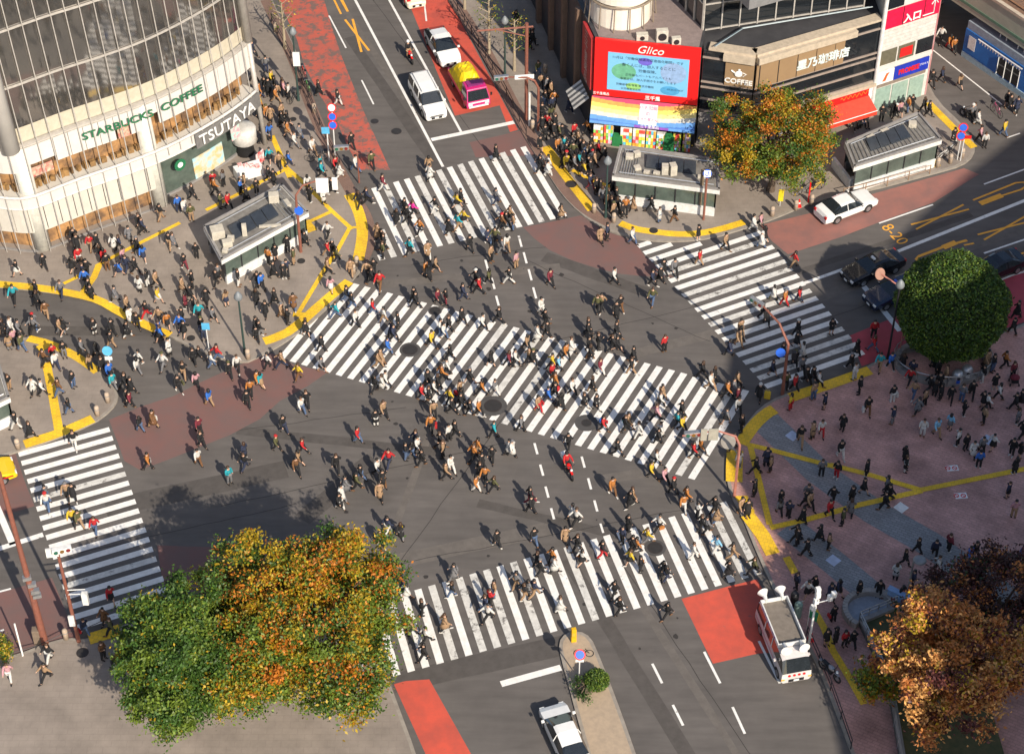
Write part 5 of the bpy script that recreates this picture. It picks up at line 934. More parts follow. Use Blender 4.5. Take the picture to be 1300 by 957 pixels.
for i, (px, lb) in enumerate((((84, 810), 'stone bollard between the two red brown poles'), ((14, 836), 'stone bollard near the bottom left corner'), ((137, 510), 'stone bollard on the right tip of the traffic island'), ((124, 527), 'stone bollard above the left zebra crossing'), ((23, 569), 'stone bollard left of the zebra crossing and yellow strip'), ((315, 455), 'stone bollard at the foot of the corner street lamp'),
        ((449, 347), 'stone bollard near the left end of the diagonal crossing, left of two'), ((453, 337), 'stone bollard near the left end of the diagonal crossing, right of two'), ((754, 270), 'stone bollard on the bend beside the yellow strip'), ((779, 282), 'stone bollard at the bend right of the lamp post'), ((1190, 212), 'stone bollard left of the white bicycles'), ((1206, 207), 'stone bollard right of the white bicycles'), ((1221, 200), 'stone bollard right of the twin sign posts'), ((1010, 266), 'stone bollard under the autumn tree, left of the red cone'), ((1030, 259), 'stone bollard under the autumn tree, right of the red cone'), ((980, 274), 'stone bollard at the kerb below the autumn tree'), ((692, 92), 'stone bollard beside the brown gantry pole'), ((676, 164), 'stone bollard at the stop line end of the upper pavement'), ((399, 143), 'stone bollard at the kerb between the bicycles and round signs'), ((350, 40), 'stone bollard on the kerb at the far top left'))):
    b_ = P(*px, KH); o = thing('stone_bollard', lb, 'bollard', b_, group='stone bollards along the kerbs'); g = MB(); g.lathe(b_, [(.17, 0), (.17, .75), (.13, .85), (.05, .88)], 12); g.build('shaft', m_boll, o, smooth=True); g = MB(); g.lathe(b_ + Vector((0, 0, .55)), [(.175, 0), (.175, .08)], 12); g.build('groove', m_grey, o)
g = MB(); q = [P(*x_, KH) + Vector((0, 0, .5)) for x_ in ((14, 836), (84, 810), (130, 795))]; 
for a, c_ in zip(q, q[1:]): g.tube([a, (a + c_) / 2 - Vector((0, 0, .18)), c_], .025, 5)
tag(g.build('chain', m_dark), 'dark chain slung between the stone bollards at the bottom left', 'chain')
# rails along the kerbs
def railing(label, px, hb=KH, h=.85, m=m_rust, posts=1.8):
    path = [P(*q, hb) for q in px]; o = thing('guard_rail', label, 'railing', path[0]); n = max(2, int(sum((b_ - a).length for a, b_ in zip(path, path[1:])) / posts)); rs, _ = resample(path, n)
    g = MB(); [g.tube([q + Vector((0, 0, z)) for q in rs], .03, 5) for z in (h, h * .5)]; g.build('rail', m, o)
    for q in rs: g = MB(); g.tube([q, q + Vector((0, 0, h + .03))], .035, 6); g.build('post', m, o)
railing('dark guard rail along the left kerb of the top road', [(345, 28), (372, 80), (398, 140), (412, 175), (432, 213)], m=m_dark)
railing('dark guard rail along the right kerb of the top road', [(572, 0), (612, 66), (642, 120), (668, 172)], m=m_dark)
railing('dark guard rail along the kerb beside the campaign van', [(1024, 806), (1040, 842), (1058, 885), (1080, 950)], m=m_dark)
railing('brown rail above the brick red lane in front of the white stair wall', [(1070, 251), (1110, 241), (1180, 221)], m=mat('rail_brown', (.3, .18, .1), .6))
# gantry and signal at the top road
b_ = P(668, 152, KH); hh = hpx((668, 152), 40); o = thing('gantry_pole', 'red brown pole with a long horizontal arm over the upper pavement', 'pole', b_); t = b_ + Vector((0, 0, hh + KH)); g = MB(); g.tube([b_, t + Vector((0, 0, .6))], .14, 10); g.build('shaft', m_rust, o); g = MB(); g.tube([t + Vector((.5, 0, .3)), t + Vector((-3.8, -.3, .1))], .08, 7); g.tube([t + Vector((0, 0, -.6)), t + Vector((-2.5, -.2, .2))], .05, 7); g.build('arm', m_rust, o)
b_ = P(683, 166, KH); hh = hpx((683, 166), 112); o = thing('traffic_signal', 'curved signal mast with grey signal head facing the top road stop line', 'traffic signal', b_); t = b_ + Vector((0, 0, hh)); e_ = t + Vector((-2.6, .2, .9)); g = MB(); g.tube([b_, t, t + Vector((-.3, 0, .7)), t + Vector((-.9, 0, 1.0)), e_], [.11, .1, .09, .08, .06], 8); g.build('mast', m_rust, o); signal_box(o, (e_.x - .3, e_.y, e_.z - .25), .15); g = MB(); g.box((e_.x + 1.5, e_.y - .1, e_.z - .1), (1.5, .06, .38), .1); g.build('white_sign', m_wl, o)
b_ = P(672, 160, KH); g = MB(); tag(g.tube([b_, b_ + Vector((0, 0, 3.2))], .09, 8).build('white_post', m_wmetal), 'white post beside the gantry pole on the upper pavement', 'post')
b_ = P(456, 232, KH); o = thing('traffic_signal', 'grey signal head on a short mast at the top left corner of the crossing', 'traffic signal', b_); t = b_ + Vector((0, 0, 2.9)); g = MB(); g.tube([b_, t, t + Vector((-.9, .1, .5))], .07, 8); g.build('mast', m_rust, o); signal_box(o, (t.x - 1.2, t.y + .1, t.z + .2), .1)
# white stall, bins, cones, planter etc.
SB = V(170, 60, 170, 775); b_ = P(*SB(665, 740), KH); o = thing('display_table', 'white display table with small red marks outside the curved glass building', 'table', b_); g = MB(); g.box(b_, (2.1, 1.0, .85), .45); g.build('box', m_wl, o, bevel=.01)
g = MB(); [g.box((b_.x - .6 + i * .45, b_.y + .1 - .05 * i, KH + .86), (.35, .4, .12), .45) for i in range(4)]; g.build('leaflets', mat('leaflet_red', (.6, .1, .1), .6, col2=(.75, .72, .68), scale=6), o)
b_ = P(*SB(735, 690), KH); o = thing('display_board', 'tilted white and red board right of the white display table', 'sign', b_); g = MB(); g.box(b_ + Vector((0, 0, .3)), (.9, .06, 1.1), 1.0); g.build('board', mat('board_red_white', (.75, .72, .7), .6, col2=(.65, .06, .06), scale=2.5, detail=1), o); g = MB(); [g.tube([b_ + Vector((dx, dx, 0)), b_ + Vector((dx, dx, .4))], .03, 5) for dx in (-.2, .2)]; g.build('leg', m_dark, o)
for i, (px, lb) in enumerate((((1214, 486), 'silver round litter bin with blue face beside the round tree, left of two'), ((1226, 480), 'silver round litter bin beside the round tree, right of two'))):
    b_ = P(*px, KH); o = thing('litter_bin', lb, 'litter bin', b_, group='silver litter bins'); g = MB(); g.lathe(b_, [(.36, 0), (.4, .1), (.4, .85), (.3, 1.05), (.12, 1.15)], 18); g.build('body', mat('bin_silver', (.5, .5, .5), .35, .5), o, smooth=True); g = MB(); g.disc(b_ + Vector((0, -.39, .75)), (0, -1, .15), .12, .03, 12); g.build('opening', m_dark, o); g = MB(); g.box(b_ + Vector((0, -.395, .3)), (.25, .02, .3)); g.build('notice', m_blue if i == 0 else m_wl, o)
def cone(px, lb, hb=KH, s=1.0):
    b_ = P(*px, hb); o = thing('traffic_cone', lb, 'traffic cone', b_); g = MB(); g.box(b_, (.38 * s, .38 * s, .05)); g.lathe(b_ + Vector((0, 0, .05)), [(.15 * s, 0), (.04 * s, .62 * s)], 12); g.build('cone', m_bred, o); g = MB(); g.lathe(b_ + Vector((0, 0, .3 * s)), [(.113 * s, 0), (.09 * s, .12 * s)], 12); g.build('band', m_wl, o)
cone((1014, 262), 'red traffic cone under the autumn tree behind the white sedan'); cone((1029, 812), 'red traffic cone by the white branching pole beside the campaign van')
cone((1223, 90), 'pale cone left of the blue shop door') if False else None
b_ = P(1026, 257, KH); g = MB(); tag(g.tube([b_, b_ + Vector((0, 0, 2.0))], .06, 8).build('red_post', m_bred), 'red post under the autumn tree right of the cone', 'post')
b_ = P(990, 262, KH); o = thing('yellow_banner', 'yellow banner sign under the autumn tree', 'banner', b_); g = MB(); g.box(b_ + Vector((0, 0, .5)), (.4, .05, 1.1)); g.build('banner', mat('banner_yellow', (.75, .6, .02), .5), o); g = MB(); g.tube([b_ + Vector((0, .04, 0)), b_ + Vector((0, .04, 1.8))], .03, 6); g.build('pole', m_wmetal, o)
# branching white pole beside van
b_ = P(1027, 815, KH); o = thing('signal_pole', 'white pole with branching white lamps beside the campaign van', 'traffic signal', b_); t = b_ + Vector((.05, 0, 4.6)); g = MB(); g.tube([b_, t], [.09, .06], 8); g.build('post', m_wl, o)
g = MB(); [g.tube([t + Vector((0, 0, -.9)), t + Vector((.9, -.1, -.4))], .04, 5)]; [g.box((t.x + dx, t.y, t.z + dz), (.28, .25, .4), .3) for dx, dz in ((0, -.9), (.05, -.35), (.02, .1), (.8, -.6), (1.0, -.3), (-.1, -1.5))]; g.build('white_signal_units', m_wl, o)
for px, lb, col, hh in (((1007, 772), 'dark round pillar on the plaza right of the campaign van', m_dark, 1.5), ((1012, 782), 'small round green topped post beside the campaign van', mat('grey_green', (.2, .3, .27), .5), 1.3)):
    b_ = P(*px, KH); g = MB(); g.lathe(b_, [(.26, 0), (.26, hh - .15), (.15, hh)], 14); tag(g.build('round_post', col), lb, 'post')
b_ = P(1024, 800, KH); o = thing('green_flag', 'green flag on a pole behind the campaign van', 'flag', b_); g = MB(); g.tube([b_, b_ + Vector((0, 0, 2.3))], .025, 5); g.build('pole', m_wmetal, o); g = MB(); g.add([b_ + Vector((0, 0, 2.2)), b_ + Vector((.55, -.15, 1.8)), b_ + Vector((.5, -.1, .9)), b_ + Vector((0, 0, 1.3))], [(0, 1, 2, 3)]); g.build('cloth', mat('flag_green', (.02, .22, .1), .6), o)
for px, lb in (((1006, 553), 'blue white square mark on the plaza near the diagonal crossing'), ((1058, 711), 'pale blue square mark on the plaza above the planter'), ((1144, 644), 'white square mark on the plaza below the yellow strips'), ((1254, 558), 'pale blue square mark in the middle of the plaza'), ((1209, 594), 'white no smoking mark on the plaza, upper'), ((1220, 629), 'white no smoking mark on the plaza, lower')):
    c = P(*px, KH + .016); g = MB(); no = 'smoking' in lb; r_ = .45 if not no else .5; g.box((c.x, c.y, c.z - .012), (r_ * 1.6, r_ * (1.6 if not no else 1.0), .016), .75 if not no else .1); struct(g.build('painted_square', mat('mark_pale_blue', (.5, .56, .7), .6) if 'blue' in lb else m_wl))
    if no:
        for dx in (-.3, .15): g = MB(); g.tube([c + Vector((dx + .15 * math.cos(a), .15 * math.sin(a), .01)) for a in [2 * math.pi * i / 12 for i in range(13)]], .03, 4, False); g.tube([c + Vector((dx - .1, .1, .01)), c + Vector((dx + .1, -.1, .01))], .025, 4); struct(g.build('painted_ring', m_sred))
# planter under copper trees
PLV = V(1060, 680, 240, 1209)
o = thing('planter', 'planted bed with stone walls and rails at the bottom right of the plaza', 'planter', P(*PLV(330, 620), KH))
bed = [P(*PLV(*q), KH) for q in ((150, 570), (385, 470), (505, 548), (900, 800), (1100, 1500), (420, 1500), (330, 950))]
g = MB(); g.prism(bed, KH, .5); g.build('soil', mat('bed_grass', (.10, .09, .04), .95, col2=(.06, .07, .03), scale=2.5), o)
g = MB(); pts_ = bed[:3] + [bed[3]]; 
for a, c_ in zip(bed, bed[1:4]): panel(g, c_, a, KH, .75, .3, .0)
panel(g, bed[0], bed[6], KH, .75, .3, 0); panel(g, bed[6], bed[5], KH, .75, .3, 0); g.build('bed_wall', m_grey, o)
g = MB()
for a, c_ in ((bed[0], bed[1]), (bed[0], bed[6]), (bed[6], bed[5])):
    for z in (.95, 1.25): g.tube([a + Vector((0, 0, z)), c_ + Vector((0, 0, z))], .035, 5)
    for i in range(5): q = a + (c_ - a) * (i / 4); g.tube([q, q + Vector((0, 0, 1.25))], .035, 5)
g.build('rail', m_steel, o)
ringp = [P(*PLV(*q), KH) for q in ((150, 580), (95, 545), (70, 480), (95, 425), (160, 392), (240, 388), (310, 410), (360, 455))]; ringp = smooth_poly(ringp, 2)
g = MB()
for a, c_ in zip(ringp, ringp[1:]): panel(g, a, c_, KH, .62, .32, 0)
g.build('curved_bench', mat('bench_stone', (.36, .33, .30), .7), o); g = MB(); g.prism(ringp, KH, .2); g.build('inner_floor', mat('plaster_pale', (.3, .33, .38), .7), o)
g = MB(); q = P(*PLV(435, 450), KH); g.box((q.x, q.y, KH), (2.2, .25, 1.0), -.62); g.box((q.x, q.y, 1.0 + KH), (2.3, .4, .06), -.62); tag(g.build('notice_rail', mat('rail_blue', (.25, .38, .6), .5)), 'blue topped low rail beside the planter and the plaza lamp', 'railing')
# bench ring round the clipped tree
cb = P(1196, 462, KH); o = thing('tree_bench', 'curved grey bench ring with rail around the round clipped tree', 'bench', cb); g = MB(); N_ = 28
rg = [cb + Vector((3.4 * math.cos(a), 2.3 * math.sin(a), 0)) for a in [2 * math.pi * i / N_ for i in range(N_ + 1)]]
for a, c_ in zip(rg, rg[1:]): panel(g, a, c_, KH, .55, .4, 0)
g.build('seat_wall', m_grey, o); g = MB(); g.tube([q + Vector((0, 0, .95)) for q in rg], .04, 5, False); [g.tube([q, q + Vector((0, 0, .95))], .035, 5) for q in rg[::3]]; g.build('rail', m_steel, o)
# ================================================================ trees
def leafmat(name, c, tr=.22):
    m = bpy.data.materials.new(name); m.use_nodes = True; n = m.node_tree.nodes; l = m.node_tree.links; b_ = n['Principled BSDF']; b_.inputs['Roughness'].default_value = .55
    oi = n.new('ShaderNodeNewGeometry'); mr = n.new('ShaderNodeMapRange'); mr.inputs[3].default_value = .65; mr.inputs[4].default_value = 1.35; l.new(oi.outputs['Random Per Island'], mr.inputs[0])
    vm = n.new('ShaderNodeVectorMath'); vm.operation = 'SCALE'; vm.inputs[0].default_value = c; l.new(mr.outputs[0], vm.inputs['Scale']); l.new(vm.outputs[0], b_.inputs['Base Color'])
    t = n.new('ShaderNodeBsdfTranslucent'); l.new(vm.outputs[0], t.inputs[0]); mx = n.new('ShaderNodeMixShader'); mx.inputs[0].default_value = tr; l.new(b_.outputs[0], mx.inputs[1]); l.new(t.outputs[0], mx.inputs[2]); l.new(mx.outputs[0], n['Material Output'].inputs[0]); return m
LG = leafmat('leaf_green', (.05, .11, .015)); LG2 = leafmat('leaf_bright_green', (.13, .19, .02)); LY = leafmat('leaf_yellow', (.38, .26, .012)); LO = leafmat('leaf_orange', (.45, .15, .012)); LD = leafmat('leaf_dark_green', (.03, .06, .012))
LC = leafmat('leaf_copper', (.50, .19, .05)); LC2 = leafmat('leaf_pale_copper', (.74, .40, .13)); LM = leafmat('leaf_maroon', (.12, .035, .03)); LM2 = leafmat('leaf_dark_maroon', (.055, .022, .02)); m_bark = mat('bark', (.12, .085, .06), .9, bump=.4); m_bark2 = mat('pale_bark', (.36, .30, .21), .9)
def leaf_mesh(name, centers, size, pick, mats_, seed, parent, flat=.5):
    r_ = np.random.default_rng(seed); n = len(centers); c = np.asarray(centers, float)
    d = r_.normal(size=(n, 3)); d[:, 2] += flat * 2 * np.sign(r_.random(n) + .2); d /= np.linalg.norm(d, axis=1)[:, None]
    a = np.cross(d, r_.normal(size=(n, 3))); a /= np.linalg.norm(a, axis=1)[:, None] + 1e-9; b_ = np.cross(d, a)
    s_ = size * r_.uniform(.55, 1.3, n)[:, None]; a = a * s_; b_ = b_ * s_ * .62
    v = np.stack([c - a, c - b_ * .9 + a * .1, c + a, c + b_ * .9 + a * .1], 1).reshape(-1, 3) - np.array(parent.location)
    me = bpy.data.meshes.new(name); me.vertices.add(4 * n); me.vertices.foreach_set('co', v.ravel()); me.loops.add(4 * n); me.loops.foreach_set('vertex_index', np.arange(4 * n, dtype=np.int32))
    me.polygons.add(n); me.polygons.foreach_set('loop_start', np.arange(0, 4 * n, 4, dtype=np.int32))
    for m in mats_: me.materials.append(m)
    me.polygons.foreach_set('material_index', np.asarray(pick, dtype=np.int32)); me.update(calc_edges=True); me.validate()
    o = bpy.data.objects.new(name, me); C.objects.link(o); o.parent = parent; return o
def tree(label, base, crown, rad, nclump, nleaf, size, weights, mats_, seed, bark=None, clump_r=.8, shell=.35, name='tree', grad=None):
    r_ = np.random.default_rng(seed); base = Vector(base); crown = Vector(crown); o = thing(name, label, 'tree', base)
    th = r_.normal(size=(nclump, 3)); th /= np.linalg.norm(th, axis=1)[:, None]; rr = r_.uniform(shell, 1, nclump) ** .55
    wob = 1 + .08 * r_.normal(size=nclump) + .14 * np.sin(th[:, 0] * 5 + seed) + .12 * np.cos(th[:, 1] * 6 + seed * 2); cc = th * rr[:, None] * wob[:, None] * np.array(rad) + np.array(crown)
    cs = []; pk_ = []
    for i in range(nclump):
        k = int(nleaf * r_.uniform(.6, 1.4)); p_ = r_.normal(size=(k, 3)) * clump_r * np.array([.5, .5, .32]) * r_.uniform(.7, 1.25) + cc[i]
        w_ = np.array(weights, float)
        if grad: w_ = grad((cc[i] - np.array(crown)) / np.array(rad), w_)
        w_ = w_ * r_.uniform(.1, 1.5, len(w_)) ** 3.4; w_ /= w_.sum(); cs.append(p_); pk_.append(r_.choice(len(mats_), k, p=w_))
    leaf_mesh('crown', np.concatenate(cs), size, np.concatenate(pk_), mats_, seed + 9, o)
    g = MB(); th_ = max(.12, rad[0] * .055); g.tube([base, lerp(base, crown, .45) + Vector((.1, .1, 0)), crown + Vector((0, 0, rad[2] * .2))], [th_ * 1.4, th_, th_ * .4], 10)
    for i in range(11):
        a = i * 2.4; z = .35 + .05 * (i % 5); s0 = lerp(base, crown, z * 1.25); e_ = crown + Vector((rad[0] * .7 * math.cos(a), rad[1] * .7 * math.sin(a), rad[2] * (.5 * math.sin(i)))); g.tube([s0, lerp(s0, e_, .5) + Vector((0, 0, .3)), e_], [th_ * .5, th_ * .3, .03], 6)
    g.build('trunk', bark or m_bark, o); return o
def above(px, h): return P(*px, h)
def gr1(q, w_): w_ = w_.copy(); f = max(0, min(1, .5 + .55 * q[2] + .3 * q[1])); w_[0] *= .35 + f * 1.5; w_[1] *= .5 + f; w_[2] *= 1.9 - 1.4 * f; return w_
c = above((382, 784), 6.8); tree('large autumn tree with orange and yellow leaves at the bottom left of the junction', (c.x, c.y, KH), c, (5.5, 5.6, 3.9), 400, 290, .11, (.6, 1.5, 1.6, 1.1), [LO, LY, LG2, LG], 5, clump_r=.72, grad=gr1)
c = above((226, 828), 7.2); tree('dense green tree left of the large orange tree', (c.x, c.y, KH), c, (3.8, 4.5, 3.2), 260, 300, .105, (.0, .01, .4, 1.5), [LO, LY, LG2, LG], 8, clump_r=.62)
c = above((986, 172), 5.4); tree('round autumn tree with orange and green leaves in front of the cafe building', (c.x, c.y, KH), c, (4.4, 3.8, 3.3), 200, 250, .10, (.8, .9, 1.2, 1.2), [LO, LY, LG2, LG], 12, clump_r=.62, grad=gr1)
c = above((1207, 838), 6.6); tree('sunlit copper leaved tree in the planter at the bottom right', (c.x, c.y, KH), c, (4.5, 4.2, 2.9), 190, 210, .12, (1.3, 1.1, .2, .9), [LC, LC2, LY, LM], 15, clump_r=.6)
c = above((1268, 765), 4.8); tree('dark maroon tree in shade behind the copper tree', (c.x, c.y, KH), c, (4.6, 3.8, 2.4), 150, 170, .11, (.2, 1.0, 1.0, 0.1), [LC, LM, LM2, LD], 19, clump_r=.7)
c = above((1112, 862), 2.3); tree('small yellow leaved shrub tree left of the copper tree', (c.x, c.y, KH), c, (1.3, 1.3, 1.0), 40, 60, .12, (.3, 1.0, .8, .2), [LO, LY, LG2, LG], 23, clump_r=.5)
# clipped round tree
c = above((1209, 389), 4.6); o = thing('clipped_tree', 'round clipped evergreen tree beside the taxis on the plaza edge', 'tree', (c.x, c.y, KH)); r_ = np.random.default_rng(4); n = 42000
th = r_.normal(size=(n, 3)); th /= np.linalg.norm(th, axis=1)[:, None]; th = th[th[:, 2] > -.85]; n = len(th); bump = 1 + .012 * r_.normal(size=n) + .035 * np.sin(th[:, 0] * 9) * np.cos(th[:, 1] * 8 + 1) + .03 * np.sin(th[:, 2] * 11 + th[:, 0] * 5)
rr = r_.uniform(.93, 1.02, n) * bump; ps = th * rr[:, None] * np.array([3.75, 3.6, 3.85]); ps[:, 2] *= np.where(ps[:, 2] > 0, 1, 1.0); ps += np.array(c); leaf_mesh('crown', ps, .10, r_.choice(3, n, p=[.30, .42, .28]), [LD, LG, LG2], 77, o)
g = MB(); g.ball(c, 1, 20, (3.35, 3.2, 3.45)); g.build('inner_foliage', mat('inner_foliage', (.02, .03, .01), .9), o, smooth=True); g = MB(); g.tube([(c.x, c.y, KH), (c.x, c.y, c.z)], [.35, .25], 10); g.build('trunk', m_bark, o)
c = P(757, 872, KH); o = thing('shrub', 'small bright green shrub on the bottom traffic island', 'shrub', c); n = 3500; th = r_.normal(size=(n, 3)); th /= np.linalg.norm(th, axis=1)[:, None]; ps = th * r_.uniform(.75, 1.05, n)[:, None] * np.array([.75, .75, .6]) + np.array(c + Vector((0, 0, .7))); leaf_mesh('crown', ps, .06, r_.choice(2, n), [LG2, LG], 78, o)
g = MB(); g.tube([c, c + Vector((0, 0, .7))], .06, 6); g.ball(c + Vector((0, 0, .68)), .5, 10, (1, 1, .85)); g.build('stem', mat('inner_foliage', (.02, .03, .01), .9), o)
c = P(748, 878, KH); tree('low dark shrub behind the bright green one on the traffic island', c, c + Vector((-.3, 0, .5)), (.6, .9, .35), 20, 50, .07, (1, .3), [LD, LG], 31, clump_r=.3, name='shrub')
c = P(8, 836, KH); tree('small potted shrub at the bottom left corner', c, c + Vector((0, 0, 1.0)), (.6, .6, .6), 20, 60, .08, (1, .6, .4), [LG, LY, LG2], 33, clump_r=.35, name='shrub')
def bare(label, px, h, seed, leaves=260):
    b_ = P(*px, KH); o = thing('tree', label, 'tree', b_); rg_ = random.Random(seed); g = MB(); t = b_ + Vector((0, 0, h)); g.tube([b_, t], [.14, .05], 8); tips = []
    for i in range(12):
        z = h * (.4 + .05 * i); a = i * 2.3; s0 = b_ + Vector((0, 0, z)); e_ = s0 + Vector((math.cos(a), math.sin(a), .8)) * rg_.uniform(.5, 1.0); g.tube([s0, e_], [.045, .015], 5); tips.append(e_)
    g.build('trunk', m_bark2, o); r2 = np.random.default_rng(seed); cs = np.concatenate([np.array(t_) + r2.normal(size=(leaves // 12, 3)) * .3 for t_ in tips]); leaf_mesh('crown', cs, .09, r2.choice(3, len(cs)), [LY, LG2, LG], seed, o)
bare('slim bare tree on the upper pavement beside the red bus lane, nearer the top', (621, 68), 5.4, 3); bare('slim bare tree on the upper pavement beside the lamp and gantry', (653, 90), 5.0, 4); bare('slim bare tree by the kerb at the far top left', (362, 62), 4.6, 5, 160); bare('leafless thin tree at the top beside the taxi', (590, 12), 4.2, 6)
# ================================================================ people
def skin_mesh(name, joints, edges, radii, sub=1):
    me = bpy.data.meshes.new(name); me.from_pydata(joints, edges, []); o = bpy.data.objects.new(name, me); C.objects.link(o)
    sk = o.modifiers.new('s', 'SKIN'); sk.use_smooth_shade = True
    for i, r_ in enumerate(radii):
        r_ = r_ if isinstance(r_, tuple) else (r_, r_); me.skin_vertices[0].data[i].radius = r_
    me.skin_vertices[0].data[0].use_root = True
    if sub: ss = o.modifiers.new('u', 'SUBSURF'); ss.levels = sub; ss.render_levels = sub
    bpy.context.view_layer.update(); out = bpy.data.meshes.new_from_object(o.evaluated_get(bpy.context.evaluated_depsgraph_get())); out.name = name
    bpy.data.objects.remove(o); bpy.data.meshes.remove(me); return out
# pose: leg swing (hip fwd offset per leg), arm swing, bent arms.  The figure faces -Y.
def pose(kind):
    J = {}
    J['pel'] = (0, 0, .94); J['wst'] = (0, 0, 1.08); J['chs'] = (0, 0, 1.28); J['nkb'] = (0, .005, 1.43); J['nck'] = (0, 0, 1.50); J['hd0'] = (0, -.015, 1.56); J['hd1'] = (0, -.02, 1.66)
    st = {'walk': .30, 'stride': .40, 'stand': .03, 'phone': .02, 'sit': 0}[kind]
    for s_, n in ((-1, 'r'), (1, 'l')):
        f = -st * s_; J['hip' + n] = (.09 * s_, 0, .90)
        if kind == 'sit':
            J['kne' + n] = (.18 * s_, -.36, .82); J['ank' + n] = (.2 * s_, -.22, .42); J['toe' + n] = (.2 * s_, -.36, .38)
        elif f < -.1: J['kne' + n] = (.1 * s_, f * .62, .50); J['ank' + n] = (.1 * s_, f, .09); J['toe' + n] = (.1 * s_, f - .16, .05)
        elif f > .1: J['kne' + n] = (.1 * s_, f * .25, .49); J['ank' + n] = (.1 * s_, f * 1.05, .15); J['toe' + n] = (.1 * s_, f * 1.05 - .13, .04)
        else: J['kne' + n] = (.11 * s_, -.02 + f, .49); J['ank' + n] = (.11 * s_, .03 + f, .08); J['toe' + n] = (.125 * s_, -.13 + f, .04)
        J['sho' + n] = (.19 * s_, .01, 1.39); af = -f * .75
        if kind == 'sit': J['elb' + n] = (.28 * s_, -.2, 1.2); J['wri' + n] = (.3 * s_, -.44, 1.12); J['han' + n] = (.3 * s_, -.52, 1.1)
        elif kind == 'phone' and s_ == -1: J['elb' + n] = (.24 * s_, -.05, 1.14); J['wri' + n] = (.14 * s_, -.27, 1.26); J['han' + n] = (.12 * s_, -.34, 1.30)
        else: J['elb' + n] = (.25 * s_, af * .45 + .03, 1.13); J['wri' + n] = (.27 * s_, af * 1.1 - .05, .92); J['han' + n] = (.27 * s_, af * 1.25 - .08, .84)
    return J
RB = dict(pel=(.15, .11), wst=(.12, .09), chs=(.16, .105), nkb=(.07, .06), nck=(.052, .055), hd0=(.075, .085), hd1=(.082, .095), hip=.085, kne=.06, ank=.04, toe=.035, sho=.06, elb=.042, wri=.03, han=.038)
def chain(J, names, edges, R_, grow=0.0, sc=1.0):
    ix = {n: i for i, n in enumerate(names)}; return [J[n] for n in names], [(ix[a], ix[b_]) for a, b_ in edges], [tuple(x * sc + grow for x in (R_[n] if n in R_ else R_[n[:-1]],) for x in (x if isinstance(x, tuple) else (x, x))) for n in names]
BODYN = ['pel', 'wst', 'chs', 'nkb', 'nck', 'hd0', 'hd1'] + [p_ + n for n in 'rl' for p_ in ('hip', 'kne', 'ank', 'toe', 'sho', 'elb', 'wri', 'han')]
def eds(parts): return [(a + n, b_ + n) for n in 'rl' for a, b_ in parts]
BODYE = [('pel', 'wst'), ('wst', 'chs'), ('chs', 'nkb'), ('nkb', 'nck'), ('nck', 'hd0'), ('hd0', 'hd1')] + [('pel', 'hip' + n) for n in 'rl'] + [('nkb', 'sho' + n) for n in 'rl'] + eds([('hip', 'kne'), ('kne', 'ank'), ('ank', 'toe'), ('sho', 'elb'), ('elb', 'wri'), ('wri', 'han')])
def rings(mb, prof, n=10):            # prof: (cx, cy, z, rx, ry)
    vs = []; 
    for cx, cy, z, rx, ry in prof:
        for k in range(n): a = 2 * math.pi * k / n; vs.append((cx + rx * math.cos(a), cy + ry * math.sin(a), z))
    fs = [(i * n + k, i * n + (k + 1) % n, (i + 1) * n + (k + 1) % n, (i + 1) * n + k) for i in range(len(prof) - 1) for k in range(n)]
    fs += [tuple(range(n - 1, -1, -1)), tuple((len(prof) - 1) * n + k for k in range(n))]; return mb.add(vs, fs)
def to_me(mb, name, smooth=True):
    me = bpy.data.meshes.new(name); me.from_pydata(mb.v, [], mb.f); me.polygons.foreach_set('use_smooth', [smooth] * len(mb.f)); me.update(); return me
GEO = {}
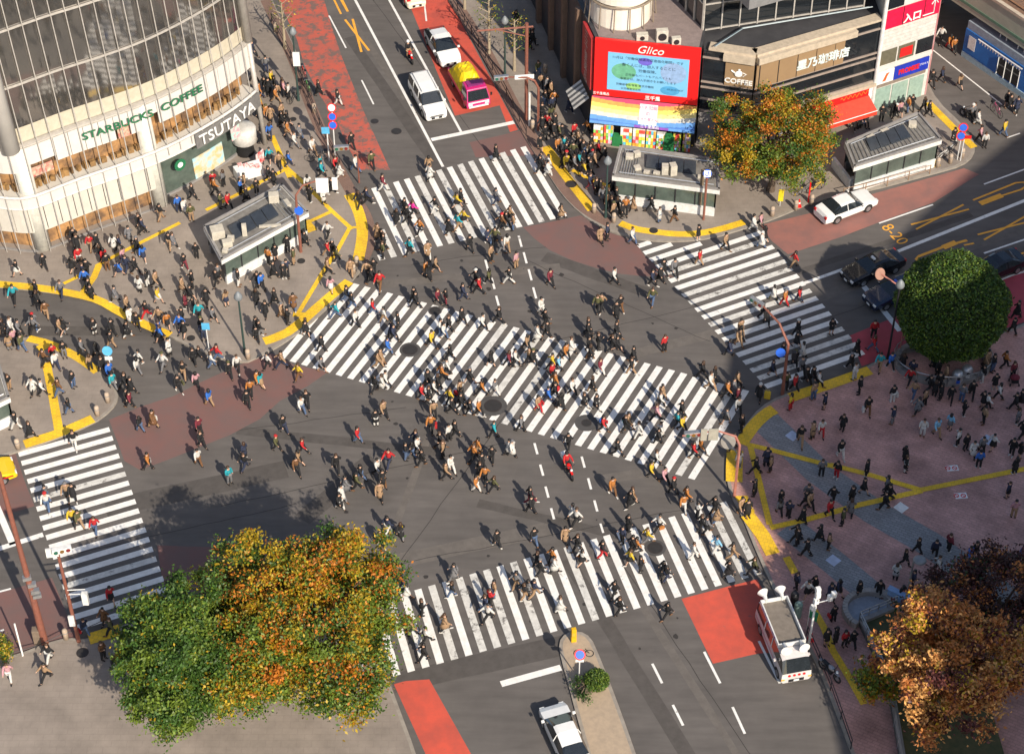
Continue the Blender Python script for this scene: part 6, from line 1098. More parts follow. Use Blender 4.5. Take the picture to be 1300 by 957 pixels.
for kd_ in ('walk', 'stride', 'stand', 'phone', 'sit'):
    J = pose(kd_); GEO['body', kd_] = skin_mesh('person_body', *chain(J, BODYN, BODYE, RB))
    tn_n = ['chs', 'wst', 'pel', 'nkb'] + [p_ + n for n in 'rl' for p_ in ('sho', 'elb', 'wri')]; J2 = dict(J); J2['pel'] = (0, 0, .90 if kd_ != 'sit' else .95)
    RJ = dict(RB); RJ.update(pel=(.175, .14), wst=(.165, .13), chs=(.19, .14), nkb=(.09, .08), sho=.085, elb=.068, wri=.056)
    GEO['jacket', kd_] = skin_mesh('jacket', *chain(J2, tn_n, [('chs', 'wst'), ('wst', 'pel'), ('chs', 'nkb')] + [('nkb', 'sho' + n) for n in 'rl'] + eds([('sho', 'elb'), ('elb', 'wri')]), RJ, .005))
    tr_n = ['pel'] + [p_ + n for n in 'rl' for p_ in ('hip', 'kne', 'ank')]; RT = dict(RB); RT.update(pel=(.15, .115), hip=.102, kne=.082, ank=.066)
    GEO['trousers', kd_] = skin_mesh('trousers', *chain(J, tr_n, [('pel', 'hip' + n) for n in 'rl'] + eds([('hip', 'kne'), ('kne', 'ank')]), RT, .004))
    g = MB()
    for n in 'rl': a = Vector(J['ank' + n]); t_ = Vector(J['toe' + n]); g.tube([a + Vector((0, .05, -.02)), (a + t_) / 2 - Vector((0, 0, .012)), t_ + Vector((0, -.05, -.0))], [.05, .052, .035], 7)
    GEO['shoes', kd_] = to_me(g, 'shoes')
    g = MB(); sw = .05 if kd_ in ('walk', 'stride') else 0; rings(g, [(0, 0, 1.1, .155, .12), (0, 0, .92, .19, .145 + sw), (0, 0, .74, .2, .16 + sw * 2), (0, 0, .6, .22, .17 + sw * 2.6)]); GEO['skirt', kd_] = to_me(g, 'skirt')
    g = MB(); rings(g, [(0, 0, 1.2, .175, .13), (0, 0, .95, .19, .14 + sw * .5), (0, 0, .7, .21, .16 + sw * 1.8), (0, 0, .5, .23, .175 + sw * 2.4)]); GEO['coat_tail', kd_] = to_me(g, 'coat_tail')
hc = (0, -.012, 1.64)
g = MB(); g.ball((0, .012, 1.665), .112, 9, (.95, 1.0, .92)); GEO['short'] = to_me(g, 'hair')
g = MB(); g.ball((0, .018, 1.66), .118, 9, (1, 1.05, .95)); rings(g, [(0, .055, 1.36, .11, .05), (0, .06, 1.5, .12, .065), (0, .04, 1.64, .11, .07)], 8); GEO['long'] = to_me(g, 'hair')
g = MB(); g.ball((0, .005, 1.68), .122, 9, (.98, 1.02, .85)); g.lathe((0, -.02, 1.66), [(.135, 0), (.13, .02)], 10); GEO['hat'] = to_me(g, 'hat')
g = MB(); g.ball((0, 0, 1.67), .15, 10, (.95, 1.05, .95)); GEO['helmet'] = to_me(g, 'helmet')
def make_bag(kind):
    g = MB()
    if kind == 'back': rings(g, [(0, .2, 1.02, .13, .07), (0, .21, 1.08, .15, .09), (0, .2, 1.3, .14, .08), (0, .18, 1.38, .09, .05)], 8)
    elif kind == 'hand': g.box((.34, -.02, .62), (.12, .34, .26)); g.tube([(.34, -.12, .86), (.31, -.05, .98), (.34, .08, .86)], .012, 4)
    elif kind == 'shop': g.box((-.33, -.08, .38), (.14, .3, .42), 0, .9); g.tube([(-.33, -.15, .8), (-.28, -.08, .92), (-.33, 0, .8)], .01, 4)
    elif kind == 'case': g.box((.5, .25, .08), (.42, .26, .58)); g.tube([(.4, .25, .66), (.4, .22, .95), (.6, .22, .95), (.6, .25, .66)], .015, 4); g.tube([(.35, .25, .05), (.65, .25, .05)], .05, 6)
    return to_me(g, 'bag', False)
BAG = {k: make_bag(k) for k in ('back', 'hand', 'shop', 'case')}
PAL = dict(k=(.012, .012, .014), n=(.022, .03, .065), g=(.16, .16, .17), w=(.60, .59, .56), b=(.33, .21, .12), o=(.42, .16, .035), r=(.46, .018, .022), m=(.17, .02, .035), y=(.60, .42, .03), p=(.50, .27, .30), t=(.02, .32, .38), u=(.03, .14, .5), G=(.09, .09, .035), s=(.16, .075, .03), l=(.22, .48, .68), j=(.075, .12, .22), P=(.75, .03, .3), v=(.13, .06, .3))
CN = dict(k='black', n='navy', g='grey', w='white', b='beige', o='orange', r='red', m='maroon', y='yellow', p='pink', t='teal', u='blue', G='olive', s='brown', l='light blue', j='denim', P='pink', v='purple')
CM = {k: mat('cloth_' + CN[k].replace(' ', '_') + ('_bright' if k == 'P' else ''), c, .85, obj=True, scale=9, col2=tuple(x * .7 for x in c)) for k, c in PAL.items()}
M_SKIN = mat('skin', (.55, .34, .24), .55, obj=True); HAIR = {'black': mat('hair_black', (.012, .01, .009), .45), 'brown': mat('hair_brown', (.06, .03, .015), .5)}
DATA = {
(0, 1): "5 290 nk,72 370 gn,12 415 tk,65 470 kk,100 440 yk,38 500 on,128 500 bk,155 470 gb,185 500 wk,40 590 ok,75 610 ok,150 600 bk,178 640 kk,60 720 gk,90 700 un,180 690 ob,215 750 wg,240 700 gj,305 780 wb,90 820 tk,138 850 bk,185 840 un,345 860 tj,420 867 rk,520 867 wj,335 485 kk,430 535 kw,500 755 kk,600 850 Gk,55 460 kk,85 480 kk,30 540 ok,120 520 ob,45 620 kk,150 640 kk,115 460 kk,160 490 pk,95 615 bk,885 860 bk,1220 810 kg",
(0, 2): "140 240 kk,170 390 Gj,185 450 bk,215 470 gk,235 490 bk,205 540 kj,250 545 ok,190 600 kk,215 650 rk,235 610 Gk,240 570 nk,255 660 kk,275 700 Gk,205 710 kk,350 700 rk,368 740 bk,300 770 tw,268 770 ok,415 680 ok,435 760 kb,330 830 kk,310 800 kk,395 790 kj,470 790 rk,430 800 kk,375 840 tk,185 850 gk,220 860 ww,180 760 kk,325 570 nn,470 650 kk,830 740 kw,420 860 kk,450 850 bk,350 860 gk,295 840 kk,140 220 kk,120 260 kk,290 700 kk,225 680 kk,190 660 kk,310 860 yk,500 820 kk,380 780 kk,440 830 wk,320 780 nk,345 800 Gk,250 700 kk,60 130 kk",
(0, 3): "835 440 kk,885 420 nk,975 450 bk,1045 600 gk,1065 630 ww,1195 690 yj,945 720 kw,1075 720 pk,1100 745 wk,1225 560 kk,655 600 kk,675 590 pk,715 570 oj,735 560 kk,795 570 kk,820 590 kk,475 650 nk,505 640 kk,585 610 kk,440 660 ok,925 255 or,880 220 wk,1260 570 nk,945 270 ok,1210 540 kk,640 590 kk,490 640 nk",
(1, 0): "90 560 kw,225 530 kr,75 690 tk,185 660 kk,190 710 kk,310 665 gn,235 770 sb,175 830 gj,305 850 bg,475 850 kw,20 850 kb,60 850 ww,100 860 gk,390 430 kk,375 400 kk,455 430 rb,490 425 kk,572 430 wk,650 390 gk,715 350 nk,700 330 kk,805 280 kb,895 240 un,925 250 wk,960 285 Gb,965 180 kk,1070 120 rb,1075 150 ok,1120 110 gk,1105 220 Gk,1145 225 rk,1205 150 uk,1225 130 bk,1285 150 kk,1235 190 kk,850 420 kb,365 540 kk,400 500 rw,420 540 kk,440 560 kk,430 610 uk,505 480 kk,540 530 ks,525 500 rk,600 560 un,620 500 pk,635 540 nn,680 550 kk,720 485 un,690 440 kk,600 430 nk,740 610 kw,785 620 bk,795 695 yw,700 640 wk,915 640 bk,970 740 kg,955 680 kk,965 620 kk,925 525 km,985 470 kk,1085 610 kk,1095 580 gk,1195 610 kw,1035 700 kk,1135 710 bn,1070 790 gk,915 800 kk,925 860 kk,800 800 bk,840 820 ok,800 867 un,690 820 kk,735 770 kr,640 740 bk,655 800 wk,640 867 kw,580 690 gk,565 860 kk,460 680 kk,450 650 kk,1010 840 kk,1285 700 kk,1285 850 kk,420 575 nk,385 480 kk,870 420 gk,1000 780 tk,930 720 mk,590 700 kk",
(1, 1): "280 130 wk,290 190 kk,360 200 wk,350 70 tk,410 40 rk,520 50 kj,440 70 ww,110 100 kk,85 90 kk,400 150 kk,380 370 wk,380 460 rb,405 460 kk,425 490 Gk,380 555 bk,395 640 pw,210 730 sj,115 700 kk,150 770 bs,180 800 kk,70 760 kk,40 867 kg,420 770 tj,475 690 kj,500 720 kj,520 815 wk,605 750 rj,660 790 wb,730 820 kk,270 860 kk,640 625 rs,600 600 kk,575 570 bk,610 550 kk,495 560 bb,30 620 kk,50 630 uk,110 570 kk,85 500 ok,120 480 kk,160 570 kk,210 500 Gb,175 560 nk,180 440 kk,265 410 kk,260 380 kk,535 215 kk,575 205 nk,655 135 mw,890 80 wr,1220 200 gn,1250 330 sk,1290 290 bk,840 350 ok,790 455 tk,805 260 Pk,775 290 kk,725 300 kk,765 250 kk,650 400 kk,630 380 bk,655 470 Gk,660 430 kk,915 245 kw,985 350 kk,1030 330 tb,1060 300 yk,1025 220 yk,1045 200 kk,880 470 bw,920 540 bk,870 560 ob,885 580 kk,1090 440 kk,1180 400 nj,1215 400 Gk,1250 450 gg,1275 430 wb,1195 490 bk,1285 600 kw,1185 600 Gk,1135 650 rk,1120 610 kk,1055 680 nn,930 700 mk,970 700 km,820 720 kk,810 700 kk,1050 800 kk,985 840 kk,945 860 wj,1155 830 wk,1235 800 kP,700 860 nk",
(1, 2): "180 40 kk,220 60 ww,430 130 nm,490 190 gk,520 200 kk,540 160 kk,565 240 kk,545 270 bk,605 250 or,645 240 bk,735 240 kk,775 290 wj,850 290 ks,640 400 wj,480 395 bk,515 380 nk,285 275 bk,45 330 bj,15 430 wb,60 520 pb,35 590 wk,230 610 mk,185 750 ww,205 810 kk,550 600 wk,740 700 Gj,740 610 nr,780 590 kr,795 560 kk,850 560 gk,975 505 rb,970 380 ko,1105 430 bk,1245 330 ww,1280 320 pp,1285 420 wj,465 740 Gk,485 730 bk,560 770 kk,580 740 ks,420 867 kv,560 867 kk,1180 860 bb,1290 770 kk,10 320 kk,340 40 kk,360 30 uk,310 20 kk,460 150 kk,590 270 kk,480 150 kk,510 230 sk,535 240 kk,560 200 kk,430 60 kk,400 60 yk,560 120 rk",
(1, 3): "150 515 rb,45 680 wG,100 710 or,172 690 rn,335 850 kk,10 800 kk,165 860 kk,0 390 kk,545 867 rk,1260 770 kk,1240 850 kk",
(2, 0): "50 100 bg,75 80 pk,115 110 Gj,175 20 gk,225 180 sk,285 200 wn,270 150 rk,325 140 kg,320 20 kk,415 130 gk,455 200 bo,485 140 kk,560 90 kb,635 40 kb,515 220 kk,555 250 uk,570 300 tg,630 300 kk,660 320 kk,690 220 wg,700 180 wk,640 375 kk,655 390 mk,705 510 kj,770 490 sb,820 200 wg,850 130 wP,805 60 ur,920 240 kb,895 310 kk,985 290 pk,1050 380 ub,970 170 kk,1000 160 kk,1060 190 wj,1090 160 rj,1190 210 wk,1150 240 kk,1240 390 kk,1255 330 ok,1290 290 ob,1010 590 kk,1000 520 mk,995 680 ws,1150 770 tg,1225 640 nk,1225 700 kn,745 700 ok,375 590 kw,370 290 kj,300 330 sj,350 420 kj,170 320 wk,215 330 wk,155 540 kk,85 500 kw,50 300 kb,340 850 bk,370 850 kk,235 860 gj,905 10 un,470 20 kk,1285 60 kk,1020 50 nn",
(2, 1): "80 195 wk,150 195 bn,235 250 ys,350 210 gk,350 110 kk,45 290 tb,0 330 ok,20 60 kg,270 20 kw,275 390 kk,250 420 wj,160 515 kn,125 605 Gk,255 620 rk,225 720 sk,235 680 bk,530 565 rj,620 480 kw,660 440 bk,685 685 rn,425 710 ko,470 820 gn,525 800 Gk,545 755 kj,640 850 bk,655 780 ks,630 730 wk,450 860 wg,680 125 uj,710 60 nk,630 190 bb,645 180 bs,650 300 wk,670 290 wk,615 310 kk,900 90 yk,960 45 wj,990 155 kr,1195 185 kk,1285 185 mk,1090 270 kk,1150 330 ok,1215 325 gw,1135 430 ok,1090 430 kk,1210 540 tk,1200 660 kk,1285 625 wo,850 350 rk,885 360 kw,910 440 bk,895 510 ok,880 280 kk,950 260 or,975 230 wr,930 300 kr,910 330 wk,990 370 yk,1000 420 kk,1040 340 bk,1045 400 kk,1015 540 kk,985 555 wk,940 590 kk,820 590 nk,830 620 wk,770 650 kj,850 680 kk,800 640 kj,955 640 bk,970 750 bk,995 710 ww,1110 660 ok,1130 620 ob,1150 700 kk,1165 760 ok,1210 810 Gk,1120 810 ow,1140 740 kb,1050 370 kk",
(2, 2): "25 190 kw,55 185 wk,125 170 bk,145 180 kk,115 100 bk,165 60 wl,215 40 kP,310 150 ok,335 120 wk,420 20 kk,430 150 ks,425 110 kk,470 100 kk,540 110 kk,565 110 kk,530 120 ks,480 225 mw,645 160 kk,635 225 kb,270 210 lk,240 200 yk,240 250 rk,255 300 ok,220 370 un,255 350 kk,285 400 ko,170 410 br,340 330 wu,400 390 kw,440 310 kb,460 400 kw,85 510 gk,495 510 rk,485 520 un,565 630 kk,620 500 bk,605 510 kt,670 540 ww,790 350 bb,780 390 wk,760 460 pk,780 540 wk,770 570 kk,885 440 kk,890 510 yk,865 490 tk,800 110 rk,990 240 kr,1030 300 wb,1050 260 kk,1115 340 ok,1145 330 gk,1165 290 bk,1110 470 gk,1165 370 mk,1170 420 wk,1185 510 kk,1275 350 kk,1125 130 nk,1170 80 bb,1180 60 kk,945 640 rt,980 620 ok,1145 600 rk,1170 690 gg,1250 830 kk,1255 720 kk,40 635 wo,320 595 kk,540 825 os,640 867 bs,845 820 kk,800 770 pk,735 740 yk,760 680 wk,725 740 ok,910 867 ok,130 867 km",
(2, 3): "40 230 nk,90 150 kk,160 90 kk,150 180 kk,190 140 wk,185 220 gk,210 270 kk,240 270 kk,270 290 wk,245 350 bj,300 395 nk,150 310 rk,130 400 yr,105 300 Gk,335 30 kk,545 110 rj,430 200 kk,460 130 kk,450 250 ww,475 320 kk,575 200 tb,630 200 uk,690 200 kk,735 240 nk,745 340 bj,725 270 rk,640 360 kw,640 470 ng,515 420 ks,390 500 kk,180 570 kb,240 545 bk,285 530 wr,380 640 kw,285 730 gk,360 740 kr,510 730 kk,495 820 kk,610 810 gk,620 860 kk,790 530 ww,860 530 lb,925 500 lg,765 420 gk,800 380 bk,825 310 kk,850 330 kk,880 350 kk,905 260 bb,870 300 kk,930 360 kk,985 360 gj,1035 340 kk,995 430 kk,1090 390 kk,1095 470 bk,1110 400 wk,965 580 wk,1005 600 kk,1040 640 wk,1070 690 ur,1085 620 gk,1140 600 wk,1150 300 kk,1170 350 wk,1090 260 kw,1110 190 bk,1140 210 kj,1200 190 ok,1240 240 mk,1250 400 kk,1280 380 kk,1265 470 gk,1285 540 kk,1235 630 kk,1250 720 kk,1275 640 kk,1215 840 ny,705 710 kw,700 660 kk,215 860 gk,340 867 kk,435 867 kk,30 710 bk,10 680 nk,865 230 kk,845 200 kk,80 880 kk,225 900 bk",
(3, 0): "240 35 wj,400 120 Gb,368 110 yu,480 150 rj,560 495 rk,525 600 sk,430 660 nj,560 660 Gk,520 780 sk,580 840 kw,250 790 kw,235 885 bk,50 885 pw,670 880 rr",
(3, 1): "440 30 kw,645 215 ko,680 155 nw,745 180 kg,1225 220 kr,1010 385 gg,1000 470 kj,740 430 nk,775 480 ww,850 560 ko,965 640 by,800 660 bv,870 700 wk,860 790 kk,1210 470 bj,1165 540 nj,1180 590 wk,1190 510 rk,550 785 Pk",
(3, 2): "135 50 kr,150 210 kj,340 80 wk,360 110 wk,305 200 bo,365 240 kk,390 310 wo,180 360 kk,165 320 kk,250 350 wp,240 300 ok,490 275 kr,590 200 nk,620 140 kk,640 250 kk,630 310 yk,680 345 kP,660 250 ok,715 200 yg,775 140 wk,810 390 kn,795 370 kk,945 280 ww,895 40 ow,965 70 wk,985 140 kk,1010 150 gk,1060 100 bj,1050 50 kk,1060 250 lw,1140 280 bb,1120 370 kk,1245 355 Go,1185 60 bk,1215 70 kk,630 20 kk,280 545 ww,550 470 kk,575 555 kk,815 575 kr,60 425 gb,100 480 kb,150 470 nb,120 460 gk",
(3, 3): "75 60 gk,120 70 nk,205 20 kk,190 100 kk,160 190 kk,165 210 ky,325 70 rk,390 110 Gk,430 60 gk,600 30 ky,1245 70 pb,275 190 kk,210 265 kk,320 230 bk,160 430 nk,215 470 wk,250 440 kp,330 480 nk,370 460 nk,345 590 kr,310 710 kk,355 700 kk,400 715 rk,440 720 kk,470 470 kk,570 470 kk,700 310 kk,655 380 wk,740 420 nk,765 250 kk,685 490 kk,815 510 tk,850 270 nk,865 350 wk,920 240 mk,1020 300 uk,1050 280 kk,1285 290 uk,1285 390 ok,1285 340 nk,880 500 kk"}
plist = []
for (r_, c_), s_ in DATA.items():
    f = T(r_, c_)
    for e_ in s_.split(','):
        a = e_.split(); u, v = f(float(a[0]), float(a[1]))
        v -= 1.5
        if any(abs(u - q[0]) < 3.2 and abs(v - q[1]) < 3.2 for q in plist): continue
        bb = a[2][1]; rb = random.Random(int(u * 7 + v)); bb = 'k' if (bb in 'oyPvtplu' or (bb == 'r' and rb.random() < .6)) else bb; plist.append((u, v, a[2][0], bb))
plist.sort(key=lambda q: -q[1])
ZN = [('the left zebra crossing', [(20, 575), (140, 540), (205, 722), (110, 800), (70, 740)]), ('the bottom zebra crossing', [(478, 765), (920, 633), (970, 735), (480, 875)]), ('the diagonal crossing', [(366, 462), (390, 415), (450, 360), (955, 492), (885, 615)]), ('the top zebra crossing', [(460, 240), (672, 185), (722, 280), (485, 335)]), ('the right zebra crossing', [(805, 315), (965, 290), (1105, 455), (975, 500)])]
LM_ = [('the Tsutaya drum sign', 0, 0)]
MARKS = [('the round clipped tree', 1205, 455), ('the yellow strip at the plaza edge', 1045, 490), ('the curved signal mast', 932, 610), ('the campaign van', 1000, 800), ('the planter', 1090, 790), ('the plaza lamp', 1160, 740), ('the fork of the yellow strips', 1170, 625), ('the lower yellow strip corner', 975, 665), ('the no smoking marks', 1215, 600), ('the right edge of the plaza', 1290, 560), ('the litter bins', 1230, 490), ('the right edge above the copper tree', 1290, 720), ('the middle of the plaza', 1080, 560), ('the blue white square mark', 1010, 560),
    ('the large manhole patch', 625, 515), ('the left manhole on the diagonal', 519, 443), ('the left dashed lines', 700, 610), ('the right dashed lines', 755, 620), ('the red scooter', 722, 605), ('the green tree', 175, 840), ('the tall brown pole', 60, 840), ('the orange tree', 470, 680), ('the tree shadow', 300, 640), ('the brown red road strip', 240, 540), ('the lower left brown red strip', 180, 600), ('the corner street lamp', 310, 450), ('the traffic island bollards', 135, 520), ('the yellow T strip on the traffic island', 65, 470), ('the left edge canopy', 10, 490), ('the lane above the traffic island', 100, 410),
    ('the open asphalt left of centre', 440, 590), ('the open asphalt in the centre', 560, 600), ('the open asphalt right of centre', 640, 660), ('the bottom traffic island', 735, 800), ('the beige roofed entrance', 330, 320), ('the Y of the yellow strips', 120, 350), ('the open pavement left of the lamp', 230, 420), ('the upper dashed lines', 660, 340), ('the open asphalt above the diagonal', 780, 400), ('the taxis', 1090, 400), ('the white sedan', 1010, 320), ('the lower end of the diagonal', 860, 640), ('the left foot of the diagonal', 380, 480), ('the right corner by the copper tree', 1210, 780), ('the central crowd', 565, 540)]
from collections import Counter
NAMED = 300; recs = []
for i, (u, v, t_, b_) in enumerate(plist):
    rg_ = random.Random(int(u * 31 + v * 977)); z = next((n for n, p_ in ZN if inside((u, v), p_)), None)
    mk = min(MARKS, key=lambda m_: (m_[1] - u) ** 2 + 1.6 * (m_[2] - v) ** 2)[0]
    recs.append(dict(u=u, v=v, t=t_, b=b_, z=z, mk=mk, rg=rg_, i=i))
ORD = ['leftmost', 'second', 'third', 'fourth', 'fifth', 'sixth', 'seventh', 'eighth', 'ninth', 'tenth', 'eleventh', 'twelfth']
def clothes(q):
    tj = CN[q['t']]; bj = CN[q['b']]; kind = q['top']; lower = 'jeans' if q['b'] == 'j' else {'trousers': bj + ' trousers', 'skirt': bj + ' skirt'}[q['low']]
    if q['b'] == 'j' and q['low'] == 'skirt': lower = 'denim skirt'
    return f'{tj} {kind}, {lower}' if q['kc'] else f'{tj} {kind} and {lower}'
AREA = {'z': 1}
for q in recs:
    rg_ = q['rg']; female = rg_.random() < .48; q['kc'] = False
    q['top'] = 'long coat' if (q['t'] in 'bwkgsnm' and rg_.random() < (.42 if female else .12)) else 'jacket'
    q['low'] = 'skirt' if (female and q['top'] == 'jacket' and q['b'] not in 'j' and rg_.random() < .38) else 'trousers'
    q['hair'] = 'long' if female and rg_.random() < .75 else 'short'; q['hc'] = 'brown' if rg_.random() < .3 else 'black'
    if rg_.random() < .06: q['hair'] = 'hat'
    onroad = not any(inside(P(q['u'], q['v']), s_) for s_ in SIDEWALKS); pr = (.62, .3, .04, .04) if onroad else (.5, .2, .18, .12)
    if inside(P(q['u'], q['v']), PL): pr = (.42, .12, .26, .20)
    x = rg_.random(); q['pose'] = 'walk' if x < pr[0] else 'stride' if x < pr[0] + pr[1] else 'stand' if x < 1 - pr[3] else 'phone'
    if q['top'] == 'long coat' and q['pose'] == 'stride': q['pose'] = 'walk'
    q['sc'] = rg_.uniform(.99, 1.08) if not female else rg_.uniform(.92, 1.0)
    # walking direction follows the crossing they are on
    base = {'the diagonal crossing': (.93, -.36), 'the bottom zebra crossing': (.95, .28), 'the top zebra crossing': (.95, .25), 'the left zebra crossing': (.3, -.95), 'the right zebra crossing': (.62, -.78)}.get(q['z'])
    if base is None: a = rg_.choice([rg_.gauss(-.7, .6), rg_.gauss(2.5, .7), rg_.uniform(0, 6.28)])
    else: a = math.atan2(base[1], base[0]) + (math.pi if rg_.random() < .48 else 0) + rg_.gauss(0, .28)
    q['a'] = a
named = recs[:NAMED]; rest = recs[NAMED:]
# labels: clothing + place, then the order from the left where that still leaves look-alikes
groups = {}
for q in named:
    q['place'] = ('on ' + q['z']) if q['z'] else ('near ' + q['mk']); groups.setdefault((clothes(q), q['place']), []).append(q)
for (cl, pl), qs in groups.items():
    qs.sort(key=lambda q: q['u'])
    for k, q in enumerate(qs):
        lab = f'person in {cl} {pl}'
        if len(qs) > 1: lab += ', ' + ('leftmost of %d' % len(qs) if k == 0 else 'rightmost of %d' % len(qs) if k == len(qs) - 1 else ORD[k] + ' from left')
        words = lab.split()
        if len(words) > 16: lab = lab.replace(' and ', ', ', 1).replace('person in', 'person,').replace('long coat', 'coat')
        q['label'] = lab
def place(q, low=0):
    w_ = P(q['u'], q['v'], 0); h = ground_h(w_); w_ = P(q['u'], q['v'], h); return Vector((w_.x, w_.y, h)), q['a'] + math.pi / 2
def person_parts(q):
    k = q['pose']; sh = CM['w'] if q['rg'].random() < .16 else CM['k'] if q['rg'].random() < .8 else CM['s']
    yield GEO['jacket', k], CM[q['t']], 'long_coat_body' if q['top'] == 'long coat' else 'jacket'
    if q['top'] == 'long coat': yield GEO['coat_tail', k], CM[q['t']], 'coat_tail'
    if q['low'] == 'skirt': yield GEO['skirt', k], CM[q['b']], 'skirt'
    else: yield GEO['trousers', k], CM[q['b']], 'trousers'
    yield GEO['shoes', k], sh, 'shoes'
    if q['hair'] == 'hat': yield GEO['hat'], CM[q['rg'].choice('rkwgG')], 'hat'
    else: yield GEO[q['hair']], HAIR[q['hc']], 'hair'
_mesh_cache = {}
def inst(me, m, name, parent=None):
    key = (me.name, m.name)
    if key not in _mesh_cache:
        c_ = me.copy(); c_.materials.clear(); c_.materials.append(m); _mesh_cache[key] = c_
    o = bpy.data.objects.new(name, _mesh_cache[key]); C.objects.link(o); o.parent = parent; return o
def make_person(q, label, group='people crossing the junction'):
    loc, rz = place(q); o = inst(GEO['body', q['pose']], M_SKIN, 'person'); o.location = loc; o.rotation_euler = (0, 0, rz); o.scale = (q['sc'] * 1.03, q['sc'] * 1.03, q['sc'] * .92)
    tag(o, label, 'person', group)
    for me, m, nm in person_parts(q): inst(me, m, nm, o)
    return o
GR = 'people walking over the scramble crossing'
for q in named: q['o'] = make_person(q, q['label'], GR)
# everybody farther away: one crowd object
cv_, cf, cm_ = [], [], []; mats_all = [M_SKIN] + list(CM.values()) + list(HAIR.values()); mi_ = {m.name: i for i, m in enumerate(mats_all)}; tot = 0
VV = []; FF = []; MI = []
for q in rest:
    loc, rz = place(q); Mx = Matrix.Translation(loc) @ Matrix.Rotation(rz, 4, 'Z') @ Matrix.Diagonal((q['sc'] * 1.03, q['sc'] * 1.03, q['sc'] * .92, 1)); A = np.array(Mx)
    for me, m, nm in [(GEO['body', q['pose']], M_SKIN, '')] + list(person_parts(q)):
        n = len(me.vertices); co = np.empty(n * 3); me.vertices.foreach_get('co', co); co = co.reshape(-1, 3) @ A[:3, :3].T + A[:3, 3]; VV.append(co)
        FF += [[x + tot for x in p_.vertices] for p_ in me.polygons]; MI += [mi_[m.name]] * len(me.polygons); tot += n
me = bpy.data.meshes.new('crowd'); me.from_pydata(np.concatenate(VV).tolist(), [], FF)
for m in mats_all: me.materials.append(m)
me.polygons.foreach_set('material_index', MI); me.polygons.foreach_set('use_smooth', [True] * len(FF)); me.update()
o = bpy.data.objects.new('crowd', me); C.objects.link(o); o['kind'] = 'stuff'; o['label'] = 'crowd of small figures on the far crossings and pavements in the upper part'; o['category'] = 'crowd'
# riders
def rider(veh, t_, b_, label, helm, hcol):
    q = dict(u=0, v=0, t=t_, b=b_, top='jacket', low='trousers', hair='helmet', hc='black', pose='sit', sc=1.0, rg=random.Random(5))
    o = inst(GEO['body', 'sit'], M_SKIN, 'person'); d = Vector((math.cos(veh.rotation_euler.z), math.sin(veh.rotation_euler.z), 0)); o.location = veh.location - d * .28 + Vector((0, 0, -.02)); o.rotation_euler = (0, 0, veh.rotation_euler.z + math.pi / 2); tag(o, label, 'person')
    inst(GEO['jacket', 'sit'], CM[t_], 'jacket', o); inst(GEO['trousers', 'sit'], CM[b_], 'trousers', o); inst(GEO['shoes', 'sit'], CM['k'], 'shoes', o); inst(GEO['helmet'], hcol, 'helmet', o)
rider(SC1, 'k', 'b', 'motorcycle rider with white helmet beside the white hatchback', 1, m_wl)
rider(SC2, 'r', 'k', 'scooter rider in red jacket and black helmet below the diagonal crossing', 1, CM['k'])
rider(SC3, 'g', 'k', 'scooter rider in grey jacket in the side street near the blue shop', 1, CM['w'])
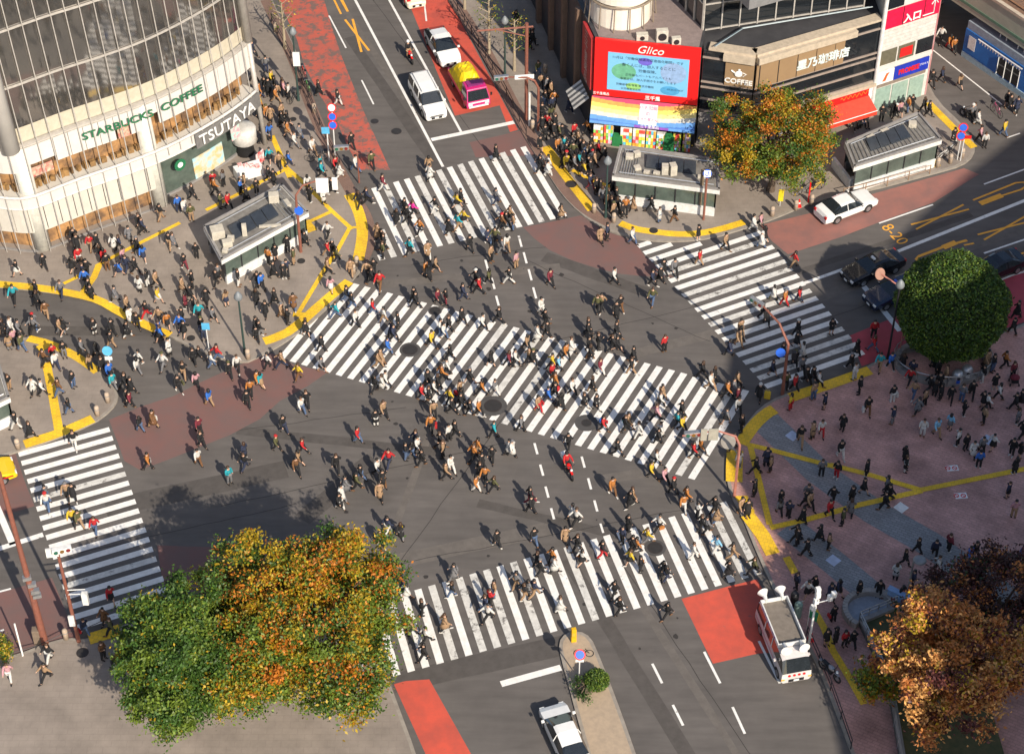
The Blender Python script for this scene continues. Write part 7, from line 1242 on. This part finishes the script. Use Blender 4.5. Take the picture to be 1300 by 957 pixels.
# bags: held or worn, but things of their own
def bag(px, kind, col, label, name, cat):
    u, v = px; q = min(named, key=lambda r_: (r_['u'] - u) ** 2 + (r_['v'] - v) ** 2); o = inst(BAG[kind], CM[col], name); o.matrix_world = Matrix.Translation(q['o'].location) @ Matrix.Rotation(q['o'].rotation_euler.z, 4, 'Z') @ Matrix.Diagonal((q['sc'] * 1.03, q['sc'] * 1.03, q['sc'] * .92, 1)); tag(o, label, cat)
A22, A21, A32 = T(2, 2), T(2, 1), T(3, 2)
for f, x, y, k, c_, lb in ((A20, 755, 700, 'shop', 'w', 'white shopping bag carried on the open asphalt below the brown red strip'), (A20, 770, 490, 'shop', 'w', 'white shopping bag carried on the brown red road strip'), (A23, 515, 420, 'shop', 'w', 'white shopping bag carried near the middle of the plaza'), (A23, 640, 360, 'shop', 'w', 'white shopping bag carried on the plaza left of the litter bins'), (A22, 245, 250, 'back', 'r', 'red backpack worn on the upper half of the diagonal crossing'), (A22, 485, 520, 'back', 'u', 'blue backpack worn on the diagonal crossing right of centre'), (A22, 605, 510, 'hand', 't', 'teal handbag carried on the diagonal crossing right of centre'), (A22, 480, 520, 'hand', 'r', 'red handbag carried beside the blue backpack on the diagonal crossing'),
        (A22, 1285, 370, 'case', 'y', 'bright yellow suitcase at the plaza end of the right crossing'), (A21, 895, 510, 'shop', 'r', 'red shopping bag carried just below the diagonal crossing'), (A21, 990, 155, 'hand', 'r', 'red handbag on the left half of the diagonal crossing'), (A32, 240, 300, 'hand', 'o', 'orange handbag on the bottom zebra crossing left of centre'), (A32, 390, 310, 'hand', 'o', 'orange bag on the bottom zebra crossing near the middle'), (A32, 775, 140, 'hand', 'o', 'orange handbag at the upper edge of the bottom zebra crossing'), (A22, 640, 200, 'back', 'b', 'beige backpack at the upper edge of the diagonal crossing'), (A33, 250, 440, 'back', 'p', 'pink backpack worn right of the campaign van'), (A33, 345, 590, 'hand', 'r', 'red waist bag on the plaza path above the dark group'),
        (A23, 130, 400, 'shop', 'r', 'red bag held on the yellow strip at the plaza edge'), (A30, 430, 660, 'hand', 'r', 'red brown bag at the foot of the left zebra crossing'), (A21, 660, 440, 'back', 'b', 'beige backpack on the open asphalt left of centre'), (A22, 165, 410, 'hand', 'r', 'red bag on the lower edge of the diagonal crossing left of centre'), (A31 := T(3, 1), 1010, 385, 'back', 'g', 'grey backpack on the bottom zebra crossing at its upper left'), (A32, 680, 345, 'hand', 'o', 'orange tote bag left of the manhole on the bottom crossing'), (A20, 985, 290, 'hand', 'G', 'olive handbag on the brown red road below the corner lamp')):
    nm = {'shop': ('shopping_bag', 'shopping bag'), 'back': ('backpack', 'backpack'), 'hand': ('handbag', 'handbag'), 'case': ('suitcase', 'suitcase')}[k]; bag(f(x, y), k, c_, lb, *nm)
b_ = P(1287, 487, KH); o = thing('stroller', 'dark red stroller at the right side of the plaza near the orange jacket', 'stroller', b_); g = MB(); g.ball(b_ + Vector((0, 0, .6)), .34, 10, (1, .8, .7)); g.build('hood', CM['m'], o); g = MB(); g.box(b_ + Vector((0, 0, .3)), (.45, .6, .25)); [g.tube([b_ + Vector((x, y, .3)), b_ + Vector((x * 1.2, y, .08))], .02, 5) for x in (-.25, .25) for y in (-.25, .25)]; g.tube([b_ + Vector((-.25, .3, .5)), b_ + Vector((-.25, .6, .95)), b_ + Vector((.25, .6, .95)), b_ + Vector((.25, .3, .5))], .02, 5); g.build('frame', CM['k'], o)
for i in range(4): g = MB(); x, y = ((-.3, -.25), (.3, -.25), (-.3, .25), (.3, .25))[i]; g.tube([b_ + Vector((x - .03, y, .1)), b_ + Vector((x + .03, y, .1))], .1, 10); g.build('wheel', m_rubber, o)
print('PEOPLE', len(plist), 'named', len(named), 'dup labels', [l for l, n in Counter(q['label'] for q in named).items() if n > 1][:5], 'long', [q['label'] for q in named if len(q['label'].split()) > 16][:5])
